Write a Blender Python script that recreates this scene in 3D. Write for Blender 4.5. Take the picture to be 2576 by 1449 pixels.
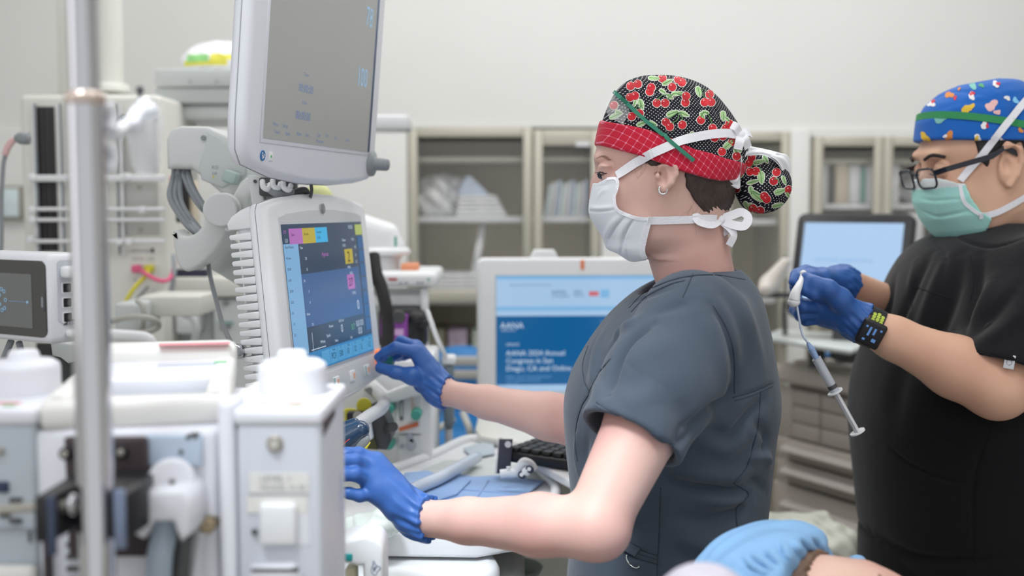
import bpy, bmesh, math, random
import numpy as np
from mathutils import Vector, Matrix
from mathutils.bvhtree import BVHTree

for o in list(bpy.data.objects):
    bpy.data.objects.remove(o)
SC = bpy.context.scene
COL = SC.collection

# ------------------------------------------------------------------ camera, world, lights, exposure
F = 2800.0                        # focal length in pixels of a 2576 x 1449 frame
CAMZ = 1.45
PITCH = math.atan(204.5 / F)
cam_d = bpy.data.cameras.new('camera')
cam_d.sensor_width = 36.0
cam_d.lens = F * 36.0 / 2576.0
cam_d.clip_start = 0.02
cam = bpy.data.objects.new('camera', cam_d)
COL.objects.link(cam)
cam.location = (0, 0, CAMZ)
cam.rotation_euler = (math.pi / 2 - PITCH, 0, 0)
cam_d.dof.use_dof = True
cam_d.dof.focus_distance = 1.50
cam_d.dof.aperture_fstop = 2.5
SC.camera = cam

w = bpy.data.worlds.new('world')
SC.world = w
w.use_nodes = True
w.node_tree.nodes['Background'].inputs[0].default_value = (0.95, 0.97, 1.0, 1)
w.node_tree.nodes['Background'].inputs[1].default_value = 0.82

def area(name, loc, size, power, target=None, color=(1, 1, 1), sizey=None, spread=math.pi):
    l = bpy.data.lights.new(name, 'AREA')
    l.shape = 'RECTANGLE'
    l.size = size
    l.size_y = sizey or size
    l.energy = power
    l.color = color
    l.spread = spread
    o = bpy.data.objects.new(name, l)
    COL.objects.link(o)
    o.location = loc
    if target is not None:
        o.rotation_euler = (Vector(target) - Vector(loc)).to_track_quat('-Z', 'Y').to_euler()
    return o

area('ceiling_light_panel', (0.2, 2.6, 2.72), 3.0, 14.5, sizey=0.6, color=(1.0, 0.99, 0.98))
area('ceiling_light_panel', (0.2, 1.0, 2.72), 1.4, 4.6, sizey=0.8, color=(0.97, 0.98, 1.0))
area('ceiling_light_panel', (-0.9, -0.8, 2.72), 1.4, 3, sizey=0.8, color=(0.97, 0.97, 1.0))
area('ceiling_light_panel', (1.6, 0.0, 2.72), 1.0, 3.5, sizey=0.8, color=(0.97, 0.98, 1.0))
area('added_side_light', (-2.2, 0.4, 1.75), 1.6, 9, target=(-0.3, 1.0, 1.3), sizey=1.3, color=(0.93, 0.92, 1.0))  # cool side light added to brighten pole and machines; no window is built
area('surgical_lamp', (-0.35, 0.55, 2.45), 0.45, 1.3, target=(-0.02, 1.3, 1.05), color=(0.86, 0.92, 1.0), spread=math.radians(26))

SC.view_settings.view_transform = 'Standard'
SC.view_settings.look = 'None'
SC.view_settings.gamma = 1.0
SC.view_settings.use_curve_mapping = False
SC.view_settings.exposure = 0.03

# ------------------------------------------------------------------ helpers
CP, SP = math.cos(PITCH), math.sin(PITCH)
def P(px, py, Y):
    """point at distance Y into the room that the photograph shows at (px, py)"""
    a = (px - 1288.0) / F
    b = (724.5 - py) / F
    rx, ry, rz = a, CP + b * SP, -SP + b * CP
    s = Y / ry
    return Vector((rx * s, Y, CAMZ + rz * s))
def ray(px, py):
    a = (px - 1288.0) / F
    b = (724.5 - py) / F
    return Vector((a, CP + b * SP, -SP + b * CP)).normalized()
def PL(pts, Y):
    return [P(x, y, Y) for x, y in pts]
def C(h):
    h = h.lstrip('#')
    v = [int(h[i:i + 2], 16) / 255 for i in (0, 2, 4)]
    return tuple((c / 12.92 if c <= 0.04045 else ((c + 0.055) / 1.055) ** 2.4) for c in v) + (1,)

MATS = {}
def mat(name, col, rough=0.5, metal=0.0, sss=0.0, emis=0.0, alpha=1.0, trans=0.0, noise=0.0, nscale=40, bump=0.0, bscale=200, spec=0.5, ior=1.45, coat=0.0, sheen=0.0):
    if name in MATS:
        return MATS[name]
    m = bpy.data.materials.new(name)
    m.use_nodes = True
    nt = m.node_tree
    b = nt.nodes['Principled BSDF']
    if isinstance(col, str):
        col = C(col)
    b.inputs['Base Color'].default_value = col
    b.inputs['Roughness'].default_value = rough
    b.inputs['Metallic'].default_value = metal
    b.inputs['IOR'].default_value = ior
    b.inputs['Specular IOR Level'].default_value = spec
    b.inputs['Coat Weight'].default_value = coat
    b.inputs['Sheen Weight'].default_value = sheen
    if sss:
        b.inputs['Subsurface Weight'].default_value = sss
        b.inputs['Subsurface Radius'].default_value = (0.012, 0.004, 0.002)
        b.inputs['Subsurface Scale'].default_value = 1.0
    if emis:
        b.inputs['Emission Color'].default_value = col
        b.inputs['Emission Strength'].default_value = emis
    b.inputs['Alpha'].default_value = alpha
    b.inputs['Transmission Weight'].default_value = trans
    tc = None
    if noise or bump:
        tc = nt.nodes.new('ShaderNodeTexCoord')
    if noise:
        n = nt.nodes.new('ShaderNodeTexNoise')
        n.inputs['Scale'].default_value = nscale
        n.inputs['Detail'].default_value = 4
        nt.links.new(tc.outputs['Object'], n.inputs['Vector'])
        r = nt.nodes.new('ShaderNodeValToRGB')
        r.color_ramp.elements[0].position = 0.3
        r.color_ramp.elements[1].position = 0.7
        r.color_ramp.elements[0].color = tuple(c * (1 - noise) for c in col[:3]) + (1,)
        r.color_ramp.elements[1].color = tuple(min(1, c * (1 + noise)) for c in col[:3]) + (1,)
        nt.links.new(n.outputs['Fac'], r.inputs['Fac'])
        nt.links.new(r.outputs['Color'], b.inputs['Base Color'])
    if bump:
        n2 = nt.nodes.new('ShaderNodeTexNoise')
        n2.inputs['Scale'].default_value = bscale
        n2.inputs['Detail'].default_value = 3
        nt.links.new(tc.outputs['Object'], n2.inputs['Vector'])
        bp = nt.nodes.new('ShaderNodeBump')
        bp.inputs['Strength'].default_value = bump
        bp.inputs['Distance'].default_value = 0.002
        nt.links.new(n2.outputs['Fac'], bp.inputs['Height'])
        nt.links.new(bp.outputs['Normal'], b.inputs['Normal'])
    MATS[name] = m
    return m

def cloth_mat(name, col, weave=900, wrinkle=14, wstr=0.35, rough=0.85, wdist=0.004):
    if name in MATS:
        return MATS[name]
    m = mat(name, col, rough=rough, spec=0.25, sheen=0.15)
    nt = m.node_tree
    b = nt.nodes['Principled BSDF']
    tc = nt.nodes.new('ShaderNodeTexCoord')
    n1 = nt.nodes.new('ShaderNodeTexNoise'); n1.inputs['Scale'].default_value = wrinkle
    n1.inputs['Detail'].default_value = 3; n1.inputs['Distortion'].default_value = 0.8
    n2 = nt.nodes.new('ShaderNodeTexNoise'); n2.inputs['Scale'].default_value = weave
    nt.links.new(tc.outputs['Object'], n1.inputs['Vector'])
    nt.links.new(tc.outputs['Object'], n2.inputs['Vector'])
    b1 = nt.nodes.new('ShaderNodeBump'); b1.inputs['Strength'].default_value = wstr; b1.inputs['Distance'].default_value = wdist
    b2 = nt.nodes.new('ShaderNodeBump'); b2.inputs['Strength'].default_value = 0.15; b2.inputs['Distance'].default_value = 0.0006
    nt.links.new(n1.outputs['Fac'], b1.inputs['Height'])
    nt.links.new(n2.outputs['Fac'], b2.inputs['Height'])
    nt.links.new(b1.outputs['Normal'], b2.inputs['Normal'])
    nt.links.new(b2.outputs['Normal'], b.inputs['Normal'])
    return m

class MB:
    """collects shapes, becomes one mesh"""
    def __init__(s):
        s.v = []; s.f = []; s.m = []; s.sm = []; s.mats = []
    def mi(s, m):
        if m not in s.mats:
            s.mats.append(m)
        return s.mats.index(m)
    def add(s, v, f, m, smooth=False, M=None):
        k = len(s.v)
        if M is not None:
            v = [M @ Vector(p) for p in v]
        s.v.extend([tuple(p) for p in v])
        i = s.mi(m)
        for q in f:
            s.f.append([int(a) + k for a in q]); s.m.append(i); s.sm.append(smooth)
        return s
    def bm(s, b, m, smooth=False, M=None):
        b.verts.ensure_lookup_table()
        for i, v in enumerate(b.verts): v.index = i
        s.add([v.co.copy() for v in b.verts], [[v.index for v in f.verts] for f in b.faces], m, smooth, M)
        b.free()
        return s
    def box(s, c, size, m, r=0.0, seg=2, M=None, smooth=None):
        b = bmesh.new()
        bmesh.ops.create_cube(b, size=1)
        for v in b.verts:
            v.co = Vector((v.co.x * size[0], v.co.y * size[1], v.co.z * size[2]))
        if r > 0:
            r = min(r, min(size) * 0.49)
            bmesh.ops.bevel(b, geom=b.edges[:], offset=r, segments=seg, profile=0.5, affect='EDGES')
        for v in b.verts:
            v.co += Vector(c)
        return s.bm(b, m, (r > 0) if smooth is None else smooth, M)
    def cyl(s, a, b_, ra, m, rb=None, n=32, cap=True, M=None, bevel=0.0):
        a = Vector(a); b_ = Vector(b_)
        rb = ra if rb is None else rb
        ax = (b_ - a)
        L = ax.length
        q = ax.to_track_quat('Z', 'Y').to_matrix().to_4x4()
        T = Matrix.Translation(a) @ q
        prof = [(ra, 0), (rb, L)]
        if bevel:
            prof = [(ra - bevel, 0), (ra - bevel * .3, bevel * .3), (ra, bevel), (rb, L - bevel), (rb - bevel * .3, L - bevel * .3), (rb - bevel, L)]
        return s.lathe(prof, m, n, cap, (M @ T) if M is not None else T)
    def lathe(s, prof, m, n=32, cap=True, M=None):
        v = []; f = []
        for r, z in prof:
            for i in range(n):
                t = 2 * math.pi * i / n
                v.append((r * math.cos(t), r * math.sin(t), z))
        for j in range(len(prof) - 1):
            for i in range(n):
                f.append((j * n + i, j * n + (i + 1) % n, (j + 1) * n + (i + 1) % n, (j + 1) * n + i))
        s.add(v, f, m, True, M)
        if cap:
            k = len(prof) - 1
            vv = v[:n] + v[k * n:]
            s.add(vv, [list(range(n))[::-1], list(range(n, 2 * n))], m, False, M)
        return s
    def tube(s, pts, r, m, n=12, M=None, closed=False, rs=None, flat=None, up=None, cap=True):
        """swept tube; flat=(w,t) gives a rectangular ribbon"""
        pts = [Vector(p) for p in pts]
        N = len(pts)
        if N < 2: return s
        v = []; f = []
        prev = None
        for i, p in enumerate(pts):
            a = pts[(i - 1) % N] if (closed or i > 0) else p
            b_ = pts[(i + 1) % N] if (closed or i < N - 1) else p
            t = (b_ - a)
            if t.length < 1e-9: t = Vector((0, 0, 1))
            t.normalize()
            if up is not None:
                u = Vector(up[i]) if isinstance(up, list) else Vector(up)
                x = t.cross(u)
                if x.length < 1e-6: x = t.orthogonal()
                x.normalize(); y = x.cross(t).normalized()
            else:
                if prev is None:
                    x = t.orthogonal().normalized()
                else:
                    x = prev - t * prev.dot(t)
                    if x.length < 1e-6: x = t.orthogonal()
                    x.normalize()
                y = t.cross(x)
                prev = x
            if flat:
                w_, t_ = flat[0] / 2, flat[1] / 2
                ring = [(w_, t_), (-w_, t_), (-w_, -t_), (w_, -t_)]
            else:
                rr = rs[i] if rs else r
                ring = [(rr * math.cos(2 * math.pi * k / n), rr * math.sin(2 * math.pi * k / n)) for k in range(n)]
            for (c, d) in ring:
                v.append(p + x * c + y * d)
        k = len(ring)
        for i in range(N if closed else N - 1):
            for j in range(k):
                a0 = i * k + j; a1 = i * k + (j + 1) % k
                b0 = ((i + 1) % N) * k + j; b1 = ((i + 1) % N) * k + (j + 1) % k
                f.append((a0, a1, b1, b0))
        if not closed and cap:
            f.append(list(range(k))[::-1]); f.append([(N - 1) * k + j for j in range(k)])
        return s.add(v, f, m, not flat, M)
    def prism(s, poly, d0, d1, m, M=None, r=0.0, seg=2, smooth=None):
        """polygon in local x,z pushed along local y from d0 to d1"""
        b = bmesh.new()
        vs = [b.verts.new((x, d0, z)) for x, z in poly]
        f = b.faces.new(vs)
        e = bmesh.ops.extrude_face_region(b, geom=[f])
        nv = [g for g in e['geom'] if isinstance(g, bmesh.types.BMVert)]
        for v in nv: v.co.y = d1
        bmesh.ops.recalc_face_normals(b, faces=b.faces[:])
        if r > 0:
            ed = [e_ for e_ in b.edges if abs(e_.verts[0].co.y - e_.verts[1].co.y) < 1e-9]
            bmesh.ops.bevel(b, geom=ed, offset=r, segments=seg, profile=0.5, affect='EDGES')
        return s.bm(b, m, (r > 0) if smooth is None else smooth, M)
    def ball(s, c, rad, m, M=None, n=24, R=None):
        v = []; f = []
        rad = (rad, rad, rad) if isinstance(rad, (int, float)) else rad
        R = R or Matrix.Identity(3)
        k = n // 2
        for j in range(k + 1):
            ph = math.pi * j / k
            for i in range(n):
                t = 2 * math.pi * i / n
                q = Vector((rad[0] * math.sin(ph) * math.cos(t), rad[1] * math.sin(ph) * math.sin(t), rad[2] * math.cos(ph)))
                v.append(Vector(c) + R @ q)
        for j in range(k):
            for i in range(n):
                f.append((j * n + i, (j + 1) * n + i, (j + 1) * n + (i + 1) % n, j * n + (i + 1) % n))
        return s.add(v, f, m, True, M)
    def quad(s, pts, m, thick=0.0, M=None):
        pts = [Vector(p) for p in pts]
        if not thick:
            return s.add(pts, [list(range(len(pts)))], m, False, M)
        nrm = (pts[1] - pts[0]).cross(pts[2] - pts[0]).normalized() * thick
        k = len(pts)
        v = pts + [p - nrm for p in pts]
        f = [list(range(k)), list(range(k, 2 * k))[::-1]] + [(i, i + k, (i + 1) % k + k, (i + 1) % k) for i in range(k)]
        return s.add(v, f, m, False, M)
    def text(s, body, size, M, m, align='LEFT', sx=1.0):
        cu = bpy.data.curves.new('t', 'FONT')
        cu.body = body; cu.size = size; cu.align_x = align; cu.resolution_u = 2
        cu.extrude = 0.0
        o = bpy.data.objects.new('t', cu)
        COL.objects.link(o)
        me = bpy.data.meshes.new_from_object(o.evaluated_get(bpy.context.evaluated_depsgraph_get()))
        v = [Vector((q.co.x * sx, q.co.y, q.co.z)) for q in me.vertices]
        f = [list(p.vertices) for p in me.polygons]
        bpy.data.objects.remove(o)
        bpy.data.curves.remove(cu)
        bpy.data.meshes.remove(me)
        return s.add(v, f, m, False, M)
    def build(s, name, parent=None, base=None, label=None, cat=None, group=None, kind=None):
        me = bpy.data.meshes.new(name)
        base = Vector(base) if base is not None else None
        if parent is not None:
            off = wloc(parent)
        elif base is not None:
            off = base
        else:
            a = np.array(s.v, dtype=float)
            off = Vector(((a[:, 0].min() + a[:, 0].max()) / 2, (a[:, 1].min() + a[:, 1].max()) / 2, a[:, 2].min()))
        A = np.array(s.v, dtype=np.float64) - np.array(off)
        me.from_pydata(A.tolist(), [], s.f)
        for m in s.mats: me.materials.append(m)
        me.polygons.foreach_set('material_index', np.array(s.m, dtype=np.int32))
        me.polygons.foreach_set('use_smooth', np.array(s.sm, dtype=bool))
        me.update()
        o = bpy.data.objects.new(name, me)
        COL.objects.link(o)
        if parent is not None:
            o.parent = parent
        else:
            o.location = off
        if label: o['label'] = label
        if cat: o['category'] = cat
        if group: o['group'] = group
        if kind: o['kind'] = kind
        return o

def wloc(o):
    v = Vector((0, 0, 0))
    while o is not None:
        v += o.location
        o = o.parent
    return v
def thing(name, label, cat, loc, group=None):
    o = bpy.data.objects.new(name, None)
    o.empty_display_size = 0.05
    COL.objects.link(o)
    o.location = loc
    o['label'] = label; o['category'] = cat
    if group: o['group'] = group
    return o
def frame(o, x, y, z):
    """matrix with origin o and axes x, y, z"""
    M = Matrix.Identity(4)
    for i, a in enumerate((x, y, z)):
        for j in range(3): M[j][i] = a[j]
    for j in range(3): M[j][3] = o[j]
    return M
def RZ(a): return Matrix.Rotation(a, 4, 'Z')
def RX(a): return Matrix.Rotation(a, 4, 'X')
def RY(a): return Matrix.Rotation(a, 4, 'Y')
def T(*a): return Matrix.Translation(Vector(a[0]) if len(a) == 1 else Vector(a))
def spline(pts, n=10, closed=False):
    pts = [Vector(p) for p in pts]
    out = []
    N = len(pts)
    rng = range(N) if closed else range(N - 1)
    for i in rng:
        p0 = pts[(i - 1) % N] if (closed or i > 0) else pts[i] * 2 - pts[i + 1]
        p1 = pts[i]; p2 = pts[(i + 1) % N]
        p3 = pts[(i + 2) % N] if (closed or i < N - 2) else p2 * 2 - p1
        for k in range(n):
            t = k / n
            out.append(0.5 * ((2 * p1) + (p2 - p0) * t + (2 * p0 - 5 * p1 + 4 * p2 - p3) * t * t + (3 * p1 - p0 - 3 * p2 + p3) * t ** 3))
    if not closed: out.append(pts[-1])
    return out
def rrect(w_, h_, r, n=6, cx=0, cz=0):
    out = []
    for (sx, sz, a0) in ((1, 1, 0), (-1, 1, 90), (-1, -1, 180), (1, -1, 270)):
        for k in range(n + 1):
            a = math.radians(a0 + 90 * k / n)
            out.append((cx + sx * (w_ / 2 - r) + r * math.cos(a), cz + sz * (h_ / 2 - r) + r * math.sin(a)))
    return out

# ---- sampled solid shapes (bodies, gloves, clothing)
def smin(a, b, k):
    if k <= 0: return np.minimum(a, b)
    h = np.maximum(k - np.abs(a - b), 0) / k
    return np.minimum(a, b) - h * h * k * 0.25
def smax(a, b, k): return -smin(-a, -b, k)
def poly_sd(px, pz, poly):
    """signed distance to a 2D polygon, negative inside"""
    P_ = np.array(poly, dtype=np.float32)
    d = np.full(px.shape, 1e9, dtype=np.float32)
    s = np.ones(px.shape, dtype=np.float32)
    n = len(P_)
    for i in range(n):
        a = P_[i]; b = P_[(i + 1) % n]
        ex, ez = b - a
        wx, wz = px - a[0], pz - a[1]
        t = np.clip((wx * ex + wz * ez) / (ex * ex + ez * ez + 1e-12), 0, 1)
        bx, bz = wx - ex * t, wz - ez * t
        d = np.minimum(d, bx * bx + bz * bz)
        c1 = pz >= a[1]; c2 = pz < b[1]; c3 = ex * wz > ez * wx
        flip = (c1 & c2 & c3) | (~c1 & ~c2 & ~c3)
        s = np.where(flip, -s, s)
    return s * np.sqrt(d)
class Field:
    def __init__(s, lo, hi, h):
        s.lo = np.array(lo, dtype=float); s.h = h
        s.n = np.ceil((np.array(hi) - s.lo) / h).astype(int) + 1
        s.ax = [(s.lo[i] + np.arange(s.n[i]) * h).astype(np.float32) for i in range(3)]
        s.d = np.full(tuple(s.n), 0.2, dtype=np.float32)
    def region(s, lo, hi):
        a = np.clip(np.floor((np.array(lo) - s.lo) / s.h).astype(int), 0, s.n)
        b = np.clip(np.ceil((np.array(hi) - s.lo) / s.h).astype(int) + 1, 0, s.n)
        sl = tuple(slice(a[i], b[i]) for i in range(3))
        return sl, s.ax[0][sl[0]][:, None, None], s.ax[1][sl[1]][None, :, None], s.ax[2][sl[2]][None, None, :]
    def put(s, sl, dd, k, op):
        if op == 'u': s.d[sl] = smin(s.d[sl], dd, k)
        elif op == 's': s.d[sl] = smax(s.d[sl], -dd, k)
        elif op == 'i': s.d[sl] = smax(s.d[sl], dd, k)
    def ell(s, c, r, k=0.01, R=None, op='u'):
        c = np.array(c, dtype=float); r = np.array(r if hasattr(r, '__len__') else (r, r, r), dtype=float)
        m = r.max() + k + 4 * s.h
        sl, X, Y, Z = s.region(c - m, c + m)
        x, y, z = X - c[0], Y - c[1], Z - c[2]
        if R is not None:
            R_ = np.array(R.to_3x3() if hasattr(R, 'to_3x3') else R)
            x, y, z = (R_[0][0] * x + R_[1][0] * y + R_[2][0] * z, R_[0][1] * x + R_[1][1] * y + R_[2][1] * z, R_[0][2] * x + R_[1][2] * y + R_[2][2] * z)
        k0 = np.sqrt((x / r[0]) ** 2 + (y / r[1]) ** 2 + (z / r[2]) ** 2)
        k1 = np.sqrt((x / r[0] ** 2) ** 2 + (y / r[1] ** 2) ** 2 + (z / r[2] ** 2) ** 2) + 1e-9
        s.put(sl, (k0 * (k0 - 1) / k1).astype(np.float32), k, op)
        return s
    def cone(s, a, b, ra, rb, k=0.01, op='u', flatten=None):
        """tapered capsule; flatten=(axis vector, factor) squashes the section along an axis"""
        a = np.array(a, dtype=float); b = np.array(b, dtype=float)
        m = max(ra, rb) * 1.1 + k + 4 * s.h
        sl, X, Y, Z = s.region(np.minimum(a, b) - m, np.maximum(a, b) + m)
        ab = b - a; L2 = (ab ** 2).sum() + 1e-12
        x, y, z = X - a[0], Y - a[1], Z - a[2]
        t = np.clip((x * ab[0] + y * ab[1] + z * ab[2]) / L2, 0, 1)
        dx, dy, dz = x - ab[0] * t, y - ab[1] * t, z - ab[2] * t
        if flatten is not None:
            u = np.array(flatten[0], dtype=float); u /= np.linalg.norm(u)
            q = dx * u[0] + dy * u[1] + dz * u[2]
            g = 1 / flatten[1] - 1
            dx, dy, dz = dx + u[0] * q * g, dy + u[1] * q * g, dz + u[2] * q * g
            D = np.sqrt(dx * dx + dy * dy + dz * dz) - (ra + (rb - ra) * t)
            D = np.where(D > 0, D * flatten[1], D)
        else:
            D = np.sqrt(dx * dx + dy * dy + dz * dz) - (ra + (rb - ra) * t)
        s.put(sl, D.astype(np.float32), k, op)
        return s
    def chain(s, pts, rs, k=0.01, op='u', flatten=None):
        for i in range(len(pts) - 1):
            s.cone(pts[i], pts[i + 1], rs[i], rs[i + 1], k, op, flatten)
        return s
    def loft(s, rows, k=0.01, op='u', p=2.0):
        """rows: (z, x_front, x_back, y_centre, half_width) -> solid stacked along z"""
        rows = sorted(rows)
        zs = [r[0] for r in rows]
        m = k + 4 * s.h
        lo = (min(r[1] for r in rows) - m, min(r[3] - r[4] for r in rows) - m, zs[0] - m)
        hi = (max(r[2] for r in rows) + m, max(r[3] + r[4] for r in rows) + m, zs[-1] + m)
        sl, X, Y, Z = s.region(lo, hi)
        # smooth the row curves
        zz = Z[0, 0, :]
        def sm(i):
            ys = np.array([r[i] for r in rows]); q = np.array(zs)
            dn = np.linspace(q[0], q[-1], 240)
            v = np.interp(dn, q, ys)
            ker = np.hanning(19); ker /= ker.sum()
            v = np.convolve(np.pad(v, 9, mode='reflect', reflect_type='odd'), ker, mode='valid')
            return np.interp(zz, dn, v).astype(np.float32)[None, None, :]
        xf, xb, yc, hw = sm(1), sm(2), sm(3), sm(4)
        cx = (xf + xb) / 2; ax = np.maximum((xb - xf) / 2, 0.003); hw = np.maximum(hw, 0.003)
        u = np.abs((X - cx) / ax); v = np.abs((Y - yc) / hw)
        q = (u ** p + v ** p) ** (1 / p)
        g = np.sqrt((u / ax) ** 2 + (v / hw) ** 2) / np.maximum(np.sqrt(u * u + v * v), 1e-6)
        dd = (q - 1) / np.maximum(g, 1e-3)
        dd = np.maximum(dd, np.maximum(zs[0] - Z, Z - zs[-1]))
        s.put(sl, dd.astype(np.float32), k, op)
        return s
    def halfspace(s, pt, nrm, k=0.0):
        """keep the side the normal points away from"""
        nrm = np.array(nrm, dtype=float); nrm /= np.linalg.norm(nrm)
        X, Y, Z = s.ax[0][:, None, None], s.ax[1][None, :, None], s.ax[2][None, None, :]
        dd = (X - pt[0]) * nrm[0] + (Y - pt[1]) * nrm[1] + (Z - pt[2]) * nrm[2]
        s.d = smax(s.d, dd.astype(np.float32), k)
        return s
    def prism_xz(s, poly, k=0.0, op='i'):
        x, z = np.meshgrid(s.ax[0], s.ax[2], indexing='ij')
        q = poly_sd(x, z, poly)[:, None, :]
        q = np.broadcast_to(q, s.d.shape)
        s.put((slice(None),) * 3, q, k, op)
        return s
    def shell(s, t):
        s.d = np.maximum(s.d, -(s.d + t))
        return s
    def mesh(s, M=None, smooth_it=0):
        d = s.d.copy()
        d[0], d[-1], d[:, 0], d[:, -1], d[:, :, 0], d[:, :, -1] = 0.2, 0.2, 0.2, 0.2, 0.2, 0.2
        sg = d < 0
        nx, ny, nz = d.shape
        cnt = np.zeros((nx - 1, ny - 1, nz - 1), dtype=np.int8)
        offs = [(i, j, k) for i in (0, 1) for j in (0, 1) for k in (0, 1)]
        for (i, j, k) in offs: cnt += sg[i:nx - 1 + i, j:ny - 1 + j, k:nz - 1 + k]
        idx = np.argwhere((cnt > 0) & (cnt < 8))
        vals = np.stack([d[idx[:, 0] + i, idx[:, 1] + j, idx[:, 2] + k] for (i, j, k) in offs], axis=1)
        acc = np.zeros((len(idx), 3)); n = np.zeros(len(idx))
        for a in range(8):
            for b in range(a + 1, 8):
                oa, ob = np.array(offs[a]), np.array(offs[b])
                if np.abs(oa - ob).sum() != 1: continue
                va, vb = vals[:, a], vals[:, b]
                m = (va < 0) != (vb < 0)
                t = np.where(m, va / np.where(m, va - vb, 1), 0)
                acc += np.where(m[:, None], oa + t[:, None] * (ob - oa), 0); n += m
        V = (idx + acc / n[:, None]) * s.h + s.lo
        imap = np.full(cnt.shape, -1, dtype=np.int32)
        imap[idx[:, 0], idx[:, 1], idx[:, 2]] = np.arange(len(idx))
        faces = []
        for ax in range(3):
            o1 = [0, 0, 0]; o1[ax] = 1
            A = sg[:nx - o1[0], :ny - o1[1], :nz - o1[2]]; B = sg[o1[0]:, o1[1]:, o1[2]:]
            e = np.argwhere(A != B)
            flip = A[e[:, 0], e[:, 1], e[:, 2]]
            u, v = [(1, 2), (2, 0), (0, 1)][ax]
            U = np.zeros(3, int); U[u] = 1; W = np.zeros(3, int); W[v] = 1
            q = [e - U - W, e - W, e, e - U]
            ids = np.stack([imap[k[:, 0], k[:, 1], k[:, 2]] for k in q], axis=1)
            ids[~flip] = ids[~flip][:, ::-1]
            faces.append(ids)
        Fc = np.concatenate(faces)
        Fc = Fc[(Fc >= 0).all(axis=1)]
        for _ in range(smooth_it):
            V = lap(V, Fc, 0.5)
        if M is not None:
            R = np.array(M.to_3x3()); t = np.array(M.translation)
            V = V @ R.T + t
        return V, Fc
def lap(V, Fc, f=0.5):
    acc = np.zeros_like(V); n = np.zeros(len(V))
    for i in range(4):
        a = Fc[:, i]; b = Fc[:, (i + 1) % 4]
        for c in range(3):
            acc[:, c] += np.bincount(a, V[b, c], len(V)) + np.bincount(b, V[a, c], len(V))
        n += np.bincount(a, minlength=len(V)) + np.bincount(b, minlength=len(V))
    return V + f * (acc / np.maximum(n, 1)[:, None] - V)
def normals(V, Fc):
    fn = np.cross(V[Fc[:, 2]] - V[Fc[:, 0]], V[Fc[:, 3]] - V[Fc[:, 1]])
    N = np.zeros_like(V)
    for i in range(4):
        for c in range(3): N[:, c] += np.bincount(Fc[:, i], fn[:, c], len(V))
    return N / np.maximum(np.linalg.norm(N, axis=1), 1e-12)[:, None]
def crease(V, Fc, pts, depth, width, N=None):
    """push the surface in (depth > 0) or out along a line of points"""
    N = normals(V, Fc) if N is None else N
    P_ = np.array([tuple(p) for p in pts])
    d = np.full(len(V), 1e9)
    lo = P_.min(0) - 3 * width; hi = P_.max(0) + 3 * width
    sel = np.where(((V > lo) & (V < hi)).all(axis=1))[0]
    W = V[sel]; ds = np.full(len(sel), 1e9); tt = np.zeros(len(sel))
    n = len(P_) - 1
    for i in range(n):
        a, b = P_[i], P_[i + 1]
        ab = b - a; t = np.clip(((W - a) @ ab) / ((ab ** 2).sum() + 1e-12), 0, 1)
        q = np.linalg.norm(W - a - t[:, None] * ab, axis=1)
        better = q < ds
        ds = np.where(better, q, ds); tt = np.where(better, (i + t) / n, tt)
    w_ = np.exp(-(ds / width) ** 2) * np.sqrt(np.clip(np.sin(np.pi * np.clip(tt, 0.03, 0.97)), 0, 1))
    V[sel] -= N[sel] * (w_ * depth)[:, None]
    return V
def bvh(V, Fc): return BVHTree.FromPolygons([tuple(v) for v in V], [tuple(int(a) for a in f) for f in Fc])
CAM = Vector((0, 0, CAMZ))
def hit(tree, px, py, off=0.0):
    h = tree.ray_cast(CAM, ray(px, py))
    if h[0] is None: return None, None
    n = h[1]
    if n.dot(ray(px, py)) > 0: n = -n
    return h[0] + n * off, n
def smooth_path(p, nn, it=4):
    p = [q.copy() for q in p]; nn = [q.copy() for q in nn]
    for _ in range(it):
        p = [p[0]] + [(p[i - 1] + p[i] * 2 + p[i + 1]) / 4 for i in range(1, len(p) - 1)] + [p[-1]]
        nn = [nn[0]] + [(nn[i - 1] + nn[i] * 2 + nn[i + 1]).normalized() for i in range(1, len(nn) - 1)] + [nn[-1]]
    if len(nn) > 2: nn[0] = nn[1]; nn[-1] = nn[-2]
    return p, nn
def hits(tree, pts, off=0.0, n=0):
    if n:
        q = spline([(x, y, 0) for x, y in pts], n)
        pts = [(v.x, v.y) for v in q]
    o = []; ns = []
    for x, y in pts:
        p, m = hit(tree, x, y, off)
        if p is not None: o.append(p); ns.append(m)
    return o, ns
# ------------------------------------------------------------------ room shell
M_wall = mat('wall_paint', '#e4e4e1', rough=0.75, noise=0.012, nscale=3, spec=0.2)
M_ceil = mat('ceiling_tile', '#ececec', rough=0.85, noise=0.02, nscale=60)
M_floor = mat('floor_vinyl', '#b9b7ae', rough=0.35, noise=0.04, nscale=25)
M_lamp = mat('lamp_diffuser', (1, 1, 1, 1), emis=2.0)
M_steel = mat('brushed_steel', '#c2beb0', rough=0.42, metal=0.35, noise=0.03, nscale=6)
M_steel_in = mat('steel_interior', '#e6dbc2', rough=0.5, metal=0.15, noise=0.08, nscale=5)
M_glass = mat('cabinet_glass', (0.6, 0.6, 0.56, 1), rough=0.03, alpha=0.09, spec=0.6)
M_white = mat('white_plastic', '#e6e8ea', rough=0.38, noise=0.008, nscale=20)
M_white2 = mat('cool_white_plastic', '#dfe1e8', rough=0.35, noise=0.008, nscale=20)
M_beige = mat('beige_powdercoat', '#dcdcd5', rough=0.45, noise=0.01, nscale=12)
M_grey = mat('grey_plastic', '#8b9094', rough=0.45)
M_dgrey = mat('dark_grey_plastic', '#4a4b4c', rough=0.5)
M_black = mat('black_plastic', '#1c1c20', rough=0.45)
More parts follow.
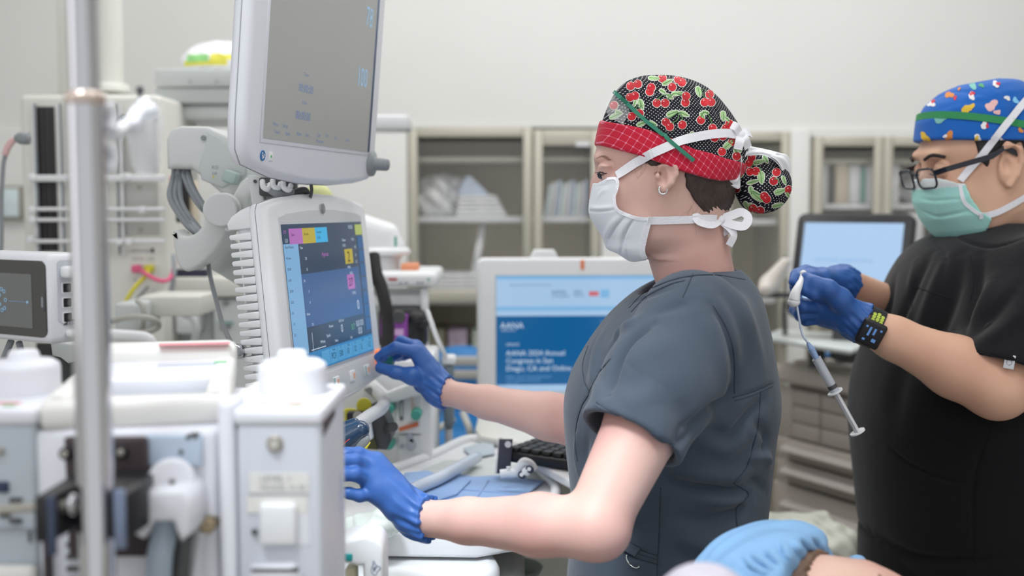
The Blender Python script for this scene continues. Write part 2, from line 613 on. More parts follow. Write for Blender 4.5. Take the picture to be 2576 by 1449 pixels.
M_chrome = mat('polished_steel', '#c9c9cc', rough=0.14, metal=1.0)
M_teal = mat('teal_plastic', '#4aa392', rough=0.4)
M_orange = mat('orange_plastic', '#e87a45', rough=0.5)

BW = 3.95          # back wall
def wallbox(name, c, s, m):
    MB().box(c, s, m).build(name, kind='structure')
wallbox('floor', (0, 1.3, -0.05), (7.0, 6.4, 0.1), M_floor)
wallbox('wall_back', (0, BW + 0.05, 1.4), (7.0, 0.1, 2.8), M_wall)
wallbox('wall_left', (-2.35, 1.3, 1.4), (0.1, 6.4, 2.8), M_wall)
wallbox('wall_right', (3.2, 1.3, 1.4), (0.1, 6.4, 2.8), M_wall)
# ceiling with openings closed by lamp panels
wallbox('ceiling', (0, 1.3, 2.83), (7.0, 6.4, 0.1), M_ceil)
for n_, (x, y, sx, sy) in enumerate(((0.2, 2.6, 3.0, 0.6), (0.2, 1.0, 1.4, 0.8), (-0.9, -0.8, 1.4, 0.8), (1.6, 0.0, 1.0, 0.8))):
    MB().box((x, y, 2.765), (sx, sy, 0.03), M_lamp, r=0.005).build('trim_%d' % (9 + n_), kind='structure')

# soffit of wall standing forward over and between the built-in cabinets
CY = 3.5
zt = P(1300, 326, CY).z
zt3 = P(2200, 347, CY).z
xs0 = -2.3
MB().box(((xs0 + 3.15) / 2, (CY + BW) / 2, (zt + 2.78) / 2), (3.15 - xs0, BW - CY, 2.78 - zt), M_wall).build('trim_1', kind='structure')
for (pa_, pb_, py_, n_) in ((1636, 1988, 333, 7), (2030, 2396, 345, 8)):
    xa_, xb_, zb_ = P(pa_, 600, CY).x, P(pb_, 600, CY).x, P(1300, py_, CY).z + 0.001
    MB().box(((xa_ + xb_) / 2, (CY + BW) / 2 - 0.006, (zb_ + zt) / 2), (xb_ - xa_, BW - CY + 0.012, zt - zb_), M_wall).build('trim_%d' % n_, kind='structure')
def wall_post(px0, px1, n):
    a = P(px0, 600, CY - 0.02); b = P(px1, 600, CY - 0.02)
    MB().box(((a.x + b.x) / 2, (CY + BW) / 2 - 0.01, zt / 2 + 0.0), (b.x - a.x, BW - CY + 0.02, zt), M_wall, r=0.004).build('trim_%d' % n, kind='structure')
wall_post(1984, 2034, 3)
wall_post(1513, 1640, 4)
wall_post(-1300, 1026, 5)
wall_post(2392, 3400, 6)

def cabinet(label, pxs, panes, shelves_py, top_py, bottom_z=0.06, dark=False, doors=True):
    x0 = P(pxs[0], 600, CY).x; x1 = P(pxs[1], 600, CY).x
    ztop = P(1300, top_py, CY).z
    root = thing('supply_cabinet', label, 'cabinet', ((x0 + x1) / 2, CY + 0.2, 0))
    b = MB()
    D = 0.40
    b.box((x0 + 0.012, CY + D / 2, ztop / 2), (0.024, D, ztop), M_steel)
    b.box((x1 - 0.012, CY + D / 2, ztop / 2), (0.024, D, ztop), M_steel)
    b.box(((x0 + x1) / 2, CY + D / 2, ztop - 0.012), (x1 - x0 - 0.05, D, 0.024), M_steel)
    b.box(((x0 + x1) / 2, CY + D / 2, 0.06), (x1 - x0 - 0.05, D, 0.12), M_steel)
    b.box(((x0 + x1) / 2, CY + D - 0.01, ztop / 2), (x1 - x0 - 0.05, 0.02, ztop - 0.05), M_steel_in)
    b.build('carcass', root)
    for py in shelves_py:
        z = P(1300, py, CY).z
        s = MB().box(((x0 + x1) / 2, CY + D / 2 + 0.015, z), (x1 - x0 - 0.055, D - 0.05, 0.018), M_white if py > 500 else M_steel, r=0.003)
        s.build('shelf', root)
    for (pa, pb, ptop, pbot) in panes:
        xa = P(pa, 600, CY).x; xb = P(pb, 600, CY).x
        za = P(1300, ptop, CY).z; zb = P(1300, pbot, CY).z
        st = 0.028
        f = MB()
        y = CY - 0.012
        f.box((xa + st / 2, y, (za + zb) / 2), (st, 0.022, za - zb), M_steel, r=0.003)
        f.box((xb - st / 2, y, (za + zb) / 2), (st, 0.022, za - zb), M_steel, r=0.003)
        rail = 0.05 if pb - pa < 200 and pa < 1500 else 0.03
        f.box(((xa + xb) / 2, y, za - rail / 2), (xb - xa - 2 * st, 0.022, rail), M_steel, r=0.003)
        f.box(((xa + xb) / 2, y, zb + 0.02), (xb - xa - 2 * st, 0.022, 0.04), M_steel, r=0.003)
        d = f.build('door', root)
        MB().box(((xa + xb) / 2, y, (za + zb) / 2), (xb - xa - 1.9 * st, 0.004, za - zb - 0.08), M_glass).build('glass_pane', d)
        h = MB().tube([(xb - st / 2, y - 0.012, (za + zb) / 2 - 0.25), (xb - st / 2, y - 0.035, (za + zb) / 2 - 0.24), (xb - st / 2, y - 0.035, (za + zb) / 2 - 0.14), (xb - st / 2, y - 0.012, (za + zb) / 2 - 0.13)], 0.005, M_chrome)
        h.build('handle', d)
    return root, x0, x1
cabinet('steel wall cabinet with two glass doors behind the white-framed computer screen', (1027, 1512), ((1030, 1338, 322, 760), (1342, 1508, 327, 1000)), (452 if False else 400, 553, 762, 900), 320)
cabinet('steel wall cabinet with a glass door showing just behind the red-banded cap', (1640, 1984), ((1644, 1812, 333, 1000), (1814, 1980, 333, 1000)), (560, 760), 333)
cabinet('steel wall cabinet of small boxed supplies above the black-framed screen', (2034, 2392), ((2040, 2212, 345, 1000), (2214, 2388, 345, 1000)), (405, 520, 640, 760), 345)

# things on the cabinet shelves
M_bag = mat('clear_bag_plastic', '#eff1f6', rough=0.25, spec=0.8, noise=0.15, nscale=22)
M_pack = mat('pale_pack', '#dcebef', rough=0.4, noise=0.08, nscale=30)
M_pack2 = mat('blue_pack', '#c6d2e8', rough=0.35, noise=0.08, nscale=30)
M_card = mat('cream_card', '#d9cdb9', rough=0.8)
M_tealp = mat('teal_label', '#7fb3ad', rough=0.6)
rnd = random.Random(4)
def lumpy(name, c, r, m, label, cat, seed=1, amp=0.16, group=None, par=None):
    f = Field((c[0] - r[0] * 1.5, c[1] - r[1] * 1.5, c[2] - r[2] * 1.5), (c[0] + r[0] * 1.5, c[1] + r[1] * 1.5, c[2] + r[2] * 1.5), min(r) / 9)
    q = random.Random(seed)
    f.ell(c, [k * 0.8 for k in r])
    for i in range(9):
        a = q.uniform(0, 6.28); b = q.uniform(-0.5, 0.8)
        f.ell((c[0] + r[0] * 0.6 * math.cos(a), c[1] + r[1] * 0.6 * math.sin(a), c[2] + r[2] * 0.5 * b), [k * q.uniform(0.25, 0.5) for k in r], k=0.01)
    f.halfspace((c[0], c[1], c[2] - r[2] * 0.7), (0, 0, -1))
    V, Fc = f.mesh()
    ph = [q.uniform(0, 6) for _ in range(6)]
    N = normals(V, Fc)
    s_ = 1 / min(r)
    dsp = np.abs(np.sin(V[:, 0] * s_ * 3.1 + ph[0] + 2 * np.sin(V[:, 2] * s_ * 2 + ph[1]))) + np.abs(np.sin(V[:, 2] * s_ * 4.2 + ph[2] + 2 * np.sin(V[:, 0] * s_ * 2.6 + ph[3])))
    V = V + N * (dsp * amp * min(r) * 0.4)[:, None]
    lowz = V[:, 2].min(); V[:, 2] = np.maximum(V[:, 2], lowz + min(r) * 0.12)
    return MB().add(V, Fc, m, True).build(name, par, label=label, cat=cat, group=group)
def on_shelf(px0, px1, py_top, py_bot, Y=CY + 0.13, dy=0.09):
    a = P(px0, py_bot, Y); b = P(px1, py_top, Y)
    return ((a.x + b.x) / 2, Y, (a.z + b.z) / 2), ((b.x - a.x) / 2, dy, (b.z - a.z) / 2)
shz = P(1300, 553, CY).z + 0.0095
def seat_on(o, z):
    dz = z - (o.location.z)
    o.location.z = z + 0.0005
c, r = on_shelf(1046, 1165, 430, 552, CY + 0.17, 0.065)
seat_on(lumpy('supply_bag', c, r, M_bag, 'crumpled clear bag of supplies at the left end of the cabinet shelf', 'bag', 2, amp=0.42), shz)
c, r = on_shelf(1100, 1135, 418, 470, CY + 0.3, 0.03)
# pile of flat wrapped packs with a tilted one leaning on top
zc = shz + 0.0006
for k in range(5):
    a = P(1148 + k * 2, 500, CY + 0.12); b = P(1275 - k * 6, 500, CY + 0.12)
    o = MB().box(((a.x + b.x) / 2, CY + 0.13, zc + 0.0065), (b.x - a.x, 0.15, 0.013), M_bag if k % 2 else M_white, r=0.005)
    o.build('wrapped_pack', label=['bottom', 'second', 'middle', 'fourth', 'top'][k] + ' flat wrapped white pack of the pile in the glass cabinet', cat='pack', group='flat packs piled on the cabinet shelf')
    zc += 0.0136
a = P(1150, 500, CY + 0.1); b = P(1225, 500, CY + 0.1)
MB().prism([(a.x, zc), (b.x + 0.01, zc), (a.x + 0.045, zc + 0.06), (a.x + 0.03, zc + 0.062)], CY + 0.08, CY + 0.17, M_pack2, r=0.004).build('blue_pouch', label='pale blue folded pouch slanting on top of the white packs', cat='pouch')
# fan of thin teal pouches in the narrow door
for k in range(9):
    x = P(1368 + k * 12, 500, CY + 0.12).x
    h = 0.105 + 0.006 * (k % 3)
    t_ = 0.016 - 0.0015 * k
    MB().prism([(x, shz + 0.001), (x + 0.012, shz + 0.001), (x + 0.012 + t_, shz + h), (x + t_, shz + h)], CY + 0.06, CY + 0.2, [M_pack, M_white, M_pack2][k % 3], r=0.002).build('sterile_pouch', label='%s pale teal pouch from the left behind the narrow glass door' % ['first', 'second', 'third', 'fourth', 'fifth', 'sixth', 'seventh', 'eighth', 'ninth'][k], cat='pouch', group='upright pouches behind the narrow glass door')
# long tube leaning in the lower compartment
MB().tube([P(1215, 562, CY + 0.1), P(1192, 700, CY + 0.07)], 0.012, M_bag, n=14).build('packaged_tube', label='clear packaged tube standing aslant in the lower cabinet compartment', cat='tube')
# papers on lower counter of the cabinet
z0 = P(1300, 762, CY).z + 0.0095
zc = z0
for k in range(7):
    a = P(1078 + (k % 3) * 3, 700, CY + 0.1); b = P(1320 + (k % 2) * 4, 700, CY + 0.1)
    h = 0.011
    MB().box(((a.x + b.x) / 2, CY + 0.12, zc + h / 2 + 0.0004), (b.x - a.x, 0.2, h), M_white if k % 2 else M_bag, r=0.003).build('folded_drape', label='white drape %s from the bottom of the stack low in the cabinet' % ['one', 'two', 'three', 'four', 'five', 'six', 'seven'][k], cat='drape', group='folded drapes stacked low in the cabinet')
    zc += h + 0.0008
z0 = P(1300, 900, CY).z + 0.0095
for k, (px, m, nm) in enumerate(((1075, '#8d8a76', 'olive'), (1130, '#b9a9bb', 'mauve'), (1190, '#c8d2c4', 'pale green'), (1250, '#6e6a66', 'dark grey'))):
    a = P(px, 880, CY + 0.12)
    mm = mat('box_' + nm.replace(' ', '_'), m, rough=0.7, noise=0.2, nscale=30)
    MB().box((a.x + 0.03, CY + 0.16, z0 + 0.035), (0.062, 0.18, 0.07), mm, r=0.004).build('supply_box', label=nm + ' box on the dim bottom shelf left of the computer screen', cat='box')
# third cabinet contents
sz1 = P(1300, 520, CY).z + 0.0095; sz2 = P(1300, 640, CY).z + 0.0095
x = P(2052, 500, CY + 0.1).x
words = ['first', 'second', 'third', 'fourth', 'fifth', 'sixth', 'seventh', 'eighth', 'ninth', 'tenth']
for k, (w_, h, m) in enumerate(((0.022, 0.125, M_white), (0.016, 0.10, M_dgrey), (0.04, 0.125, M_card), (0.035, 0.12, M_white), (0.012, 0.115, M_tealp), (0.035, 0.12, M_white), (0.02, 0.11, M_pack), (0.04, 0.12, M_bag))):
    MB().box((x + w_ / 2, CY + 0.12, sz1 + h / 2 + 0.0005), (w_, 0.16, h), m, r=0.003).build('supply_carton', label=words[k] + ' carton from the left on the top shelf above the black-framed screen', cat='carton', group='cartons on the top shelf of the right cabinet')
    x += w_ + 0.004
c, r = on_shelf(2262, 2370, 430, 518, CY + 0.16, 0.06)
seat_on(lumpy('supply_bag', c, r, M_bag, 'bulging clear bag on the upper shelf beside the blue cap', 'bag', 7), sz1)
x = P(2056, 600, CY + 0.1).x
for k, (w_, h, m) in enumerate(((0.03, 0.06, M_steel_in), (0.04, 0.075, M_white), (0.045, 0.055, M_bag), (0.03, 0.08, M_white), (0.04, 0.07, M_pack), (0.05, 0.11, M_dgrey), (0.05, 0.12, M_white))):
    MB().box((x + w_ / 2, CY + 0.12, sz2 + h / 2 + 0.0005), (w_, 0.16, h), m, r=0.003).build('supply_packet', label=words[k] + ' packet from the left on the second shelf above the black-framed screen', cat='packet', group='packets on the second shelf of the right cabinet')
    x += w_ + 0.006
# label card on the steel frame and grey window pass-through on the left wall
a = P(1455, 362, CY - 0.03)
MB().box((a.x + 0.015, CY - 0.026, a.z), (0.045, 0.002, 0.014), M_white).build('door_label', label='small white label stuck on the narrow cabinet door frame', cat='label')
wd = MB(); BWF = CY - 0.032; a = P(-60, 468, BWF); b = P(74, 552, BWF)
wd.box(((a.x + b.x) / 2, BWF, (a.z + b.z) / 2), (b.x - a.x, 0.02, a.z - b.z), mat('wall_panel_grey', '#9a958c', rough=0.4), r=0.004)
root = wd.build('wall_panel', label='taupe panel with a pale window on the wall left of the gas column', cat='panel')
a2 = P(8, 474, BWF); b2 = P(52, 545, BWF)
MB().box(((a2.x + b2.x) / 2, BWF - 0.012, (a2.z + b2.z) / 2), (b2.x - a2.x, 0.008, a2.z - b2.z), M_pack, r=0.003).build('window_insert', root)
# ------------------------------------------------------------------ people: shared materials
def skin_mat(name, col, red, amt=0.35, scale=9):
    m = mat(name, col, rough=0.52, sss=0.12, spec=0.35)
    nt = m.node_tree; b = nt.nodes['Principled BSDF']
    tc = nt.nodes.new('ShaderNodeTexCoord')
    n = nt.nodes.new('ShaderNodeTexNoise'); n.inputs['Scale'].default_value = scale; n.inputs['Detail'].default_value = 2
    n2 = nt.nodes.new('ShaderNodeTexNoise'); n2.inputs['Scale'].default_value = 420; n2.inputs['Detail'].default_value = 2
    nt.links.new(tc.outputs['Object'], n.inputs['Vector']); nt.links.new(tc.outputs['Object'], n2.inputs['Vector'])
    r = nt.nodes.new('ShaderNodeValToRGB')
    r.color_ramp.elements[0].position = 0.4; r.color_ramp.elements[1].position = 0.68
    r.color_ramp.elements[0].color = C(col); r.color_ramp.elements[1].color = C(red)
    nt.links.new(n.outputs['Fac'], r.inputs['Fac']); nt.links.new(r.outputs['Color'], b.inputs['Base Color'])
    bp = nt.nodes.new('ShaderNodeBump'); bp.inputs['Strength'].default_value = 0.12; bp.inputs['Distance'].default_value = 0.0006
    nt.links.new(n2.outputs['Fac'], bp.inputs['Height']); nt.links.new(bp.outputs['Normal'], b.inputs['Normal'])
    return m
M_skin = skin_mat('fair_skin', '#d3aea2', '#cc9d94')
M_scrub = cloth_mat('slate_scrub_cloth', '#46505c', wrinkle=9, wstr=0.45, wdist=0.007)
M_scrub_seam = mat('slate_seam_thread', '#363d47', rough=0.9)
M_glove = mat('blue_nitrile', '#3460a6', rough=0.42, spec=0.5, bump=0.25, bscale=60)
M_maskw = cloth_mat('pale_mask_fleece', '#e3e7ec', weave=700, wrinkle=22, wstr=0.22, wdist=0.003)
M_tie = mat('white_tie_fabric', '#ececf1', rough=0.8, bump=0.3, bscale=300)
M_satin = mat('white_satin', '#eef0f3', rough=0.45, sheen=0.3)
M_hair = mat('dark_brown_hair', '#3f332e', rough=0.55, noise=0.25, nscale=90, bump=0.5, bscale=160)
M_brow = mat('brow_hair', '#a08572', rough=0.8)
M_lash = mat('lash_hair', '#20191a', rough=0.7)
M_silver = mat('silver', '#dfe4e2', rough=0.15, metal=1.0)
M_cherry = mat('cherry_print_red', '#c6202c', rough=0.7, noise=0.25, nscale=60)
M_cherry_w = mat('print_white_outline', '#ecebe4', rough=0.8)
M_leaf = mat('leaf_print_green', '#a9cd92', rough=0.8, noise=0.15, nscale=80)
M_leafd = mat('stem_print_green', '#5d8a52', rough=0.8)

def dots_mat(name, base, dot, spacing=0.0050, rad=0.19):
    m = mat(name, base, rough=0.85, spec=0.2)
    nt = m.node_tree; b = nt.nodes['Principled BSDF']; N = nt.nodes.new; L = nt.links.new
    tc = N('ShaderNodeTexCoord'); sp = N('ShaderNodeSeparateXYZ'); L(tc.outputs['Object'], sp.inputs[0])
    def mt(op, a, c=None):
        n = N('ShaderNodeMath'); n.operation = op
        for i, v in enumerate((a, c)):
            if v is None: continue
            if isinstance(v, (int, float)): n.inputs[i].default_value = v
            else: L(v, n.inputs[i])
        return n.outputs[0]
    s = 1 / spacing
    u = mt('MULTIPLY', mt('ADD', sp.outputs['X'], mt('MULTIPLY', sp.outputs['Y'], 0.35)), s)
    v = mt('MULTIPLY', mt('ADD', sp.outputs['Z'], mt('MULTIPLY', sp.outputs['Y'], 0.25)), s)
    p = mt('ADD', u, v); q = mt('SUBTRACT', u, v)
    fp = mt('SUBTRACT', mt('FRACT', p), 0.5); fq = mt('SUBTRACT', mt('FRACT', q), 0.5)
    r2 = mt('ADD', mt('MULTIPLY', fp, fp), mt('MULTIPLY', fq, fq))
    k = mt('LESS_THAN', r2, rad * rad)
    mx = N('ShaderNodeMix'); mx.data_type = 'RGBA'
    L(k, mx.inputs[0]); mx.inputs[6].default_value = C(base); mx.inputs[7].default_value = C(dot)
    L(mx.outputs[2], b.inputs['Base Color'])
    return m
M_capf = dots_mat('black_dotted_cotton', '#202027', '#d4d4d8')
def lattice_mat(name, base, line, spacing=0.0088):
    m = mat(name, base, rough=0.85, spec=0.2, sheen=0.1)
    nt = m.node_tree; b = nt.nodes['Principled BSDF']; N = nt.nodes.new; L = nt.links.new
    tc = N('ShaderNodeTexCoord'); sp = N('ShaderNodeSeparateXYZ'); L(tc.outputs['Object'], sp.inputs[0])
    def mt(op, a, c=None):
        n = N('ShaderNodeMath'); n.operation = op
        for i, v in enumerate((a, c)):
            if v is None: continue
            if isinstance(v, (int, float)): n.inputs[i].default_value = v
            else: L(v, n.inputs[i])
        return n.outputs[0]
    s = 1 / spacing
    xx = mt('ADD', sp.outputs['X'], mt('MULTIPLY', sp.outputs['Y'], 0.3))
    u = mt('MULTIPLY', mt('ADD', mt('MULTIPLY', xx, 0.87), mt('MULTIPLY', sp.outputs['Z'], -0.49)), s)
    v = mt('MULTIPLY', mt('ADD', mt('MULTIPLY', xx, 0.60), mt('MULTIPLY', sp.outputs['Z'], 0.80)), s)
    du = mt('ABSOLUTE', mt('SUBTRACT', mt('FRACT', u), 0.5)); dv = mt('ABSOLUTE', mt('SUBTRACT', mt('FRACT', v), 0.5))
    ln = mt('MAXIMUM', mt('LESS_THAN', du, 0.038), mt('LESS_THAN', dv, 0.038))
    kn = mt('LESS_THAN', mt('ADD', mt('MULTIPLY', du, du), mt('MULTIPLY', dv, dv)), 0.016)
    k = mt('MAXIMUM', mt('MULTIPLY', ln, 0.5), mt('MULTIPLY', kn, 0.9))
    mx = N('ShaderNodeMix'); mx.data_type = 'RGBA'
    L(k, mx.inputs[0]); mx.inputs[6].default_value = C(base); mx.inputs[7].default_value = C(line)
    L(mx.outputs[2], b.inputs['Base Color'])
    return m
M_band = lattice_mat('red_lattice_cotton', '#c3243c', '#e68aa0')

def rows(lst, Y0):
    """(row, front column, back column, half width) of a profile standing at Y0"""
    out = []
    for (py, f, b, hw) in lst:
        a = P(f, py, Y0); c = P(b, py, Y0)
        out.append((a.z, a.x, c.x, Y0, hw))
    return out
def PP(lst):
    return [(lambda q: (q.x, q.z))(P(*t)) for t in lst]
def bones(lst): return [P(*t) for t in lst]
def strap(mb, tree, pts, w_, m, off=0.0015, n=8, t=0.0009):
    p, nn = smooth_path(*hits(tree, pts, off, n))
    mb.tube(p, 0, m, flat=(w_, t), up=nn)
def decal(mb, tree, cx, cy, outline, m, off=0.0006, rings=3):
    """a printed patch laid on the cloth: outline in pixels about (cx, cy)"""
    c, _ = hit(tree, cx, cy, off)
    if c is None: return
    v = [c]; f = []; ok = [True]
    n = len(outline)
    for r in range(1, rings + 1):
        for (dx, dy) in outline:
            p, _ = hit(tree, cx + dx * r / rings, cy + dy * r / rings, off)
            good = p is not None and (p - c).length < 0.06
            v.append(p if good else c); ok.append(good)
    for i in range(n):
        j = (i + 1) % n
        if ok[1 + i] and ok[1 + j]: f.append((0, 1 + j, 1 + i))
        for r in range(rings - 1):
            a, b, c2, d = 1 + r * n + i, 1 + r * n + j, 1 + (r + 1) * n + j, 1 + (r + 1) * n + i
            if ok[a] and ok[b] and ok[c2] and ok[d]: f.append((a, b, c2, d))
    mb.add(v, f, m, True)
def disc(r, n=14, sy=1.0): return [(r * math.cos(2 * math.pi * i / n), sy * r * math.sin(2 * math.pi * i / n)) for i in range(n)]
def leafshape(L, W, ang, grow=0.0):
    o = []
    a = math.radians(ang)
    for i in range(16):
        t = 2 * math.pi * i / 16
        x = (L / 2 + grow) * math.cos(t); y = (W / 2) * math.sin(t) * (1 - 0.35 * math.cos(t)) + grow * math.sin(t)
        o.append((x * math.cos(a) - y * math.sin(a), x * math.sin(a) + y * math.cos(a)))
    return o

# ------------------------------------------------------------------ the person in the slate scrubs
NY = 1.55
nurse = thing('person', 'person in slate grey scrubs, white mask and cherry-print cap turning a dial with blue-gloved hands', 'person', (P(1700, 1200, NY).x, NY, 0))

head_rows = rows([(212, 1595, 1735, 0.03), (230, 1566, 1765, 0.046), (250, 1548, 1790, 0.056), (290, 1526, 1818, 0.068), (330, 1510, 1850, 0.073), (355, 1502, 1860, 0.0765),
                  (380, 1500, 1860, 0.077), (396, 1500, 1856, 0.077), (410, 1506, 1853, 0.0765), (425, 1509, 1848, 0.076), (440, 1507, 1843, 0.0755), (455, 1502, 1838, 0.075),
                  (480, 1500, 1830, 0.073), (510, 1504, 1822, 0.070), (540, 1508, 1812, 0.067), (570, 1515, 1790, 0.063), (600, 1525, 1745, 0.058), (620, 1538, 1700, 0.050), (636, 1552, 1660, 0.038)], NY)
neck = bones([(1742, 470, NY), (1728, 600, NY), (1735, 650, NY), (1757, 730, NY)])
def nurse_head(f, grow=0.0):
    f.loft([(z, a - grow, b + grow, y, h + grow) for z, a, b, y, h in head_rows], k=0.0, p=2.15)
    f.chain(neck, [0.047 + grow, 0.046 + grow, 0.046 + grow, 0.055 + grow], k=0.03)
hf = Field((P(1460, 500, NY).x, NY - 0.125, P(1500, 760, NY).z), (P(1900, 500, NY).x, NY + 0.125, P(1500, 185, NY).z), 0.0019)
nurse_head(hf)
# brow ridge, nose, cheeks, eye sockets
hf.cone(P(1508, 400, NY - 0.025), P(1508, 400, NY + 0.025), 0.006, 0.006, k=0.012)
hf.chain(bones([(1513, 425, NY), (1506, 462, NY), (1500, 496, NY)]), [0.0072, 0.008, 0.010], k=0.012)
for sy in (-1, 1):
    hf.ell(P(1520, 430, NY + sy * 0.037), (0.010, 0.016, 0.010), k=0.012, op='s')
    hf.ell(P(1526, 431, NY + sy * 0.033), 0.0120, k=0.004)
    hf.ell(P(1548, 490, NY + sy * 0.038), (0.020, 0.020, 0.020), k=0.015)
    hf.ell(P(1523, 419, NY + sy * 0.035), (0.0085, 0.017, 0.0035), k=0.006)
    # ear
    ey = NY + sy * 0.076
    EX = lambda px, py, o=0.0: P(1288 + (px - 1288) * (NY / (NY - 0.08)) ** -1 if False else px, py, NY - 0.08)
    def E(px, py, o=0.0):
        q = P(px, py, NY - 0.082)
        return Vector((q.x, ey + sy * o, q.z))
    hf.ell(E(1676, 446, .001), (0.0130, 0.0085, 0.0205), k=0.004, R=RY(0.22))
    hf.chain([E(1661, 420, .004), E(1680, 414, .007), E(1697, 421, .009), E(1698, 438, .009), E(1687, 460, .008), E(1671, 476, .005)], [0.0035, 0.0042, 0.0045, 0.0045, 0.0048, 0.0055], k=0.003)
    hf.ell(E(1667, 442, .011), (0.0066, 0.0105, 0.0125), k=0.002, op='s')
    hf.cone(E(1661, 440, .010), E(1657, 438, -.004), 0.0036, 0.003, k=0.002, op='s')
    hf.ell(E(1684, 430, .014), (0.005, 0.0060, 0.009), k=0.002, op='s')
    hf.ell(E(1654, 444, .006), (0.0035, 0.006, 0.005), k=0.003)
hV, hF = hf.mesh(smooth_it=1)

# near (left) arm, far (right) arm
A_sh, A_el, A_wr = P(1748, 800, 1.385), P(1492, 1328, 1.245), P(1062, 1304, 1.355)
B_sh, B_el, B_wr = P(1730, 830, 1.70), P(1500, 1075, 1.70), P(1116, 986, 1.79)
near_pts = [A_sh, A_sh.lerp(A_el, 0.5), A_el, A_el.lerp(A_wr, 0.3), A_el.lerp(A_wr, 0.72), A_wr]
near_rs = [0.048, 0.0465, 0.0355, 0.0355, 0.0265, 0.0215]
far_pts = [B_sh, B_el, B_el.lerp(B_wr, 0.3), B_el.lerp(B_wr, 0.7), B_wr]
far_rs = [0.050, 0.041, 0.0365, 0.026, 0.0195]
near_hand = dict(
    wrist=A_wr,
    fingers=[bones([(946, 1162, 1.375), (902, 1142, 1.368), (874, 1141, 1.362), (846, 1152, 1.357)]),
             bones([(934, 1182, 1.362), (893, 1159, 1.346), (864, 1160, 1.340), (836, 1172, 1.340)]),
             bones([(930, 1210, 1.352), (893, 1192, 1.336), (866, 1193, 1.331), (842, 1204, 1.331)]),
             bones([(945, 1240, 1.350), (905, 1247, 1.338), (878, 1241, 1.335), (856, 1237, 1.335)])],
    fr=[[0.0105, 0.0090, 0.0082, 0.0072], [0.0105, 0.0092, 0.0083, 0.0073], [0.0102, 0.0088, 0.0080, 0.0070], [0.0095, 0.0076, 0.0070, 0.0062]],
    thumb=bones([(1020, 1262, 1.375), (975, 1225, 1.405), (928, 1195, 1.418), (890, 1180, 1.412)]), tr=[0.016, 0.0135, 0.0105, 0.009],
    palm=0.0150, heel=P(1000, 1278, 1.352))
far_hand = dict(
    wrist=B_wr,
    fingers=[bones([(1048, 886, 1.800), (996, 874, 1.793), (969, 886, 1.797), (952, 898, 1.803)]),
             bones([(1046, 874, 1.824), (1009, 858, 1.838), (986, 880, 1.846), (967, 899, 1.838)]),
             bones([(1052, 880, 1.848), (1020, 872, 1.868), (1002, 892, 1.862), (985, 903, 1.850)]),
             bones([(1060, 892, 1.866), (1034, 890, 1.884), (1016, 896, 1.880), (1000, 901, 1.868)])],
    fr=[[0.0110, 0.0092, 0.0083, 0.0074], [0.0108, 0.0090, 0.0082, 0.0074], [0.0104, 0.0086, 0.0080, 0.0072], [0.0098, 0.0078, 0.0072, 0.0065]],
    thumb=bones([(1080, 962, 1.800), (1036, 946, 1.785), (995, 936, 1.790), (957, 925, 1.800)]), tr=[0.0165, 0.0135, 0.0100, 0.0088],
    palm=0.0155, heel=P(1062, 965, 1.815))
def do_hand(f, H, dr=0.0):
    for fg, r in zip(H['fingers'], H['fr']):
        f.cone(H['wrist'], fg[0], 0.0185 + dr, H['palm'] - 0.002 + dr, k=0.012)
        f.chain(fg, [q + dr for q in r], k=0.003)
    f.cone(H['wrist'], H['heel'], 0.020 + dr, H['palm'] + dr, k=0.012)
    f.chain([H['wrist']] + H['thumb'], [0.017 + dr] + [q + dr for q in H['tr']], k=0.007)
bf = Field((P(825, 1200, 1.33).x - 0.01, 1.19, 0.92), (P(1940, 900, NY).x, 1.92, 1.36), 0.0032)
bf.chain(near_pts, near_rs, k=0.012)
bf.chain(far_pts, far_rs, k=0.012)
bf.cone(A_el + Vector((0.012, 0, -0.004)), A_el.lerp(A_sh, 0.12), 0.031, 0.03, k=0.01)
do_hand(bf, near_hand, -0.0028); do_hand(bf, far_hand, -0.0028)
tors = rows([(705, 1690, 1850, 0.07), (740, 1640, 1885, 0.13), (800, 1570, 1895, 0.165), (870, 1520, 1905, 0.17), (1010, 1465, 1915, 0.165), (1150, 1470, 1905, 0.15), (1300, 1475, 1890, 0.14), (1440, 1465, 1905, 0.16)], NY)
bf.loft(tors, k=0.02, p=2.2)
bf.chain(neck[2:], [0.045, 0.054], k=0.03)
bV, bF = bf.mesh(smooth_it=1)
mb = MB()
mb.add(hV, hF, M_skin, True)
mb.add(bV, bF, M_skin, True)
body = mb.build('body', nurse)
TH = bvh(hV, hF)

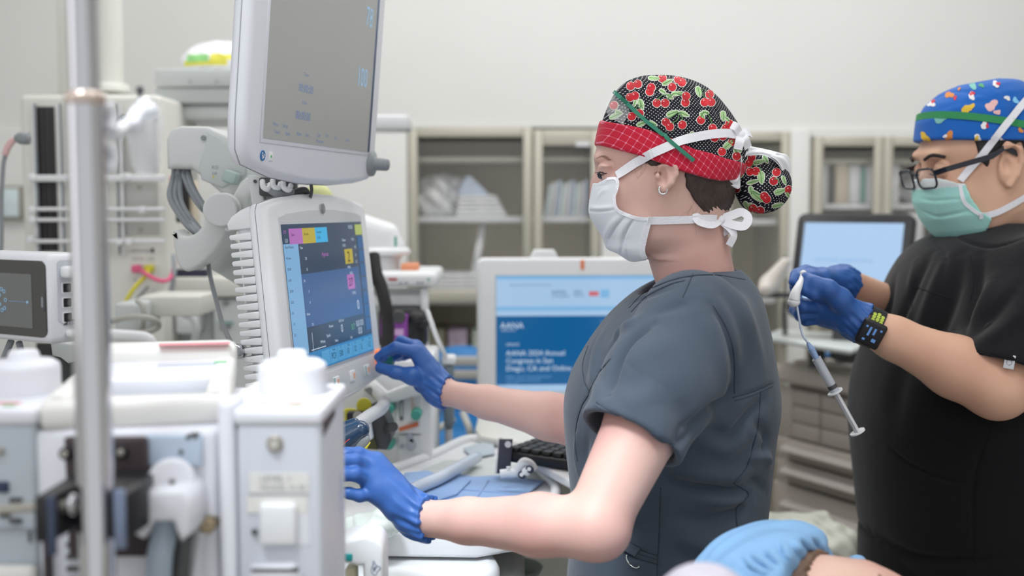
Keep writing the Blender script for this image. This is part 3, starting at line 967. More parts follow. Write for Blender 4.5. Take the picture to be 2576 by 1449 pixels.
# gloves
def glove(parent, H, fore, name='glove', label=None, cuff=0.045, m=M_glove, ends=None, h=0.0015):
    pts = [p for fg in H['fingers'] for p in fg] + H['thumb'] + [H['wrist'] + (fore - H['wrist']).normalized() * (cuff + 0.02)]
    lo = [min(p[i] for p in pts) - 0.04 for i in range(3)]; hi = [max(p[i] for p in pts) + 0.04 for i in range(3)]
    f = Field(lo, hi, h)
    do_hand(f, H, 0.0)
    ax = (fore - H['wrist']).normalized()
    r0 = ends or 0.0235
    f.chain([H['wrist'] - ax * 0.01, H['wrist'] + ax * 0.02, H['wrist'] + ax * (cuff + 0.015)], [r0 + 0.0005, r0 + 0.002, r0 + 0.005], k=0.012)
    c = H['wrist'] + ax * cuff
    f.halfspace(c, ax)
    V, Fc = f.mesh(smooth_it=1)
    # gathered wrinkles round the cuff and stretched creases over the hand
    N = normals(V, Fc)
    d = (V - np.array(H['wrist'])) @ np.array(ax)
    rel = V - np.array(H['wrist']) - d[:, None] * np.array(ax)
    e1 = np.array(ax.orthogonal().normalized()); e2 = np.cross(np.array(ax), e1)
    ang = np.arctan2(rel @ e1, rel @ e2)
    wv = np.exp(-((d - cuff * 0.55) / 0.028) ** 2)
    V = V + N * (wv * (0.0011 * np.sin(ang * 9 + 2 * np.sin(d * 120)) + 0.0008 * np.sin(ang * 17 + d * 200)))[:, None]
    q = V @ np.array((70, 50, 90))
    V = V + N * (0.00035 * np.sin(q * 1.7 + 1.5 * np.sin(V[:, 2] * 60)))[:, None]
    mb = MB().add(V, Fc, m, True)
    # rolled edge of the cuff
    g = (N @ np.array(ax))
    o = mb.build(name, parent, label=label)
    return V, Fc
gA = glove(nurse, near_hand, near_pts[4], cuff=0.012)
gB = glove(nurse, far_hand, far_pts[3], cuff=0.006, ends=0.0225)

# scrub top
tf = Field((P(1380, 1000, NY).x - 0.03, NY - 0.36, 0.74), (P(1985, 900, NY).x + 0.02, NY + 0.26, P(1500, 655, NY).z), 0.0028)
trow = rows([(678, 1725, 1862, 0.055), (690, 1690, 1876, 0.085), (705, 1655, 1887, 0.11), (730, 1610, 1898, 0.14), (760, 1573, 1908, 0.160), (800, 1530, 1917, 0.170), (840, 1500, 1925, 0.178), (880, 1472, 1932, 0.182), (940, 1438, 1943, 0.183),
             (1000, 1420, 1950, 0.180), (1040, 1418, 1948, 0.174), (1080, 1420, 1940, 0.168), (1150, 1425, 1934, 0.160), (1220, 1434, 1927, 0.156), (1300, 1440, 1917, 0.158),
             (1360, 1436, 1920, 0.164), (1449, 1428, 1938, 0.176), (1560, 1420, 1950, 0.186), (1700, 1420, 1950, 0.190)], NY)
tf.loft(trow, k=0.0, p=2.35)
save = tf.d
def sleeve(sh, el, hem_c, hem_n, rs, flat_y=0.95):
    tf.d = np.full(save.shape, 0.2, dtype=np.float32)
    mid = sh.lerp(hem_c, 0.55)
    ext = hem_c + (hem_c - mid) * 0.4
    tf.chain([sh, mid, hem_c, ext], rs + [rs[-1]], k=0.02)
    tf.halfspace(hem_c, hem_n, k=0.003)
    tf.cone(hem_c.lerp(mid, 0.35), ext + (hem_c - mid) * 0.3, rs[-1] - 0.005, rs[-1] - 0.003, k=0.003, op='s')
    return tf.d
hemA = P(1586, 1104, 1.305)
nA = (P(1588, 1230, 1.285) - P(1652, 1100, 1.315))
s1 = sleeve(P(1742, 818, 1.395), A_el, hemA, nA.normalized(), [0.070, 0.0690, 0.0605])
hemB = P(1560, 1010, 1.71)
s2 = sleeve(P(1730, 820, 1.70), B_el, hemB, (B_el - B_sh).normalized(), [0.068, 0.066, 0.058])
tf.d = smin(smin(save, s1, 0.035), s2, 0.035)
# neck opening
tf.cone(neck[1], neck[3] + (neck[3] - neck[2]) * 0.3, 0.0485, 0.058, k=0.004, op='s')
tf.ell(P(1665, 700, NY), (0.030, 0.050, 0.042), k=0.01, op='s', R=RY(0.5))
tV, tF = tf.mesh(smooth_it=1)
TT = bvh(tV, tF)
def fold(pts, depth, width, n=6):
    global tV
    p, _ = hits(TT, pts, 0, n)
    if len(p) > 1: tV = crease(tV, tF, p, depth, width)
F_ = [  # soft folds: pixel path, depth, width (metres)
    ([(1640, 815), (1590, 850), (1560, 890), (1543, 940), (1530, 990)], 0.011, 0.008),
    ([(1610, 800), (1570, 830), (1545, 860)], -0.006, 0.010),
    ([(1700, 850), (1640, 880), (1590, 930)], -0.004, 0.018),
    ([(1735, 760), (1700, 770), (1640, 790)], 0.004, 0.008),
    ([(1782, 1081), (1838, 1094), (1890, 1040), (1920, 1010)], 0.007, 0.009),
    ([(1760, 1110), (1830, 1130), (1880, 1090)], -0.005, 0.011),
    ([(1700, 1120), (1760, 1060), (1830, 1000), (1846, 960)], 0.009, 0.010),
    ([(1660, 1198), (1737, 1221), (1820, 1232), (1880, 1243)], 0.008, 0.010),
    ([(1690, 1180), (1780, 1195), (1880, 1205)], -0.006, 0.014),
    ([(1740, 1250), (1820, 1262), (1890, 1262)], -0.006, 0.010),
    ([(1700, 1300), (1780, 1310), (1850, 1290), (1900, 1250)], 0.006, 0.010),
    ([(1900, 1060), (1930, 1100), (1915, 1140)], 0.006, 0.007),
    ([(1890, 1150), (1925, 1150), (1935, 1170)], -0.006, 0.008),
    ([(1870, 1215), (1900, 1210), (1928, 1235)], 0.006, 0.007),
    ([(1560, 1360), (1540, 1300), (1570, 1270)], 0.004, 0.010),
    ([(1650, 1290), (1610, 1330), (1560, 1345)], 0.005, 0.010),
    ([(1600, 1250), (1640, 1230), (1680, 1250)], -0.004, 0.012),
    ([(1800, 720), (1840, 760), (1870, 830), (1880, 900)], 0.004, 0.014),
    ([(1845, 700), (1880, 780), (1905, 870), (1920, 950)], -0.003, 0.015),
    ([(1793, 768), (1827, 824), (1846, 891), (1850, 960)], 0.006, 0.007),
    ([(1770, 790), (1800, 850), (1820, 930), (1820, 1000)], -0.004, 0.012),
    ([(1560, 1020), (1620, 1000), (1650, 960)], -0.004, 0.016),
    ([(1700, 1000), (1720, 1060), (1700, 1120)], 0.003, 0.014),
    ([(1640, 1020), (1660, 1080), (1650, 1130)], -0.003, 0.014),
    ([(1480, 1100), (1470, 1150), (1475, 1190)], 0.004, 0.008),
    ([(1455, 1080), (1450, 1140), (1458, 1200)], -0.003, 0.007),
    ([(1500, 850), (1480, 900), (1470, 960)], 0.003, 0.009),
    ([(1520, 830), (1500, 880), (1495, 950), (1510, 1000)], -0.004, 0.010),
    ([(1590, 760), (1640, 740), (1700, 720)], 0.003, 0.006),
    ([(1700, 1340), (1760, 1370), (1830, 1380)], -0.005, 0.014),
    ([(1680, 1380), (1750, 1410), (1840, 1430)], 0.004, 0.012),
]
for a, d, w_ in F_: fold(a, d * 1.35, w_)
SE = [  # seams
    [(1480, 870), (1466, 915), (1470, 960), (1481, 988), (1464, 1020), (1452, 1060), (1447, 1114), (1453, 1160)],
    [(1481, 988), (1505, 940), (1536, 902)],
    [(1843, 1000), (1895, 985), (1945, 962)],
    [(1913, 986), (1908, 1064), (1895, 1120), (1877, 1176), (1845, 1215)],
    [(1845, 1215), (1882, 1240), (1870, 1262), (1852, 1280), (1855, 1327), (1862, 1360), (1854, 1400), (1850, 1449)],
    [(1662, 1226), (1658, 1340), (1653, 1449)],
    [(1793, 768), (1827, 824), (1846, 891), (1848, 990)],
    [(1743, 690), (1730, 720), (1718, 748)],
    [(1540, 1370), (1590, 1400), (1653, 1420)],
    [(1545, 1352), (1600, 1380), (1655, 1398)],
    [(1500, 1012), (1570, 1054), (1640, 1094), (1706, 1134)],
    [(1582, 775), (1620, 737), (1680, 708), (1740, 694), (1800, 692), (1874, 704)],
    [(1588, 785), (1626, 746), (1684, 716), (1722, 706)],
]
for a in SE: fold(a, 0.0022, 0.0022, 8)
TT = bvh(tV, tF)
mb = MB().add(tV, tF, M_scrub, True)
for a in SE:
    p, nn = hits(TT, a, 0.0003, 10)
    if len(p) > 2: mb.tube(p, 0.00055, M_scrub_seam, n=5)
for a in ([(1497, 1020), (1567, 1062), (1637, 1102), (1703, 1143)], [(1848, 1008), (1895, 993), (1944, 971)], [(1548, 1362), (1600, 1390), (1655, 1409)]):
    p, nn = hits(TT, a, 0.0003, 10)
    if len(p) > 2: mb.tube(p, 0.0004, M_scrub_seam, n=5)
top_ = mb.build('scrub_top', nurse)
# neckline binding, measured round the neck
def ring_on(tree, axis_pt, ax, r_in, dirs, drop):
    pass
# pocket loop with its metal ring
mb = MB()
strap(mb, TT, [(1572, 1372), (1590, 1382), (1604, 1390)], 0.012, M_scrub, 0.0025, 4, 0.002)
mb.build('pocket_tab', nurse)
p0, n0 = hit(TT, 1580, 1392, 0.004); p1, _ = hit(TT, 1598, 1412, 0.004)
if p0 is not None and p1 is not None:
    mid = (p0 + p1) / 2
    u = (p1 - p0).normalized(); v = n0.cross(u).normalized()
    if v.z > 0: v = -v
    ring = [p0 + u * (0.011 * (1 - math.cos(t)) * 1.0) + v * 0.008 * math.sin(t) for t in [math.pi * k / 14 for k in range(15)]]
    MB().tube(ring, 0.0011, M_silver, n=8).build('metal_ring', nurse, label='small silver ring on the pocket')

# trousers and shoes, mostly below the picture
pf = Field((P(1400, 1449, NY).x - 0.05, NY - 0.24, 0.03), (P(1960, 1449, NY).x + 0.05, NY + 0.24, 0.93), 0.006)
pf.loft([(0.9, 0.10, 0.34, NY, 0.165), (0.80, 0.09, 0.36, NY, 0.185), (0.72, 0.11, 0.35, NY, 0.185)], k=0.02)
for s in (-1, 1):
    pf.chain([(0.22, NY + s * 0.10, 0.76), (0.215, NY + s * 0.10, 0.45), (0.225, NY + s * 0.10, 0.09)], [0.105, 0.075, 0.066], k=0.04)
V, Fc = pf.mesh()
MB().add(V, Fc, M_scrub, True).build('trousers', nurse)
for s in (-1, 1):
    mb = MB(); f = Field((-0.02, NY + s * 0.10 - 0.06, -0.01), (0.32, NY + s * 0.10 + 0.06, 0.13), 0.004)
    f.chain([(0.03, NY + s * 0.10, 0.035), (0.12, NY + s * 0.10, 0.045), (0.25, NY + s * 0.10, 0.045)], [0.032, 0.042, 0.038], k=0.02)
    f.cone((0.22, NY + s * 0.10, 0.05), (0.225, NY + s * 0.10, 0.10), 0.04, 0.036, k=0.02)
    f.halfspace((0, 0, 0.001), (0, 0, -1))
    V, Fc = f.mesh(); mb.add(V, Fc, mat('shoe_rubber', '#34383e', rough=0.6), True).build('shoe', nurse)

# hair under the cap
hr = Field((P(1560, 500, NY).x, NY - 0.1, P(1500, 560, NY).z), (P(1880, 500, NY).x, NY + 0.1, P(1500, 340, NY).z), 0.002)
hr.loft([(z, a - 0.004, b + 0.004, y, h + 0.0045) for z, a, b, y, h in head_rows], k=0.0, p=2.15)
hr.ell(P(1795, 480, NY), (0.028, 0.055, 0.036), k=0.01)
nY = NY - 0.06
hr.prism_xz(PP([(1575, 350, nY), (1612, 376, nY), (1640, 398, nY), (1612, 408, nY), (1640, 420, nY), (1690, 408, nY), (1716, 425, nY), (1722, 470, nY), (1742, 505, nY), (1772, 538, nY), (1800, 552, nY), (1850, 540, NY), (1900, 480, NY), (1900, 350, NY), (1700, 330, NY)]), k=0.006)
V, Fc = hr.mesh(smooth_it=1)
N = normals(V, Fc)
V = V + N * (0.0005 * np.sin(V[:, 0] * 900 + V[:, 2] * 500 + 2 * np.sin(V[:, 2] * 160)))[:, None]
mb = MB().add(V, Fc, M_hair, True)
HT = bvh(V, Fc)
rn = random.Random(9)
# loose strands at the temple and nape
for k in range(16):
    if k < 4: x0, y0, dx, dy = rn.uniform(1600, 1650), rn.uniform(400, 412), rn.uniform(-25, 25), rn.uniform(20, 50)
    else: x0, y0, dx, dy = rn.uniform(1735, 1790), rn.uniform(490, 545), rn.uniform(-30, 10), rn.uniform(20, 75)
    cu = rn.uniform(-16, 16)
    p, _ = hits(TH, [(x0, y0), (x0 + dx * 0.4 + cu, y0 + dy * 0.5), (x0 + dx, y0 + dy)], 0.0006, 6)
    if len(p) > 3: mb.tube(p, 0.00009, M_brow, n=4)
mb.build('hair', nurse)

# eyes, brows, lashes
for s in (-1, 1):
    c = P(1526, 431, NY + s * 0.033)
    mb = MB().ball(c, 0.0118, mat('eye_white', '#e9e4e0', rough=0.2))
    mb.ball(c + Vector((-0.0062, -0.001 * (1 if s < 0 else -1), -0.0045)), 0.0066, mat('iris_dark', '#2c3640', rough=0.1))
    mb.build('eye', nurse)
mb = MB()
for px0, px1, py0, py1 in ((1502, 1527, 437, 428), (1506, 1530, 441, 431), (1515, 1528, 443, 433)):
    for k in range(2):
        a = P(px1 - k * 2, py1 + k, NY - 0.041)
        b = P(px0 - 4 - k * 1.5, py0 - 3 + k, NY - 0.046)
        m_ = (a + b) / 2 + Vector((0, -0.001, -0.0016))
        mb.tube(spline([a, m_, b], 5), 0.00026, M_lash, n=5)
p, nn = hits(TH, [(1508, 432), (1515, 434), (1522, 436), (1527, 436)], 0.0005, 6)
if len(p) > 2: mb.tube(p, 0.00055, M_lash, n=6)
mb.build('eyelashes', nurse)
mb = MB()
for k in range(16):
    t = k / 15
    x0 = 1503 + 32 * t; y0 = 396 - 6 * math.sin(math.pi * min(1, t * 1.1)) + 4 * t
    p, _ = hits(TH, [(x0 - 3, y0 + 3), (x0 + 4, y0 - 2 + 3 * t)], 0.0004, 4)
    if len(p) > 1: mb.tube(p, 0.0003, M_brow, n=4)
if mb.v: mb.build('eyebrow', nurse)

# mask
mrow = [(430, 1496, 1700, 0.0785), (445, 1492, 1700, 0.0795), (458, 1490, 1700, 0.080), (480, 1486, 1700, 0.080), (502, 1483, 1700, 0.079), (530, 1480, 1700, 0.0765), (545, 1484, 1700, 0.073), (563, 1493, 1700, 0.070), (582, 1506, 1700, 0.067), (600, 1517, 1700, 0.064), (624, 1524, 1690, 0.060), (640, 1545, 1680, 0.056), (652, 1572, 1670, 0.050), (662, 1590, 1660, 0.044)]
mf = Field((P(1465, 500, NY).x, NY - 0.095, P(1500, 680, NY).z), (P(1660, 500, NY).x, NY + 0.095, P(1500, 430, NY).z), 0.0015)
mf.loft(rows(mrow, NY), k=0, p=2.12)
mY = NY - 0.062
mf.prism_xz(PP([(1460, 462, NY), (1490, 459, NY), (1505, 461, mY + .02), (1526, 449, mY), (1553, 447, mY), (1552, 478, mY), (1546, 493, mY), (1551, 525, mY), (1576, 538, mY), (1602, 546, mY), (1635, 548, mY), (1636, 561, mY), (1626, 598, mY), (1620, 633, mY), (1632, 655, mY), (1583, 658, NY), (1560, 641, NY - .02), (1523, 626, NY), (1460, 640, NY)]), k=0.0)
mV, mF = mf.mesh(smooth_it=1)
MT = bvh(mV, mF)
def mcrease(pts, d, w_):
    global mV
    p, _ = hits(MT, pts, 0, 8)
    if len(p) > 2: mV = crease(mV, mF, p, d, w_)
mcrease([(1481, 530), (1510, 531), (1548, 527)], 0.0028, 0.0015)
mcrease([(1482, 522), (1510, 524), (1548, 520)], -0.0016, 0.003)
mcrease([(1527, 618), (1533, 596), (1550, 568), (1572, 546)], 0.0042, 0.0016)
mcrease([(1519, 612), (1524, 590), (1540, 562), (1562, 542)], -0.0022, 0.004)
mcrease([(1561, 638), (1568, 600), (1580, 572), (1595, 552)], 0.0042, 0.0016)
mcrease([(1552, 632), (1558, 596), (1570, 568), (1586, 550)], -0.0022, 0.004)
mcrease([(1582, 654), (1574, 625), (1574, 600)], 0.0016, 0.0016)
mcrease([(1498, 470), (1520, 466), (1545, 460)], 0.0006, 0.0014)
mcrease([(1500, 500), (1515, 482), (1530, 476)], -0.0012, 0.003)
MT = bvh(mV, mF)
mb = MB().add(mV, mF, M_maskw, True)
mb.build('face_mask', nurse)
mb = MB()
edge = [(1527, 451), (1552, 449), (1551, 478), (1545, 493), (1550, 526), (1576, 540), (1602, 549), (1634, 551)]
p, nn = hits(MT, edge, 0.0004, 5)
p, nn = smooth_path(p, nn, 3)
if len(p) > 3: mb.tube(p, 0, M_tie, flat=(0.0045, 0.0012), up=nn)
p, nn = hits(MT, [(1630, 562), (1621, 598), (1615, 632), (1622, 650)], 0.0004, 5)
p, nn = smooth_path(p, nn, 3)
if len(p) > 3: mb.tube(p, 0, M_tie, flat=(0.0075, 0.0012), up=nn)
mb.build('mask_binding', nurse)

# cap
crow = [(192, 1612, 1698, 0.016), (197, 1592, 1722, 0.032), (208, 1570, 1752, 0.048), (225, 1552, 1782, 0.060), (250, 1537, 1808, 0.070), (280, 1524, 1832, 0.078), (310, 1513, 1852, 0.083), (340, 1506, 1868, 0.0855),
        (370, 1500, 1878, 0.087), (400, 1500, 1880, 0.087), (430, 1502, 1872, 0.086), (470, 1506, 1850, 0.084)]
crw = rows(crow, NY)
qY = NY - 0.078
low = [(1400, 362, NY), (1494, 362, NY), (1510, 364, NY - .04), (1560, 376, qY), (1600, 388, qY), (1660, 410, qY), (1720, 433, qY), (1780, 449, qY), (1820, 455, qY), (1850, 452, NY - .03), (1880, 440, NY), (1990, 430, NY)]
upp = [(1400, 303, NY), (1512, 303, NY), (1530, 304, NY - .05), (1570, 310, qY), (1630, 326, qY), (1690, 350, qY), (1745, 376, qY), (1790, 386, qY), (1830, 398, qY), (1866, 412, NY - .02), (1990, 425, NY)]
cf = Field((P(1480, 400, NY).x, NY - 0.11, P(1500, 548, NY).z), (P(2005, 400, NY).x, NY + 0.11, P(1500, 178, NY).z), 0.0017)
cf.loft(crw, k=0, p=2.1)
cf.prism_xz(PP([(1400, 100, NY), (2050, 100, NY)] + low[::-1]), k=0.003)
cf.cone(P(1850, 395, NY), P(1885, 420, NY), 0.026, 0.014, k=0.015)
cf.chain(bones([(1880, 418, NY), (1905, 445, NY), (1920, 470, NY)]), [0.015, 0.030, 0.034], k=0.012)
cf.ell(P(1919, 466, NY), (0.0375, 0.042, 0.0360), k=0.012, R=RY(-0.4))
cV, cF = cf.mesh(smooth_it=1)
CT = bvh(cV, cF)
def cc(pts, d, w_):
    global cV
    p, _ = hits(CT, pts, 0, 8)
    if len(p) > 2: cV = crease(cV, cF, p, d, w_)
for a, d, w_ in (([(1600, 212), (1640, 235), (1690, 222)], .002, .004), ([(1580, 260), (1630, 225), (1700, 205)], .002, .003), ([(1545, 300), (1590, 245), (1640, 215)], -.002, .005),
                 ([(1800, 280), (1830, 330), (1850, 380)], .003, .004), ([(1760, 250), (1800, 300), (1830, 370)], -.002, .006), ([(1830, 290), (1850, 330), (1862, 380)], .002, .003),
                 ([(1770, 340), (1810, 370), (1850, 400)], .002, .004), ([(1700, 300), (1760, 340), (1810, 385)], -.0015, .006), ([(1865, 400), (1895, 430), (1940, 440)], .003, .004),
                 ([(1870, 420), (1890, 460), (1900, 510)], .0025, .005), ([(1890, 410), (1930, 400), (1960, 430)], .002, .004), ([(1885, 420), (1920, 440), (1960, 450)], -.0015, .005)):
    cc(a, d, w_)
CT = bvh(cV, cF)
mb = MB().add(cV, cF, M_capf, True)
print_ = MB()
s_ = 2.634
cher = [(493, 178), (540, 165), (628, 188), (618, 215), (490, 252), (522, 243), (766, 185), (805, 135), (830, 155), (665, 290), (720, 290), (857, 245), (853, 287), (980, 285), (1022, 285), (1012, 232), (500, 378), (552, 358),
        (725, 415), (750, 445), (833, 433), (955, 402), (1032, 455), (1118, 458), (1143, 428), (1045, 518), (1100, 508), (1162, 545), (1095, 610), (383, 305), (702, 128),
        (1275, 685), (1290, 650), (1283, 742), (1322, 742), (1456, 748), (1437, 805), (1377, 903), (1392, 922), (1535, 862), (1193, 855), (1302, 982), (1350, 998), (1190, 640)]
leaf = [(648, 127, 5, 80, 26), (735, 152, -25, 75, 28), (705, 214, 35, 50, 24), (800, 226, -8, 80, 26), (752, 248, 30, 50, 24), (940, 215, 75, 72, 34), (562, 298, 70, 70, 34), (520, 292, 110, 46, 18), (395, 372, -25, 90, 30), (415, 352, 20, 50, 26),
        (768, 356, -22, 85, 32), (845, 362, 25, 72, 28), (985, 352, 5, 48, 26), (965, 372, 60, 50, 26), (1102, 375, 85, 66, 34), (1132, 402, 60, 40, 20), (565, 425, -20, 66, 28), (640, 425, 25, 60, 24), (885, 507, -12, 86, 30), (905, 492, 20, 40, 20),
        (1140, 560, -40, 90, 36), (1205, 585, 70, 66, 32), (1185, 610, 60, 40, 20), (1340, 680, -12, 90, 30), (1385, 663, 60, 60, 28), (1305, 810, -15, 90, 24), (1356, 782, 85, 86, 44), (1330, 905, 40, 100, 46), (1290, 868, 80, 60, 30), (1478, 872, -20, 76, 36), (1505, 800, 70, 60, 22), (1262, 965, 60, 60, 28), (1300, 970, 40, 60, 20), (1465, 962, -15, 76, 26), (1530, 895, 60, 40, 20), (1215, 770, -20, 46, 22)]
stems = [[(665, 275), (700, 240), (760, 235)], [(720, 275), (750, 250), (770, 232)], [(853, 270), (840, 240), (800, 232)], [(510, 350), (530, 320), (545, 300)], [(540, 340), (560, 310), (560, 290)], [(735, 395), (770, 375), (805, 350)], [(755, 425), (800, 400), (812, 350)], [(833, 412), (830, 380), (815, 350)],
         [(955, 385), (965, 360), (985, 350), (1010, 375), (1030, 435)], [(990, 268), (970, 240), (955, 200)], [(1020, 268), (1000, 220), (960, 195)], [(1120, 440), (1140, 410), (1110, 380)], [(1286, 728), (1300, 700), (1345, 690)], [(1322, 728), (1350, 720), (1356, 740)], [(1440, 790), (1470, 800), (1480, 850)], [(1377, 890), (1340, 890), (1300, 870)]]
K = lambda x, y: (1400 + x / s_, 150 + y / s_)
for (x, y) in cher:
    a = K(x, y); decal(print_, CT, a[0], a[1], disc(11.8), M_cherry_w, 0.0006)
for (x, y, an, L_, W_) in leaf:
    a = K(x, y); decal(print_, CT, a[0], a[1], leafshape(L_ / s_, W_ / s_, an, 1.6), M_cherry_w, 0.0006)
for s in stems:
    p, nn = hits(CT, [K(*q) for q in s], 0.0009, 5)
    if len(p) > 2: print_.tube(p, 0, M_leafd, flat=(0.0014, 0.0003), up=nn)
for i, (x, y) in enumerate(cher):
    a = K(x, y); decal(print_, CT, a[0], a[1], disc(10.3), M_cherry, 0.0010 + 0.0001 * (i % 3))
M_shine = mat('cherry_print_shine', '#eda0a4', rough=0.7)
for (x, y) in cher:
    a = K(x, y); decal(print_, CT, a[0] - 3.5, a[1] - 4, disc(2.0, 8), M_shine, 0.0016, 1)
for (x, y, an, L_, W_) in leaf:
    a = K(x, y); decal(print_, CT, a[0], a[1], leafshape(L_ / s_, W_ / s_, an), M_leaf, 0.0010)
    p, nn = hits(CT, [(a[0] - 0.4 * L_ / s_ * math.cos(math.radians(an)), a[1] - 0.4 * L_ / s_ * math.sin(math.radians(an))), (a[0] + 0.4 * L_ / s_ * math.cos(math.radians(an)), a[1] + 0.4 * L_ / s_ * math.sin(math.radians(an)))], 0.0013, 4)
    if len(p) > 2: print_.tube(p, 0, M_leafd, flat=(0.0007, 0.0002), up=nn)
for mi_ in range(len(print_.mats)):
    fs = [f for f, m_ in zip(print_.f, print_.m) if m_ == mi_]
    mb.add(print_.v, fs, print_.mats[mi_], True)
    mb.add([(v[0], 2 * NY - v[1], v[2]) for v in print_.v], [f[::-1] for f in fs], print_.mats[mi_], True)
cap = mb.build('surgical_cap', nurse, label='black dotted cap with cherry print')
bd = Field((P(1480, 400, NY).x, NY - 0.11, P(1500, 480, NY).z), (P(1900, 400, NY).x, NY + 0.11, P(1500, 280, NY).z), 0.0017)
bd.loft([(z, a - 0.0035, b + 0.001, y, h + 0.0026) for z, a, b, y, h in crw], k=0, p=2.1)
bd.prism_xz(PP(upp + low[::-1]), k=0.002)
V, Fc = bd.mesh(smooth_it=1)
MB().add(V, Fc, M_band, True).build('cap_band', cap, label='red lattice-print band of the cap')
BT = bvh(np.concatenate([cV, V]), np.concatenate([cF, Fc + len(cV)]))
allV = np.concatenate([cV, V, hV, mV]); allF = np.concatenate([cF, Fc + len(cV), hF + len(cV) + len(V), mF + len(cV) + len(V) + len(hV)])
AT = bvh(allV, allF)

# clear visor flipped up over the cap, with its green edge
mb = MB()
M_visor = mat('clear_visor', (0.93, 0.95, 0.95, 1), rough=0.06, alpha=0.22, spec=0.6)
mb2 = MB()
M_green = mat('green_foam', '#2f7d66', rough=0.6)
p, nn = hits(BT, [(1580, 262), (1620, 300), (1662, 335), (1700, 368), (1744, 404)], 0.0032, 8)
p = [P(1544, 231, NY - 0.052), P(1562, 246, NY - 0.062)] + p
nn = [Vector((-0.3, -1, 0.2)).normalized()] * 2 + nn
mb2.tube(p, 0, M_green, flat=(0.0050, 0.0022), up=nn)
v_o = MB()
grid = []
for i in range(9):
    t = i / 8
    a = P(1543 + 60 * t, 228 + 52 * t, NY - 0.055 - 0.004 * t)
    b = P(1530 + 40 * t, 292 + 24 * t, NY - 0.060 - 0.010 * t)
    for j in range(6):
        u = j / 5
        q = a.lerp(b, u); q.x += -0.006 * math.sin(math.pi * u); grid.append(q)
fs = [(i * 6 + j, i * 6 + j + 1, (i + 1) * 6 + j + 1, (i + 1) * 6 + j) for i in range(8) for j in range(5)]
vis = mb2.build('visor_edge', nurse, label='green foam strip lying across the cap')
v_o.add(grid, fs, M_visor, True)
v_o.build('visor_film', vis)

# mask ties
mb = MB()
strap(mb, AT, [(1554, 444), (1580, 424), (1620, 396), (1668, 374), (1715, 354), (1770, 341), (1820, 336), (1850, 341)], 0.0118, M_tie, 0.0036, 6)
bow = P(1862, 342, NY - 0.052)
for dx, dy, dz, tw in ((-22, -28, -0.01, 0.3), (26, -6, 0.012, -0.4), (20, 30, 0.0, 0.2), (-6, 34, -0.012, 0.1)):
    e = P(1862 + dx, 342 + dy, NY - 0.052 + dz)
    s = (e - bow).orthogonal().normalized()
    mb.tube(spline([bow, bow.lerp(e, 0.5) + Vector((0, -0.006, 0.003)), e], 5), 0, M_tie, flat=(0.012, 0.0012), up=Vector((tw, -1, 0.2)))
mb.ball(bow, (0.007, 0.006, 0.008), M_tie)
mb.build('mask_tie', nurse, label='white upper tie knotted behind the cap')
mb = MB()
strap(mb, AT, [(1628, 554), (1660, 554), (1700, 553), (1740, 552), (1775, 549), (1800, 550)], 0.0105, M_tie, 0.0018, 6)
kn = P(1812, 554, NY - 0.040)
def loop(pts, w_=0.0115, up=(0.1, -1, 0.3)):
    mb.tube(spline([P(*q) for q in pts], 6), 0, M_tie, flat=(w_, 0.0011), up=Vector(up))
Yk = NY - 0.042
loop([(1812, 554, Yk), (1792, 566, Yk - .016), (1762, 560, Yk - .022), (1750, 548, Yk - .022), (1756, 538, Yk - .020), (1784, 546, Yk - .012), (1812, 552, Yk)], 0.0095)
loop([(1812, 554, Yk), (1845, 566, Yk), (1872, 568, Yk), (1882, 548, Yk + .004), (1866, 534, Yk + .008), (1840, 542, Yk + .006), (1812, 552, Yk)], 0.012)
loop([(1814, 556, Yk), (1834, 572, Yk), (1846, 592, Yk), (1834, 618, Yk)], 0.011, (0.5, -1, 0))
loop([(1814, 556, Yk), (1822, 575, Yk + .01), (1830, 590, Yk + .01)], 0.011, (0.5, -1, 0))
mb.ball(kn, (0.007, 0.006, 0.007), M_tie)
mb.tube(spline([P(1815, 562, Yk + .012), P(1824, 574, Yk + .012), P(1832, 582, Yk + .012)], 4), 0, M_orange, flat=(0.009, 0.001), up=Vector((0.2, -1, 0)))
mb.build('mask_tie', nurse, label='white lower tie with a bow at the nape')

# satin ribbon gathered at the neck of the bun
mb = MB()
def sheet(A, B, m, n=14, amp=0.003, fr=3):
    """cloth between two pixel paths"""
    a = spline([P(*q) for q in A], n); b = spline([P(*q) for q in B], n)
    k = min(len(a), len(b)); v = []; f = []
    J = 8
    for i in range(k):
        for j in range(J + 1):
            t = j / J
            q = a[i].lerp(b[i], t)
            q.y += -amp * (1 + math.sin(t * math.pi * fr + i * 0.15)) * math.sin(math.pi * t)
            v.append(q)
    for i in range(k - 1):
        for j in range(J):
            f.append((i * (J + 1) + j, i * (J + 1) + j + 1, (i + 1) * (J + 1) + j + 1, (i + 1) * (J + 1) + j))
    mb.add(v, f, m, True)
    mb.add([p_ + Vector((0, 0.0012, 0)) for p_ in v], [q[::-1] for q in f], m, True)
sheet([(1884, 384, NY - .035), (1872, 400, NY - .042), (1850, 440, NY - .046), (1818, 452, NY - .045)], [(1862, 372, NY - .03), (1858, 400, NY - .050), (1862, 470, NY - .04), (1840, 470, NY - .042)], M_satin)
sheet([(1870, 365, NY - .02), (1910, 372, NY - .03), (1960, 384, NY - .02), (1988, 400, NY)], [(1880, 392, NY - .035), (1925, 392, NY - .044), (1962, 420, NY - .035), (1978, 470, NY - .01)], M_satin)
sheet([(1960, 384, NY - .02), (1982, 392, NY - .01), (1990, 420, NY), (1984, 455, NY)], [(1935, 392, NY - .044), (1955, 405, NY - .04), (1968, 430, NY - .03), (1966, 475, NY - .02)], M_satin)
mb.build('cap_ribbon', cap, label='white satin ribbon round the bun pouch')

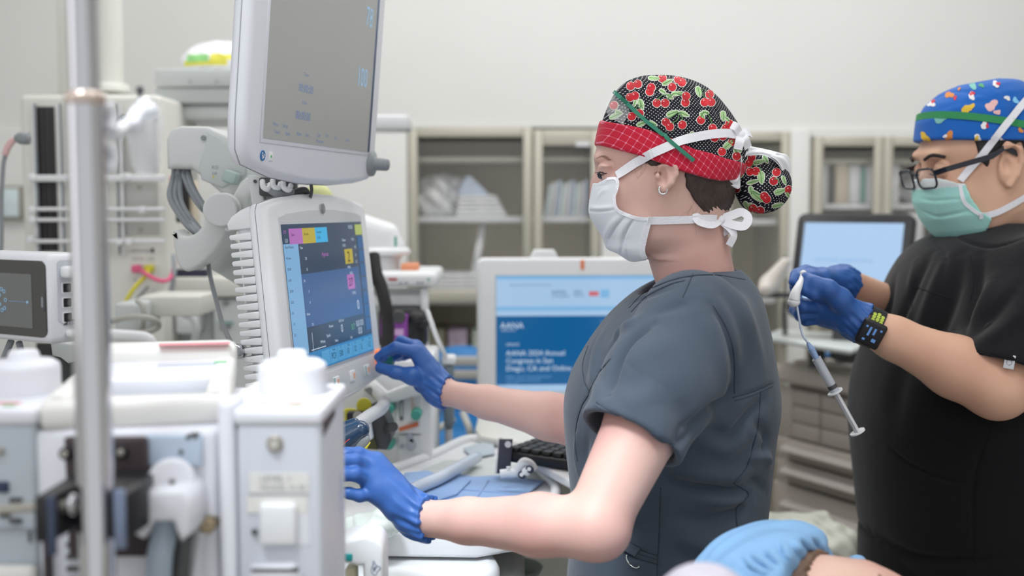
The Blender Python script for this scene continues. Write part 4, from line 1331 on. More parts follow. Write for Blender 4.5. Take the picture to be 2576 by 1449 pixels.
# earring
mb = MB()
ec = P(1668, 477, NY - 0.085)
arc = [ec + Vector((0.0052 * math.cos(t), -0.001, 0.0062 * math.sin(t))) for t in [math.radians(a) for a in range(150, 395, 12)]]
mb.tube(arc, 0.0007, M_silver, n=8)
for q in arc[:13]: mb.ball(q + Vector((-0.0003, -0.0006, 0)), 0.0013, M_silver, n=10)
mb.build('earring', nurse, label='small sparkling hoop earring')
# ------------------------------------------------------------------ foreground: steel pole and the fluid warming machine on it
M_mach = mat('machine_white', '#dcdde3', rough=0.4, noise=0.01, nscale=15)
M_mach2 = mat('machine_cool_grey', '#c3c6ce', rough=0.45, noise=0.015, nscale=15)
M_cream = mat('machine_cream', '#dfded9', rough=0.42)
M_browk = mat('bracket_brown', '#3a2f33', rough=0.5)
M_brass = mat('brass', '#9a8b70', rough=0.35, metal=0.7)
M_screw = mat('screw_steel', '#a9a59c', rough=0.35, metal=0.7)
M_clear = mat('clear_plastic', (0.80, 0.82, 0.86, 1), rough=0.08, alpha=0.28, spec=0.7)
M_pink = mat('pink_plastic', '#e4628c', rough=0.5)
M_yellow = mat('yellow_plastic', '#d8cf3e', rough=0.5)
M_redl = mat('red_lettering', '#d9828a', rough=0.7)
M_greenl = mat('green_mark', '#63b977', rough=0.7)
M_bluel = mat('blue_lettering', '#5a8fd4', rough=0.7)
M_inkgrey = mat('grey_lettering', '#9a9aa2', rough=0.8)

PX, PY_ = P(207, 0, 0.85).x, 0.85
root = thing('pole_stand', 'polished steel pole standing in front at the left, clamped to the white machine', 'pole', (PX, PY_, 0))
zc = P(212, 243, 0.85).z
MB().cyl((PX, PY_, zc - 0.05), (PX, PY_, 2.1), 0.0113, M_chrome, n=40).build('upper_tube', root)
MB().cyl((PX, PY_, 0.10), (PX, PY_, zc - 0.004), 0.0138, M_chrome, n=40).build('lower_tube', root)
MB().lathe([(0.0115, 0.004), (0.0142, 0.003), (0.0150, 0.0), (0.0148, -0.005), (0.0138, -0.006)], mat('collar_metal', '#cdbcb0', rough=0.3, metal=0.7), n=40, M=T(PX, PY_, zc)).build('collar', root)
mb = MB().cyl((PX, PY_, 0.075), (PX, PY_, 0.13), 0.03, M_chrome, n=24)
for k in range(5):
    a = 2 * math.pi * k / 5 + 0.3
    mb.tube([(PX, PY_, 0.10), (PX + 0.16 * math.cos(a), PY_ + 0.16 * math.sin(a), 0.09), (PX + 0.27 * math.cos(a), PY_ + 0.27 * math.sin(a), 0.07)], 0.012, M_chrome)
b = mb.build('base', root)
for k in range(5):
    a = 2 * math.pi * k / 5 + 0.3
    c = Vector((PX + 0.27 * math.cos(a), PY_ + 0.27 * math.sin(a), 0.0301))
    MB().cyl(c + Vector((-0.012, 0, 0)), c + Vector((0.012, 0, 0)), 0.03, M_black, n=20).build('castor', root)
# hooks at the very top
mb = MB()
for k in range(4):
    a = math.pi / 2 * k
    d = Vector((math.cos(a), math.sin(a), 0))
    o = Vector((PX, PY_, 2.1))
    mb.tube(spline([o, o + d * 0.05 + Vector((0, 0, 0.03)), o + d * 0.10, o + d * 0.12 + Vector((0, 0, 0.03))], 5), 0.003, M_chrome)
mb.build('hook', root)

# fluid warmer: centre housing with tray and a pressure chamber at each side
WY = 0.93
warm = thing('fluid_warmer', 'bulky white fluid warming machine with two round-knobbed pressure chambers, blurred at front left', 'medical machine', (P(340, 1300, 1.0).x, 1.05, 0.55))
u = Vector((0.976, 0.218, 0)).normalized(); v = Vector((-0.218, 0.976, 0)).normalized()
O = P(93, 1015, WY); O.z = 0
W_, D_ = 0.158, 0.30
Mw = frame(O, u, v, Vector((0, 0, 1)))
z1 = P(300, 1015, WY).z
mb = MB()
xa_, xb_ = P(97, 1200, WY + .004).x, P(545, 1200, WY + .004).x
mb.box(((xa_ + xb_) / 2 - 0.006, WY + 0.004 + 0.115, (z1 - 0.024 + 0.62) / 2), (xb_ - xa_ + 0.012, 0.23, z1 - 0.024 - 0.62), M_mach, r=0.005)
body_o = mb.build('housing', warm)
# tray rim with sunken middle
mb = MB()
rt = 0.030
mb.box((W_ / 2, rt / 2, z1 - 0.012), (W_, rt, 0.026), M_cream, r=0.008, M=Mw)
mb.box((W_ / 2, D_ - 0.02, z1 - 0.004), (W_, 0.045, 0.040), M_cream, r=0.010, M=Mw)
mb.box((0.012, D_ / 2, z1 - 0.012), (0.024, D_ - 0.02, 0.026), M_cream, r=0.007, M=Mw)
mb.box((W_ - 0.012, D_ / 2, z1 - 0.012), (0.024, D_ - 0.02, 0.026), M_cream, r=0.007, M=Mw)
mb.box((W_ / 2, D_ * 0.70, z1 - 0.010), (W_ - 0.03, D_ * 0.5, 0.018), M_mach, r=0.004, M=Mw)
mb.box((W_ / 2, D_ / 2, z1 - 0.022), (W_ - 0.03, D_ - 0.03, 0.006), M_mach2, M=Mw)
mb.box((W_ * 0.72, D_ * 0.86, z1 + 0.0165), (0.075, 0.010, 0.001), M_redl, M=Mw)
mb.box((W_ * 0.72, D_ * 0.72, z1 + 0.0001), (0.07, 0.012, 0.002), M_mach2, M=Mw)
mb.box((W_ * 0.90, D_ * 0.72, z1 + 0.0008), (0.013, 0.008, 0.002), M_greenl, M=Mw)
mb.build('tray', warm)
# vertical rail between the housing and right chamber
a = P(548, 1200, WY - 0.002); b2 = P(590, 1200, WY - 0.002)
mb = MB().box(((a.x + b2.x) / 2, WY + 0.02, (P(570, 1010, WY).z + 0.62) / 2), (b2.x - a.x, 0.045, P(570, 1010, WY).z - 0.62), M_mach, r=0.005)
mb.box(((a.x + b2.x) / 2 + 0.006, WY + 0.15, (P(600, 990, 1.0).z + 0.62) / 2), (0.03, 0.22, P(600, 990, 1.0).z - 0.62), M_cream, r=0.004)
mb.build('rail', warm)
# fascia details on the housing front
FY = 0.926
def onface(px, py, y=FY): return P(px, py, y)
mb = MB()
f = MB()
for (px0, px1, py0, py1, m, t) in ((372, 512, 1092, 1168, mat('pale_blue_label', '#bccbdc', rough=0.6), 0.0015),):
    a = P(px0, py0, WY + 0.004); b2 = P(px1, py1, WY + 0.004)
    f.box(((a.x + b2.x) / 2, WY + 0.012, (a.z + b2.z) / 2), (b2.x - a.x, 0.030, a.z - b2.z), m, r=0.001)
for (px, py, r) in ((472, 1100, 5), (492, 1098, 5), (482, 1095, 3), (455, 1138, 5)):
    c = P(px, py, WY - 0.004); f.cyl(c, c + Vector((0, 0.012, 0)), r / 2800 * 0.93 * 1.2, M_dgrey, n=16)
f.build('label_plate', warm)
# hose socket: white hood with hose
c = P(430, 1205, WY - 0.02)
h = MB()
h.cyl(P(432, 1212, WY - 0.02), P(432, 1212, WY + 0.02), 0.020, M_mach, n=28, bevel=0.004)
h.prism([(c.x - 0.023, P(0, 1255, WY - .03).z), (c.x - 0.020, P(0, 1225, WY - .03).z), (c.x + 0.018, P(0, 1222, WY - .03).z), (c.x + 0.023, P(0, 1255, WY - .03).z), (c.x + 0.023, P(0, 1330, WY - .03).z), (c.x + 0.014, P(0, 1352, WY - .03).z), (c.x + 0.008, P(0, 1300, WY - .03).z), (c.x - 0.008, P(0, 1300, WY - .03).z), (c.x - 0.016, P(0, 1345, WY - .03).z), (c.x - 0.023, P(0, 1335, WY - .03).z)], WY - 0.045, WY + 0.01, M_mach, r=0.004)
h.cyl(P(433, 1212, WY - 0.024), P(433, 1212, WY - 0.018), 0.0022, M_dgrey, n=12)
h.build('hose_hood', warm)
MB().tube(spline([P(418, 1308, WY - .02), P(412, 1350, WY - .025), P(402, 1400, WY - .03), P(398, 1480, WY - .03), P(396, 1600, WY - .02)], 8), 0.0105, mat('hose_blue_grey', '#9aa7b3', rough=0.4), n=16).build('hose', warm)
MB().tube(spline([P(470, 1345, WY - .01), P(462, 1400, WY - .01), P(450, 1480, WY - .01), P(446, 1600, WY - .01)], 8), 0.010, M_dgrey, n=14).build('hose', warm)
MB().tube(spline([P(500, 1340, WY - .012), P(494, 1400, WY - .012), P(492, 1600, WY - .012)], 8), 0.006, M_clear, n=14).build('hose', warm)
c = P(523, 1322, WY - 0.004)
MB().cyl(c - Vector((0, .004, 0)), c + Vector((0, .02, 0)), 0.0068, M_brass, n=24, bevel=0.0015).build('knurled_screw', warm)
# ribbed vent below the bracket
v_ = MB()
for k in range(6):
    c = P(195, 1370 + k * 30, WY - 0.004)
    v_.box(c, (0.018, 0.006, 0.004), M_dgrey, r=0.001)
v_.box(P(195, 1450, WY + 0.003), (0.024, 0.012, 0.075), M_mach2, r=0.002)
v_.box(P(125, 1430, WY + 0.001), (0.003, 0.016, 0.09), M_browk)
v_.build('vent_strip', warm)

def chamber(px0, px1, kx, ky, kr, label, face_m, left=False):
    a = P(px0, 1062, WY); b_ = P(px1, 1062, WY)
    zt_ = a.z
    dep = 0.135
    ch = MB()
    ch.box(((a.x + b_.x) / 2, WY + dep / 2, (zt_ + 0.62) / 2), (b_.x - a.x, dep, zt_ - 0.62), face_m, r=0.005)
    ch.box(((a.x + b_.x) / 2, WY + dep / 2 + 0.002, zt_ + 0.004), (b_.x - a.x + 0.003, dep + 0.008, 0.014), M_mach, r=0.004)
    o = ch.build('pressure_chamber', warm, label=label)
    zt_ += 0.011
    kn_ = MB()
    kc = Vector((P(kx, ky, WY + dep * 0.62).x, WY + dep * 0.62, zt_))
    kn_.lathe([(kr * 1.02, 0), (kr * 1.02, 0.006), (kr, 0.008), (kr, 0.023), (kr * 0.97, 0.027), (kr * 0.80, 0.0305), (kr * 0.45, 0.0315), (kr * 0.42, 0.037), (kr * 0.36, 0.0395), (0.0005, 0.040)], M_mach, n=56, M=T(kc))
    kn_.build('round_knob', o)
    d_ = MB()
    d_.box((kc.x, WY + 0.028, zt_ + 0.0004), (0.040, 0.006, 0.0008), M_redl)
    d_.box((kc.x + 0.016, WY + 0.016, zt_ + 0.0004), (0.010, 0.005, 0.0008), M_greenl)
    d_.build('marking', o)
    return o, a, b_, kc
oR, a, b_, kc = chamber(592, 806, 736, 950, 0.0312, 'right-hand chamber with a screw and square button', M_mach2)
s = MB()
c = P(690, 1117, WY - 0.003)
s.cyl(c, c + Vector((0, 0.006, 0)), 0.0072, M_screw, n=28, bevel=0.0015)
s.cyl(c - Vector((0, 0.002, 0)), c + Vector((0, 0.003, 0)), 0.0035, mat('screw_centre', '#cfcdc6', rough=0.3, metal=0.5), n=16)
s.build('front_screw', oR)
s = MB()
for (px0, px1, py0, py1, m, t) in ((628, 778, 1190, 1240, M_cream, .001), (622, 775, 1248, 1290, M_cream, .001), (625, 775, 1240, 1242, M_inkgrey, 0.0012), (722, 780, 1290, 1370, M_mach, .0006)):
    p0 = P(px0, py0, WY); p1 = P(px1, py1, WY)
    s.box(((p0.x + p1.x) / 2, WY - t / 2, (p0.z + p1.z) / 2), (p1.x - p0.x, t, p0.z - p1.z), m)
Mt = frame(P(655, 1212, WY - 0.0015), Vector((1, 0, 0)), Vector((0, 0, 1)), Vector((0, -1, 0)))
s.text('LEVEL 1', 0.0078, Mt, M_inkgrey)
Mt = frame(P(655, 1234, WY - 0.0015), Vector((1, 0, 0)), Vector((0, 0, 1)), Vector((0, -1, 0)))
s.text('MODEL H-30', 0.0068, Mt, M_inkgrey)
s.build('front_label', oR)
p0 = P(655, 1262, WY); p1 = P(749, 1368, WY)
MB().box(((p0.x + p1.x) / 2, WY - 0.003, (p0.z + p1.z) / 2), (p1.x - p0.x, 0.010, p0.z - p1.z), M_white, r=0.004, seg=3).build('square_button', oR)
c = P(640, 1338, WY - 0.001)
MB().ball(c, 0.0028, M_dgrey).build('dark_stud', oR)
l_ = MB()
c = P(700, 1450, WY)
l_.prism([(c.x - 0.021, c.z - 0.05), (c.x + 0.021, c.z - 0.05), (c.x + 0.021, c.z + 0.004), (c.x + 0.014, c.z + 0.013), (c.x - 0.021, c.z + 0.013)], WY - 0.014, WY + 0.002, M_mach, r=0.003)
l_.box((c.x, WY - 0.012, c.z + 0.010), (0.040, 0.006, 0.003), M_dgrey, r=0.001)
l_.build('latch', oR)
# right side of the chamber: dark window and blue lettering
s = MB()
xr = b_.x + 0.0006
s.prism([(WY + 0.012, P(0, 1106, WY).z), (WY + 0.012, P(0, 1060, WY).z - 0.001), (WY + 0.075, P(0, 1060, WY).z - 0.001), (WY + 0.075, P(0, 1085, WY).z)], 0, 0.0015, M_browk, M=frame((xr, 0, 0), (0, 1, 0), (-1, 0, 0), (0, 0, 1)))
s.build('side_window', oR)
s = MB()
s.text('LEVEL 1', 0.011, frame((xr + 0.0006, WY + 0.100, P(0, 1240, WY + .10).z), Vector((0, 0, -1)), Vector((0, 1, 0)), Vector((1, 0, 0))), M_bluel, align='CENTER')
s.build('side_lettering', oR)
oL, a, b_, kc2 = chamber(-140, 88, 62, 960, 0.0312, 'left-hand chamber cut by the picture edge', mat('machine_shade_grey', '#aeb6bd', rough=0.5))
for (px, py, w_, h_, m) in ((0, 1135, 0.006, 0.006, M_screw), (40, 1258, 0.010, 0.004, M_dgrey), (8, 1225, 0.009, 0.009, mat('navy', '#2c3450', rough=0.5)), (12, 1290, 0.008, 0.008, M_dgrey), (40, 1310, 0.01, 0.004, M_dgrey), (20, 1330, 0.05, 0.001, M_inkgrey), (75, 1350, 0.001, 0.01, M_dgrey)):
    MB().box(P(px, py, WY - 0.001), (w_, 0.005, h_), m, r=0.0008).build('front_fitting', oL)
p0 = P(-60, 1432, WY - 0.01)
MB().box((p0.x + 0.015, WY - 0.006, p0.z - 0.02), (0.07, 0.014, 0.045), M_cream, r=0.006).build('latch', oL)
# black bracket and clamp holding the machine to the pole
br = MB()
c = P(240, 1245, WY - 0.004)
br.prism([(P(135, 0, WY).x, P(0, 1100, WY).z), (P(350, 0, WY).x, P(0, 1100, WY).z), (P(350, 0, WY).x, P(0, 1395, WY).z), (P(140, 0, WY).x, P(0, 1395, WY).z)], WY - 0.008, WY + 0.008, M_browk, r=0.003)
brk = br.build('mounting_bracket', warm)
for (px, py) in ((167, 1140), (308, 1136), (175, 1312), (310, 1318)):
    c = P(px, py, WY - 0.008)
    s = MB().cyl(c - Vector((0, 0.004, 0)), c, 0.0055, M_black, n=20, bevel=0.001)
    s.cyl(c - Vector((0, 0.006, 0)), c, 0.0032, M_screw, n=14, bevel=0.0008)
    s.build('bolt', brk)
cl = MB()
z0 = P(0, 1250, 0.88).z
xl = P(70, 0, 0.86).x; xr_ = P(335, 0, 0.86).x
cl.prism([(xl + 0.004, 0.835), (xl + 0.016, 0.835), (xl + 0.020, 0.872), (PX - 0.020, 0.880), (PX - 0.0142, 0.868), (PX - 0.0142, 0.86), (PX - 0.003, 0.868), (PX + 0.003, 0.868), (PX + 0.0142, 0.858), (PX + 0.0142, 0.842), (PX + 0.026, 0.842), (PX + 0.030, 0.88), (PX + 0.024, 0.925), (PX - 0.032, 0.925), (xl + 0.004, 0.90)], z0 - 0.024, z0 + 0.012, M_black,
         M=frame((0, 0, 0), (1, 0, 0), (0, 0, 1), (0, 1, 0)), r=0.002)
cl.box((PX + 0.0225, 0.838, z0 - 0.006), (0.008, 0.006, 0.046), mat('clamp_edge_steel', '#7e8aa3', rough=0.35, metal=0.6), r=0.001)
cl.box((xl + 0.017, 0.834, z0 - 0.010), (0.006, 0.005, 0.046), mat('clamp_edge_dark', '#39435a', rough=0.4), r=0.001)
cl.build('pole_clamp', warm)
th = MB()
th.cyl((xl - 0.03, 0.850, z0 - 0.002), (PX - 0.0155, 0.850, z0 + 0.002), 0.0038, M_screw, n=18)
for k in range(14):
    x = xl + 0.018 + k * 0.0022
    th.cyl((x, 0.850, z0), (x + 0.0011, 0.850, z0), 0.0044, M_screw, n=18)
th.cyl((PX - 0.021, 0.850, z0 + 0.002), (PX - 0.0150, 0.850, z0 + 0.002), 0.0085, M_chrome, n=20, bevel=0.002)
th.build('clamp_screw', warm)
# column that carries the machine down to a wheeled base
lg = MB()
lg.box((-0.33, 1.06, 0.40), (0.10, 0.10, 0.46), M_mach2, r=0.006)
lg.box((-0.33, 1.06, 0.13), (0.42, 0.26, 0.08), M_mach2, r=0.02)
lg.build('pedestal', warm)
for sx in (-1, 1):
    for sy in (-1, 1):
        MB().cyl((-0.33 + sx * 0.17 - 0.012, 1.06 + sy * 0.10, 0.045), (-0.33 + sx * 0.17 + 0.012, 1.06 + sy * 0.10, 0.045), 0.045, M_black, n=20).build('castor', warm)

# clear drip chamber bulb hung beside the pole, with white clamp and dark sensor lead
bt = thing('suction_bottle', 'small clear hanging bottle with white clamp just right of the steel pole', 'bottle', P(365, 440, 0.98))
M_ = T(P(366, 345, 0.98))
MB().lathe([(0.0005, -0.034), (0.008, -0.033), (0.0125, -0.024), (0.0145, 0.0), (0.0150, 0.020), (0.012, 0.027), (0.008, 0.030)], M_clear, n=32, M=M_, cap=False).build('bulb', bt)
mb = MB()
mb.cyl(P(352, 272, 0.98), P(380, 266, 0.98), 0.008, M_mach, n=20, bevel=0.002)
mb.tube(spline([P(385, 275, 0.98), P(350, 285, 0.97), P(335, 310, 0.96), P(318, 318, 0.95)], 6), 0.0072, M_mach)
mb.tube(spline([P(318, 318, 0.95), P(290, 335, 0.92), P(262, 330, 0.88), P(243, 325, 0.865)], 6), 0.006, mat('milky_plastic', '#d5d6d8', rough=0.3, alpha=0.85))
mb.build('clamp', bt)
ld = thing('sensor_lead', 'dark sensor lead with a black clip beside the clear bottle', 'cable', P(352, 330, 0.96))
MB().tube(spline([P(352, 235, 0.99), P(348, 262, 0.985), P(335, 288, 0.975), P(320, 300, 0.965)], 6), 0.0015, M_dgrey, n=10).build('wire', ld)
MB().ball(P(352, 226, 0.99), (0.0035, 0.0035, 0.004), M_dgrey, n=14).build('wire_end', ld)
MB().box((0, 0, 0), (0.011, 0.008, 0.007), M_black, r=0.0015, M=T(P(307, 307, 0.955)) @ RY(-0.75)).build('clip', ld)
# white cuffs of tubing bundled down the pole
for i, (x0, y0, x1, y1, r) in enumerate(((276, 262, 284, 330, 0.0052), (282, 365, 278, 430, 0.0045))):
    MB().tube(spline([P(x0 - 8, y0, 0.862), P(x0 + 3, (y0 + y1) / 2, 0.866), P(x1 - 6, y1, 0.862)], 8), r, M_mach, n=14).build('tube_holder', label=('upper' if i == 0 else 'lower') + ' short white holder clipped to the right side of the pole', cat='holder')

# ------------------------------------------------------------------ the two displays of the anaesthesia machine
ax_u = Vector((0.236, 1.0, 0)).normalized()
ax_n = ax_u.cross(Vector((0, 0, 1)))
def disp_frame(o, tilt):
    t = math.radians(tilt)
    zu = Vector((0, 0, 1)) * math.cos(t) - ax_n * math.sin(t)
    nn = ax_u.cross(zu)
    return frame(o, ax_u, -nn, zu)
M_scr_dark = mat('display_dark', (0.012, 0.016, 0.028, 1), rough=0.12, spec=0.8, ior=1.5)
nt = M_scr_dark.node_tree; b0 = nt.nodes['Principled BSDF']; b0.inputs['Emission Color'].default_value = (0.02, 0.045, 0.09, 1); b0.inputs['Emission Strength'].default_value = 0.9
M_scr_top = mat('display_haze_grey', (0.38, 0.39, 0.37, 1), rough=0.30, spec=1.0, ior=1.6)  # base grey lightened to carry the room's reflected haze on the screen
def glow(name, col, e=1.0):
    if name in MATS: return MATS[name]
    m = mat(name, col, rough=0.15)
    b = m.node_tree.nodes['Principled BSDF']
    c = C(col); b.inputs['Base Color'].default_value = (c[0] * 0.15, c[1] * 0.15, c[2] * 0.15, 1)
    b.inputs['Emission Color'].default_value = c; b.inputs['Emission Strength'].default_value = e
    return m
# upper display
MU = disp_frame(P(659, 347, 1.445), -4.8)
up_ = thing('patient_monitor', 'large white-framed upper display with a dim grey screen and grey side knob', 'monitor', P(680, 450, 1.55))
mb = MB()
out = [(-0.049, 0.50), (-0.050, 0.02), (-0.046, -0.018), (-0.030, -0.036), (0.05, -0.050), (0.15, -0.057), (0.25, -0.057), (0.36, -0.051), (0.405, -0.045), (0.420, -0.032), (0.424, 0.0), (0.424, 0.50)]
mb.prism(out, 0.0, 0.028, M_white2, M=MU, r=0.011, seg=4)
mb.prism([(0.02, -0.02), (0.36, -0.02), (0.34, 0.30), (0.04, 0.30)], 0.024, 0.055, M_white2, M=MU, r=0.012, seg=3)
mb.tube([MU @ Vector((x - 0.0002 * (1 if x < 0.1 else -1), 0.0135, z - (0.0003 if z < 0.3 else 0))) for x, z in out], 0.0006, M_inkgrey, n=6, closed=True)
mb.build('casing', up_)
mb = MB()
mb.prism([(-0.006, -0.006), (0.382, -0.006), (0.382, 0.31), (-0.006, 0.31)], -0.0012, 0.004, M_white2, M=MU, r=0.0008)
mb.build('screen_frame', up_)
sc = MB()
sc.prism([(0, 0), (0.376, 0), (0.376, 0.305), (0, 0.305)], -0.0018, 0.001, M_scr_top, M=MU)
def ontext(mb, s, size, x, z, m, M, y=-0.0022, sx=1.0, align='LEFT'):
    mb.text(s, size, M @ frame((x, y, z), (1, 0, 0), (0, 0, 1), (0, -1, 0)), m, align, sx)
G1 = glow('glow_pale_blue', '#8fb6d6', 0.75); G2 = glow('glow_blue_grey', '#7d90b8', 0.65)
ontext(sc, '78', 0.043, 0.330, 0.195, G1, MU, sx=0.72)
ontext(sc, '100', 0.043, 0.310, 0.100, G1, MU, sx=0.68)
ontext(sc, '00:00:00', 0.0170, 0.098, 0.070, G2, MU, sx=0.85)
ontext(sc, '00:00:00', 0.0170, 0.094, 0.032, G2, MU, sx=0.85)
for (x, z, s_t) in ((0.112, 0.092, 'Timer'), (0.112, 0.054, 'Clock'), (0.025, 0.018, 'Menu'), (0.055, 0.018, 'Setup'), (0.03, 0.008, 'Trend'), (0.065, 0.008, 'Auto'), (0.10, 0.010, 'Alarm'), (0.13, 0.010, 'Start'), (0.17, 0.012, 'Cuff'), (0.20, 0.014, 'Zero'), (0.17, 0.004, 'Pressure'), (0.235, 0.012, 'Print'), (0.28, 0.012, 'Home')):
    ontext(sc, s_t, 0.007, x, z, G2, MU)
sc.build('screen', up_)
kb = MB()
kM = MU @ T(0.404, -0.001, -0.018)
kb.lathe([(0.0005, -0.030), (0.0085, -0.030), (0.010, -0.027), (0.0105, -0.010), (0.014, -0.007), (0.0205, -0.004), (0.021, 0.0)], M_grey, n=36, M=kM @ RX(-math.pi / 2) @ RX(math.pi) @ RX(0) if False else MU @ T(0.402, 0, -0.018) @ RX(-math.pi / 2))
kb.build('knob', up_)
bd_ = MB()
bd_.cyl(MU @ Vector((0.004, -0.0012, -0.0225)), MU @ Vector((0.004, 0.001, -0.0225)), 0.0068, mat('badge_blue', '#2f6ea6', rough=0.4), n=28)
for (x, z, r) in ((0.002, -0.0195, 0.0012), (0.0065, -0.0215, 0.0012), (0.002, -0.0225, 0.0012)):
    bd_.cyl(MU @ Vector((x, -0.0016, z)), MU @ Vector((x, -0.0012, z)), r, M_white, n=12)
bd_.quad([MU @ Vector((0.0015, -0.0016, -0.027)), MU @ Vector((0.0075, -0.0016, -0.0245)), MU @ Vector((0.0060, -0.0016, -0.0225)), MU @ Vector((0.0015, -0.0016, -0.024))], M_white)
bd_.build('round_badge', up_)
pb = MB()
pb.box((0.028, -0.0004, -0.0225), (0.012, 0.001, 0.012), M_white, r=0.0004, M=MU)
pb.cyl(MU @ Vector((0.028, -0.0014, -0.0225)), MU @ Vector((0.028, -0.0009, -0.0225)), 0.0018, M_greenl, n=10)
pb.build('power_button', up_)
MB().tube([MU @ Vector(q) for q in ((0.382, -0.001, 0.0), (0.382, -0.001, 0.30))], 0.0025, mat('screen_edge_blue_grey', '#5d6a80', rough=0.4)).build('screen_edge_strip', up_)  # thin blue-grey strip up the far edge of the screen

# lower display
ML = disp_frame(P(704, 565, 1.54), 5.5)
low_ = thing('ventilator_display', 'white ventilator display with blue graphs and ribbed side vents, below the grey screen', 'monitor', P(720, 1010, 1.62))
H = 0.213
out = [(-0.037, 0.020), (-0.030, 0.030), (0.02, 0.038), (0.09, 0.0435), (0.15, 0.045), (0.21, 0.0435), (0.28, 0.038), (0.330, 0.030), (0.338, 0.022), (0.343, -0.1), (0.346, -H - 0.02), (0.343, -H - 0.042), (0.335, -H - 0.050), (0.22, -H - 0.060), (0.10, -H - 0.064), (-0.02, -H - 0.062), (-0.036, -H - 0.052), (-0.039, -H - 0.02)]
mb = MB()
mb.prism(out, 0.0, 0.030, M_white, M=ML, r=0.009, seg=4)
mb.tube([MU.inverted() @ q if False else q for q in [ML @ Vector((x - 0.0002 * (1 if x < 0.1 else -1), 0.017, z - (0.0002 if z < -0.1 else -0.0002))) for x, z in out]], 0.0005, M_inkgrey, n=6, closed=True)
mb.build('casing', low_)
bz = MB()
bz.prism([(-0.004, 0.010), (0.02, 0.0145), (0.10, 0.0195), (0.15, 0.0200), (0.20, 0.0195), (0.285, 0.0145), (0.309, 0.010), (0.309, -H - 0.004), (-0.004, -H - 0.004)], -0.0012, 0.003, mat('bezel_light_grey', '#c4c7ca', rough=0.4), M=ML, r=0.0008)
bz.build('screen_frame', low_)
fp = MB()
fp.prism([(-0.026, -H - 0.010), (0.334, -H - 0.008), (0.334, -H - 0.046), (0.20, -H - 0.052), (-0.02, -H - 0.053)], -0.0010, 0.002, mat('panel_grey', '#d0d3d4', rough=0.4), M=ML, r=0.0006)
fp.build('key_panel', low_)
sc = MB()
W2 = 0.305
sc.prism([(0, -H), (W2, -H), (W2, 0), (0, 0)], -0.0016, 0.001, M_scr_dark, M=ML)
def rectl(x0, x1, z0, z1, m, y=-0.0020):
    sc.quad([ML @ Vector((x0 * W2, y, -z0 * H)), ML @ Vector((x0 * W2, y, -z1 * H)), ML @ Vector((x1 * W2, y, -z1 * H)), ML @ Vector((x1 * W2, y, -z0 * H))], m)
rectl(0.0, 0.16, 0.13, 0.87, glow('glow_light_blue', '#82b2dc', 0.75))
rectl(0.0, 1.0, 0.87, 1.0, glow('glow_mid_blue', '#3a86bd', 0.75))
rectl(0.0, 0.07, 0.0, 0.13, M_scr_dark, -0.0021)
rectl(0.07, 0.22, 0.03, 0.135, glow('glow_violet', '#b06fb8', 0.8))
rectl(0.22, 0.37, 0.03, 0.135, glow('glow_mustard', '#b9a944', 0.8))
rectl(0.37, 0.52, 0.03, 0.135, glow('glow_sky', '#42aee0', 0.8))
rectl(0.90, 1.0, 0.02, 0.10, glow('glow_lime', '#a9b96a', 0.8))
for k in range(7): rectl(0.92, 1.0, 0.11 + 0.105 * k, 0.205 + 0.105 * k, glow('glow_tab', '#3e71ab', 0.55))
rectl(0.72, 0.83, 0.20, 0.31, glow('glow_mustard', '#b9a944', 0.8), -0.0022)
rectl(0.72, 0.82, 0.39, 0.50, glow('glow_violet', '#b06fb8', 0.8), -0.0022)
rectl(0.16, 0.9, 0.34, 0.70, glow('glow_plot_reflection', '#4a70a6', 0.6), -0.0019)  # plot area, its glow lifted to carry the room's pale blue reflection
for k in range(7):
    rectl(0.30 + 0.1 * k, 0.395 + 0.1 * k, 0.885, 0.99, glow('glow_key_blue', '#5da3d2', 0.75), -0.0022)
TX = glow('glow_text', '#cfe0f2', 0.8); DK = glow('ink_dark', '#10202e', 0.1); PT = glow('glow_pink_text', '#b06fb8', 0.8); GT = glow('glow_green_text', '#6cc08c', 0.7)
def tl(s, size, x, z, m, sx=1.0): ontext(sc, s, size, x * W2, -z * H, m, ML, y=-0.0026, sx=sx)
tl('Sevo', 0.006, 0.09, 0.08, DK); tl('Iso mL', 0.006, 0.235, 0.08, DK); tl('Suction', 0.006, 0.385, 0.07, DK); tl('0.00', 0.006, 0.39, 0.11, DK)
tl('ETS', 0.006, 0.01, 0.06, PT); tl('1.0', 0.008, 0.015, 0.12, TX); tl('10:25', 0.008, 0.80, 0.05, TX)
tl('2', 0.024, 0.75, 0.295, DK); tl('27', 0.018, 0.735, 0.475, DK); tl('Apnea', 0.010, 0.42, 0.235, PT)
tl('0', 0.022, 0.82, 0.66, TX, 0.8); tl('0', 0.018, 0.57, 0.795, TX, 0.8); tl('0.0 0.0', 0.014, 0.78, 0.785, TX, 0.8); tl('0.0', 0.016, 0.80, 0.845, TX, 0.8); tl('0.7', 0.014, 0.71, 0.80, GT, 0.8)
for i, s in enumerate(('New Patient', '40 mm', '30.00', '0.30', '20.00', '0.20', '0.0', '1.0', '2.0')): tl(s, 0.0055, 0.012, 0.16 + 0.072 * i, DK)
for i, s in enumerate(('Paw', '20', '15', '10', '5', '0', 'Flow', '30')): tl(s, 0.0055, 0.175 if i % 3 == 0 else 0.22, 0.17 + 0.075 * i, TX)
for i, s in enumerate(('PCV', '500', '10', '12', '5', '1:2')): tl(s, 0.0135, 0.415 + 0.1 * i, 0.962, DK, 0.75)
for i, s in enumerate(('Mode', 'TV', 'Rate', 'I:E', 'PEEP', 'Limit')): tl(s, 0.005, 0.43 + 0.1 * i, 0.905, DK)
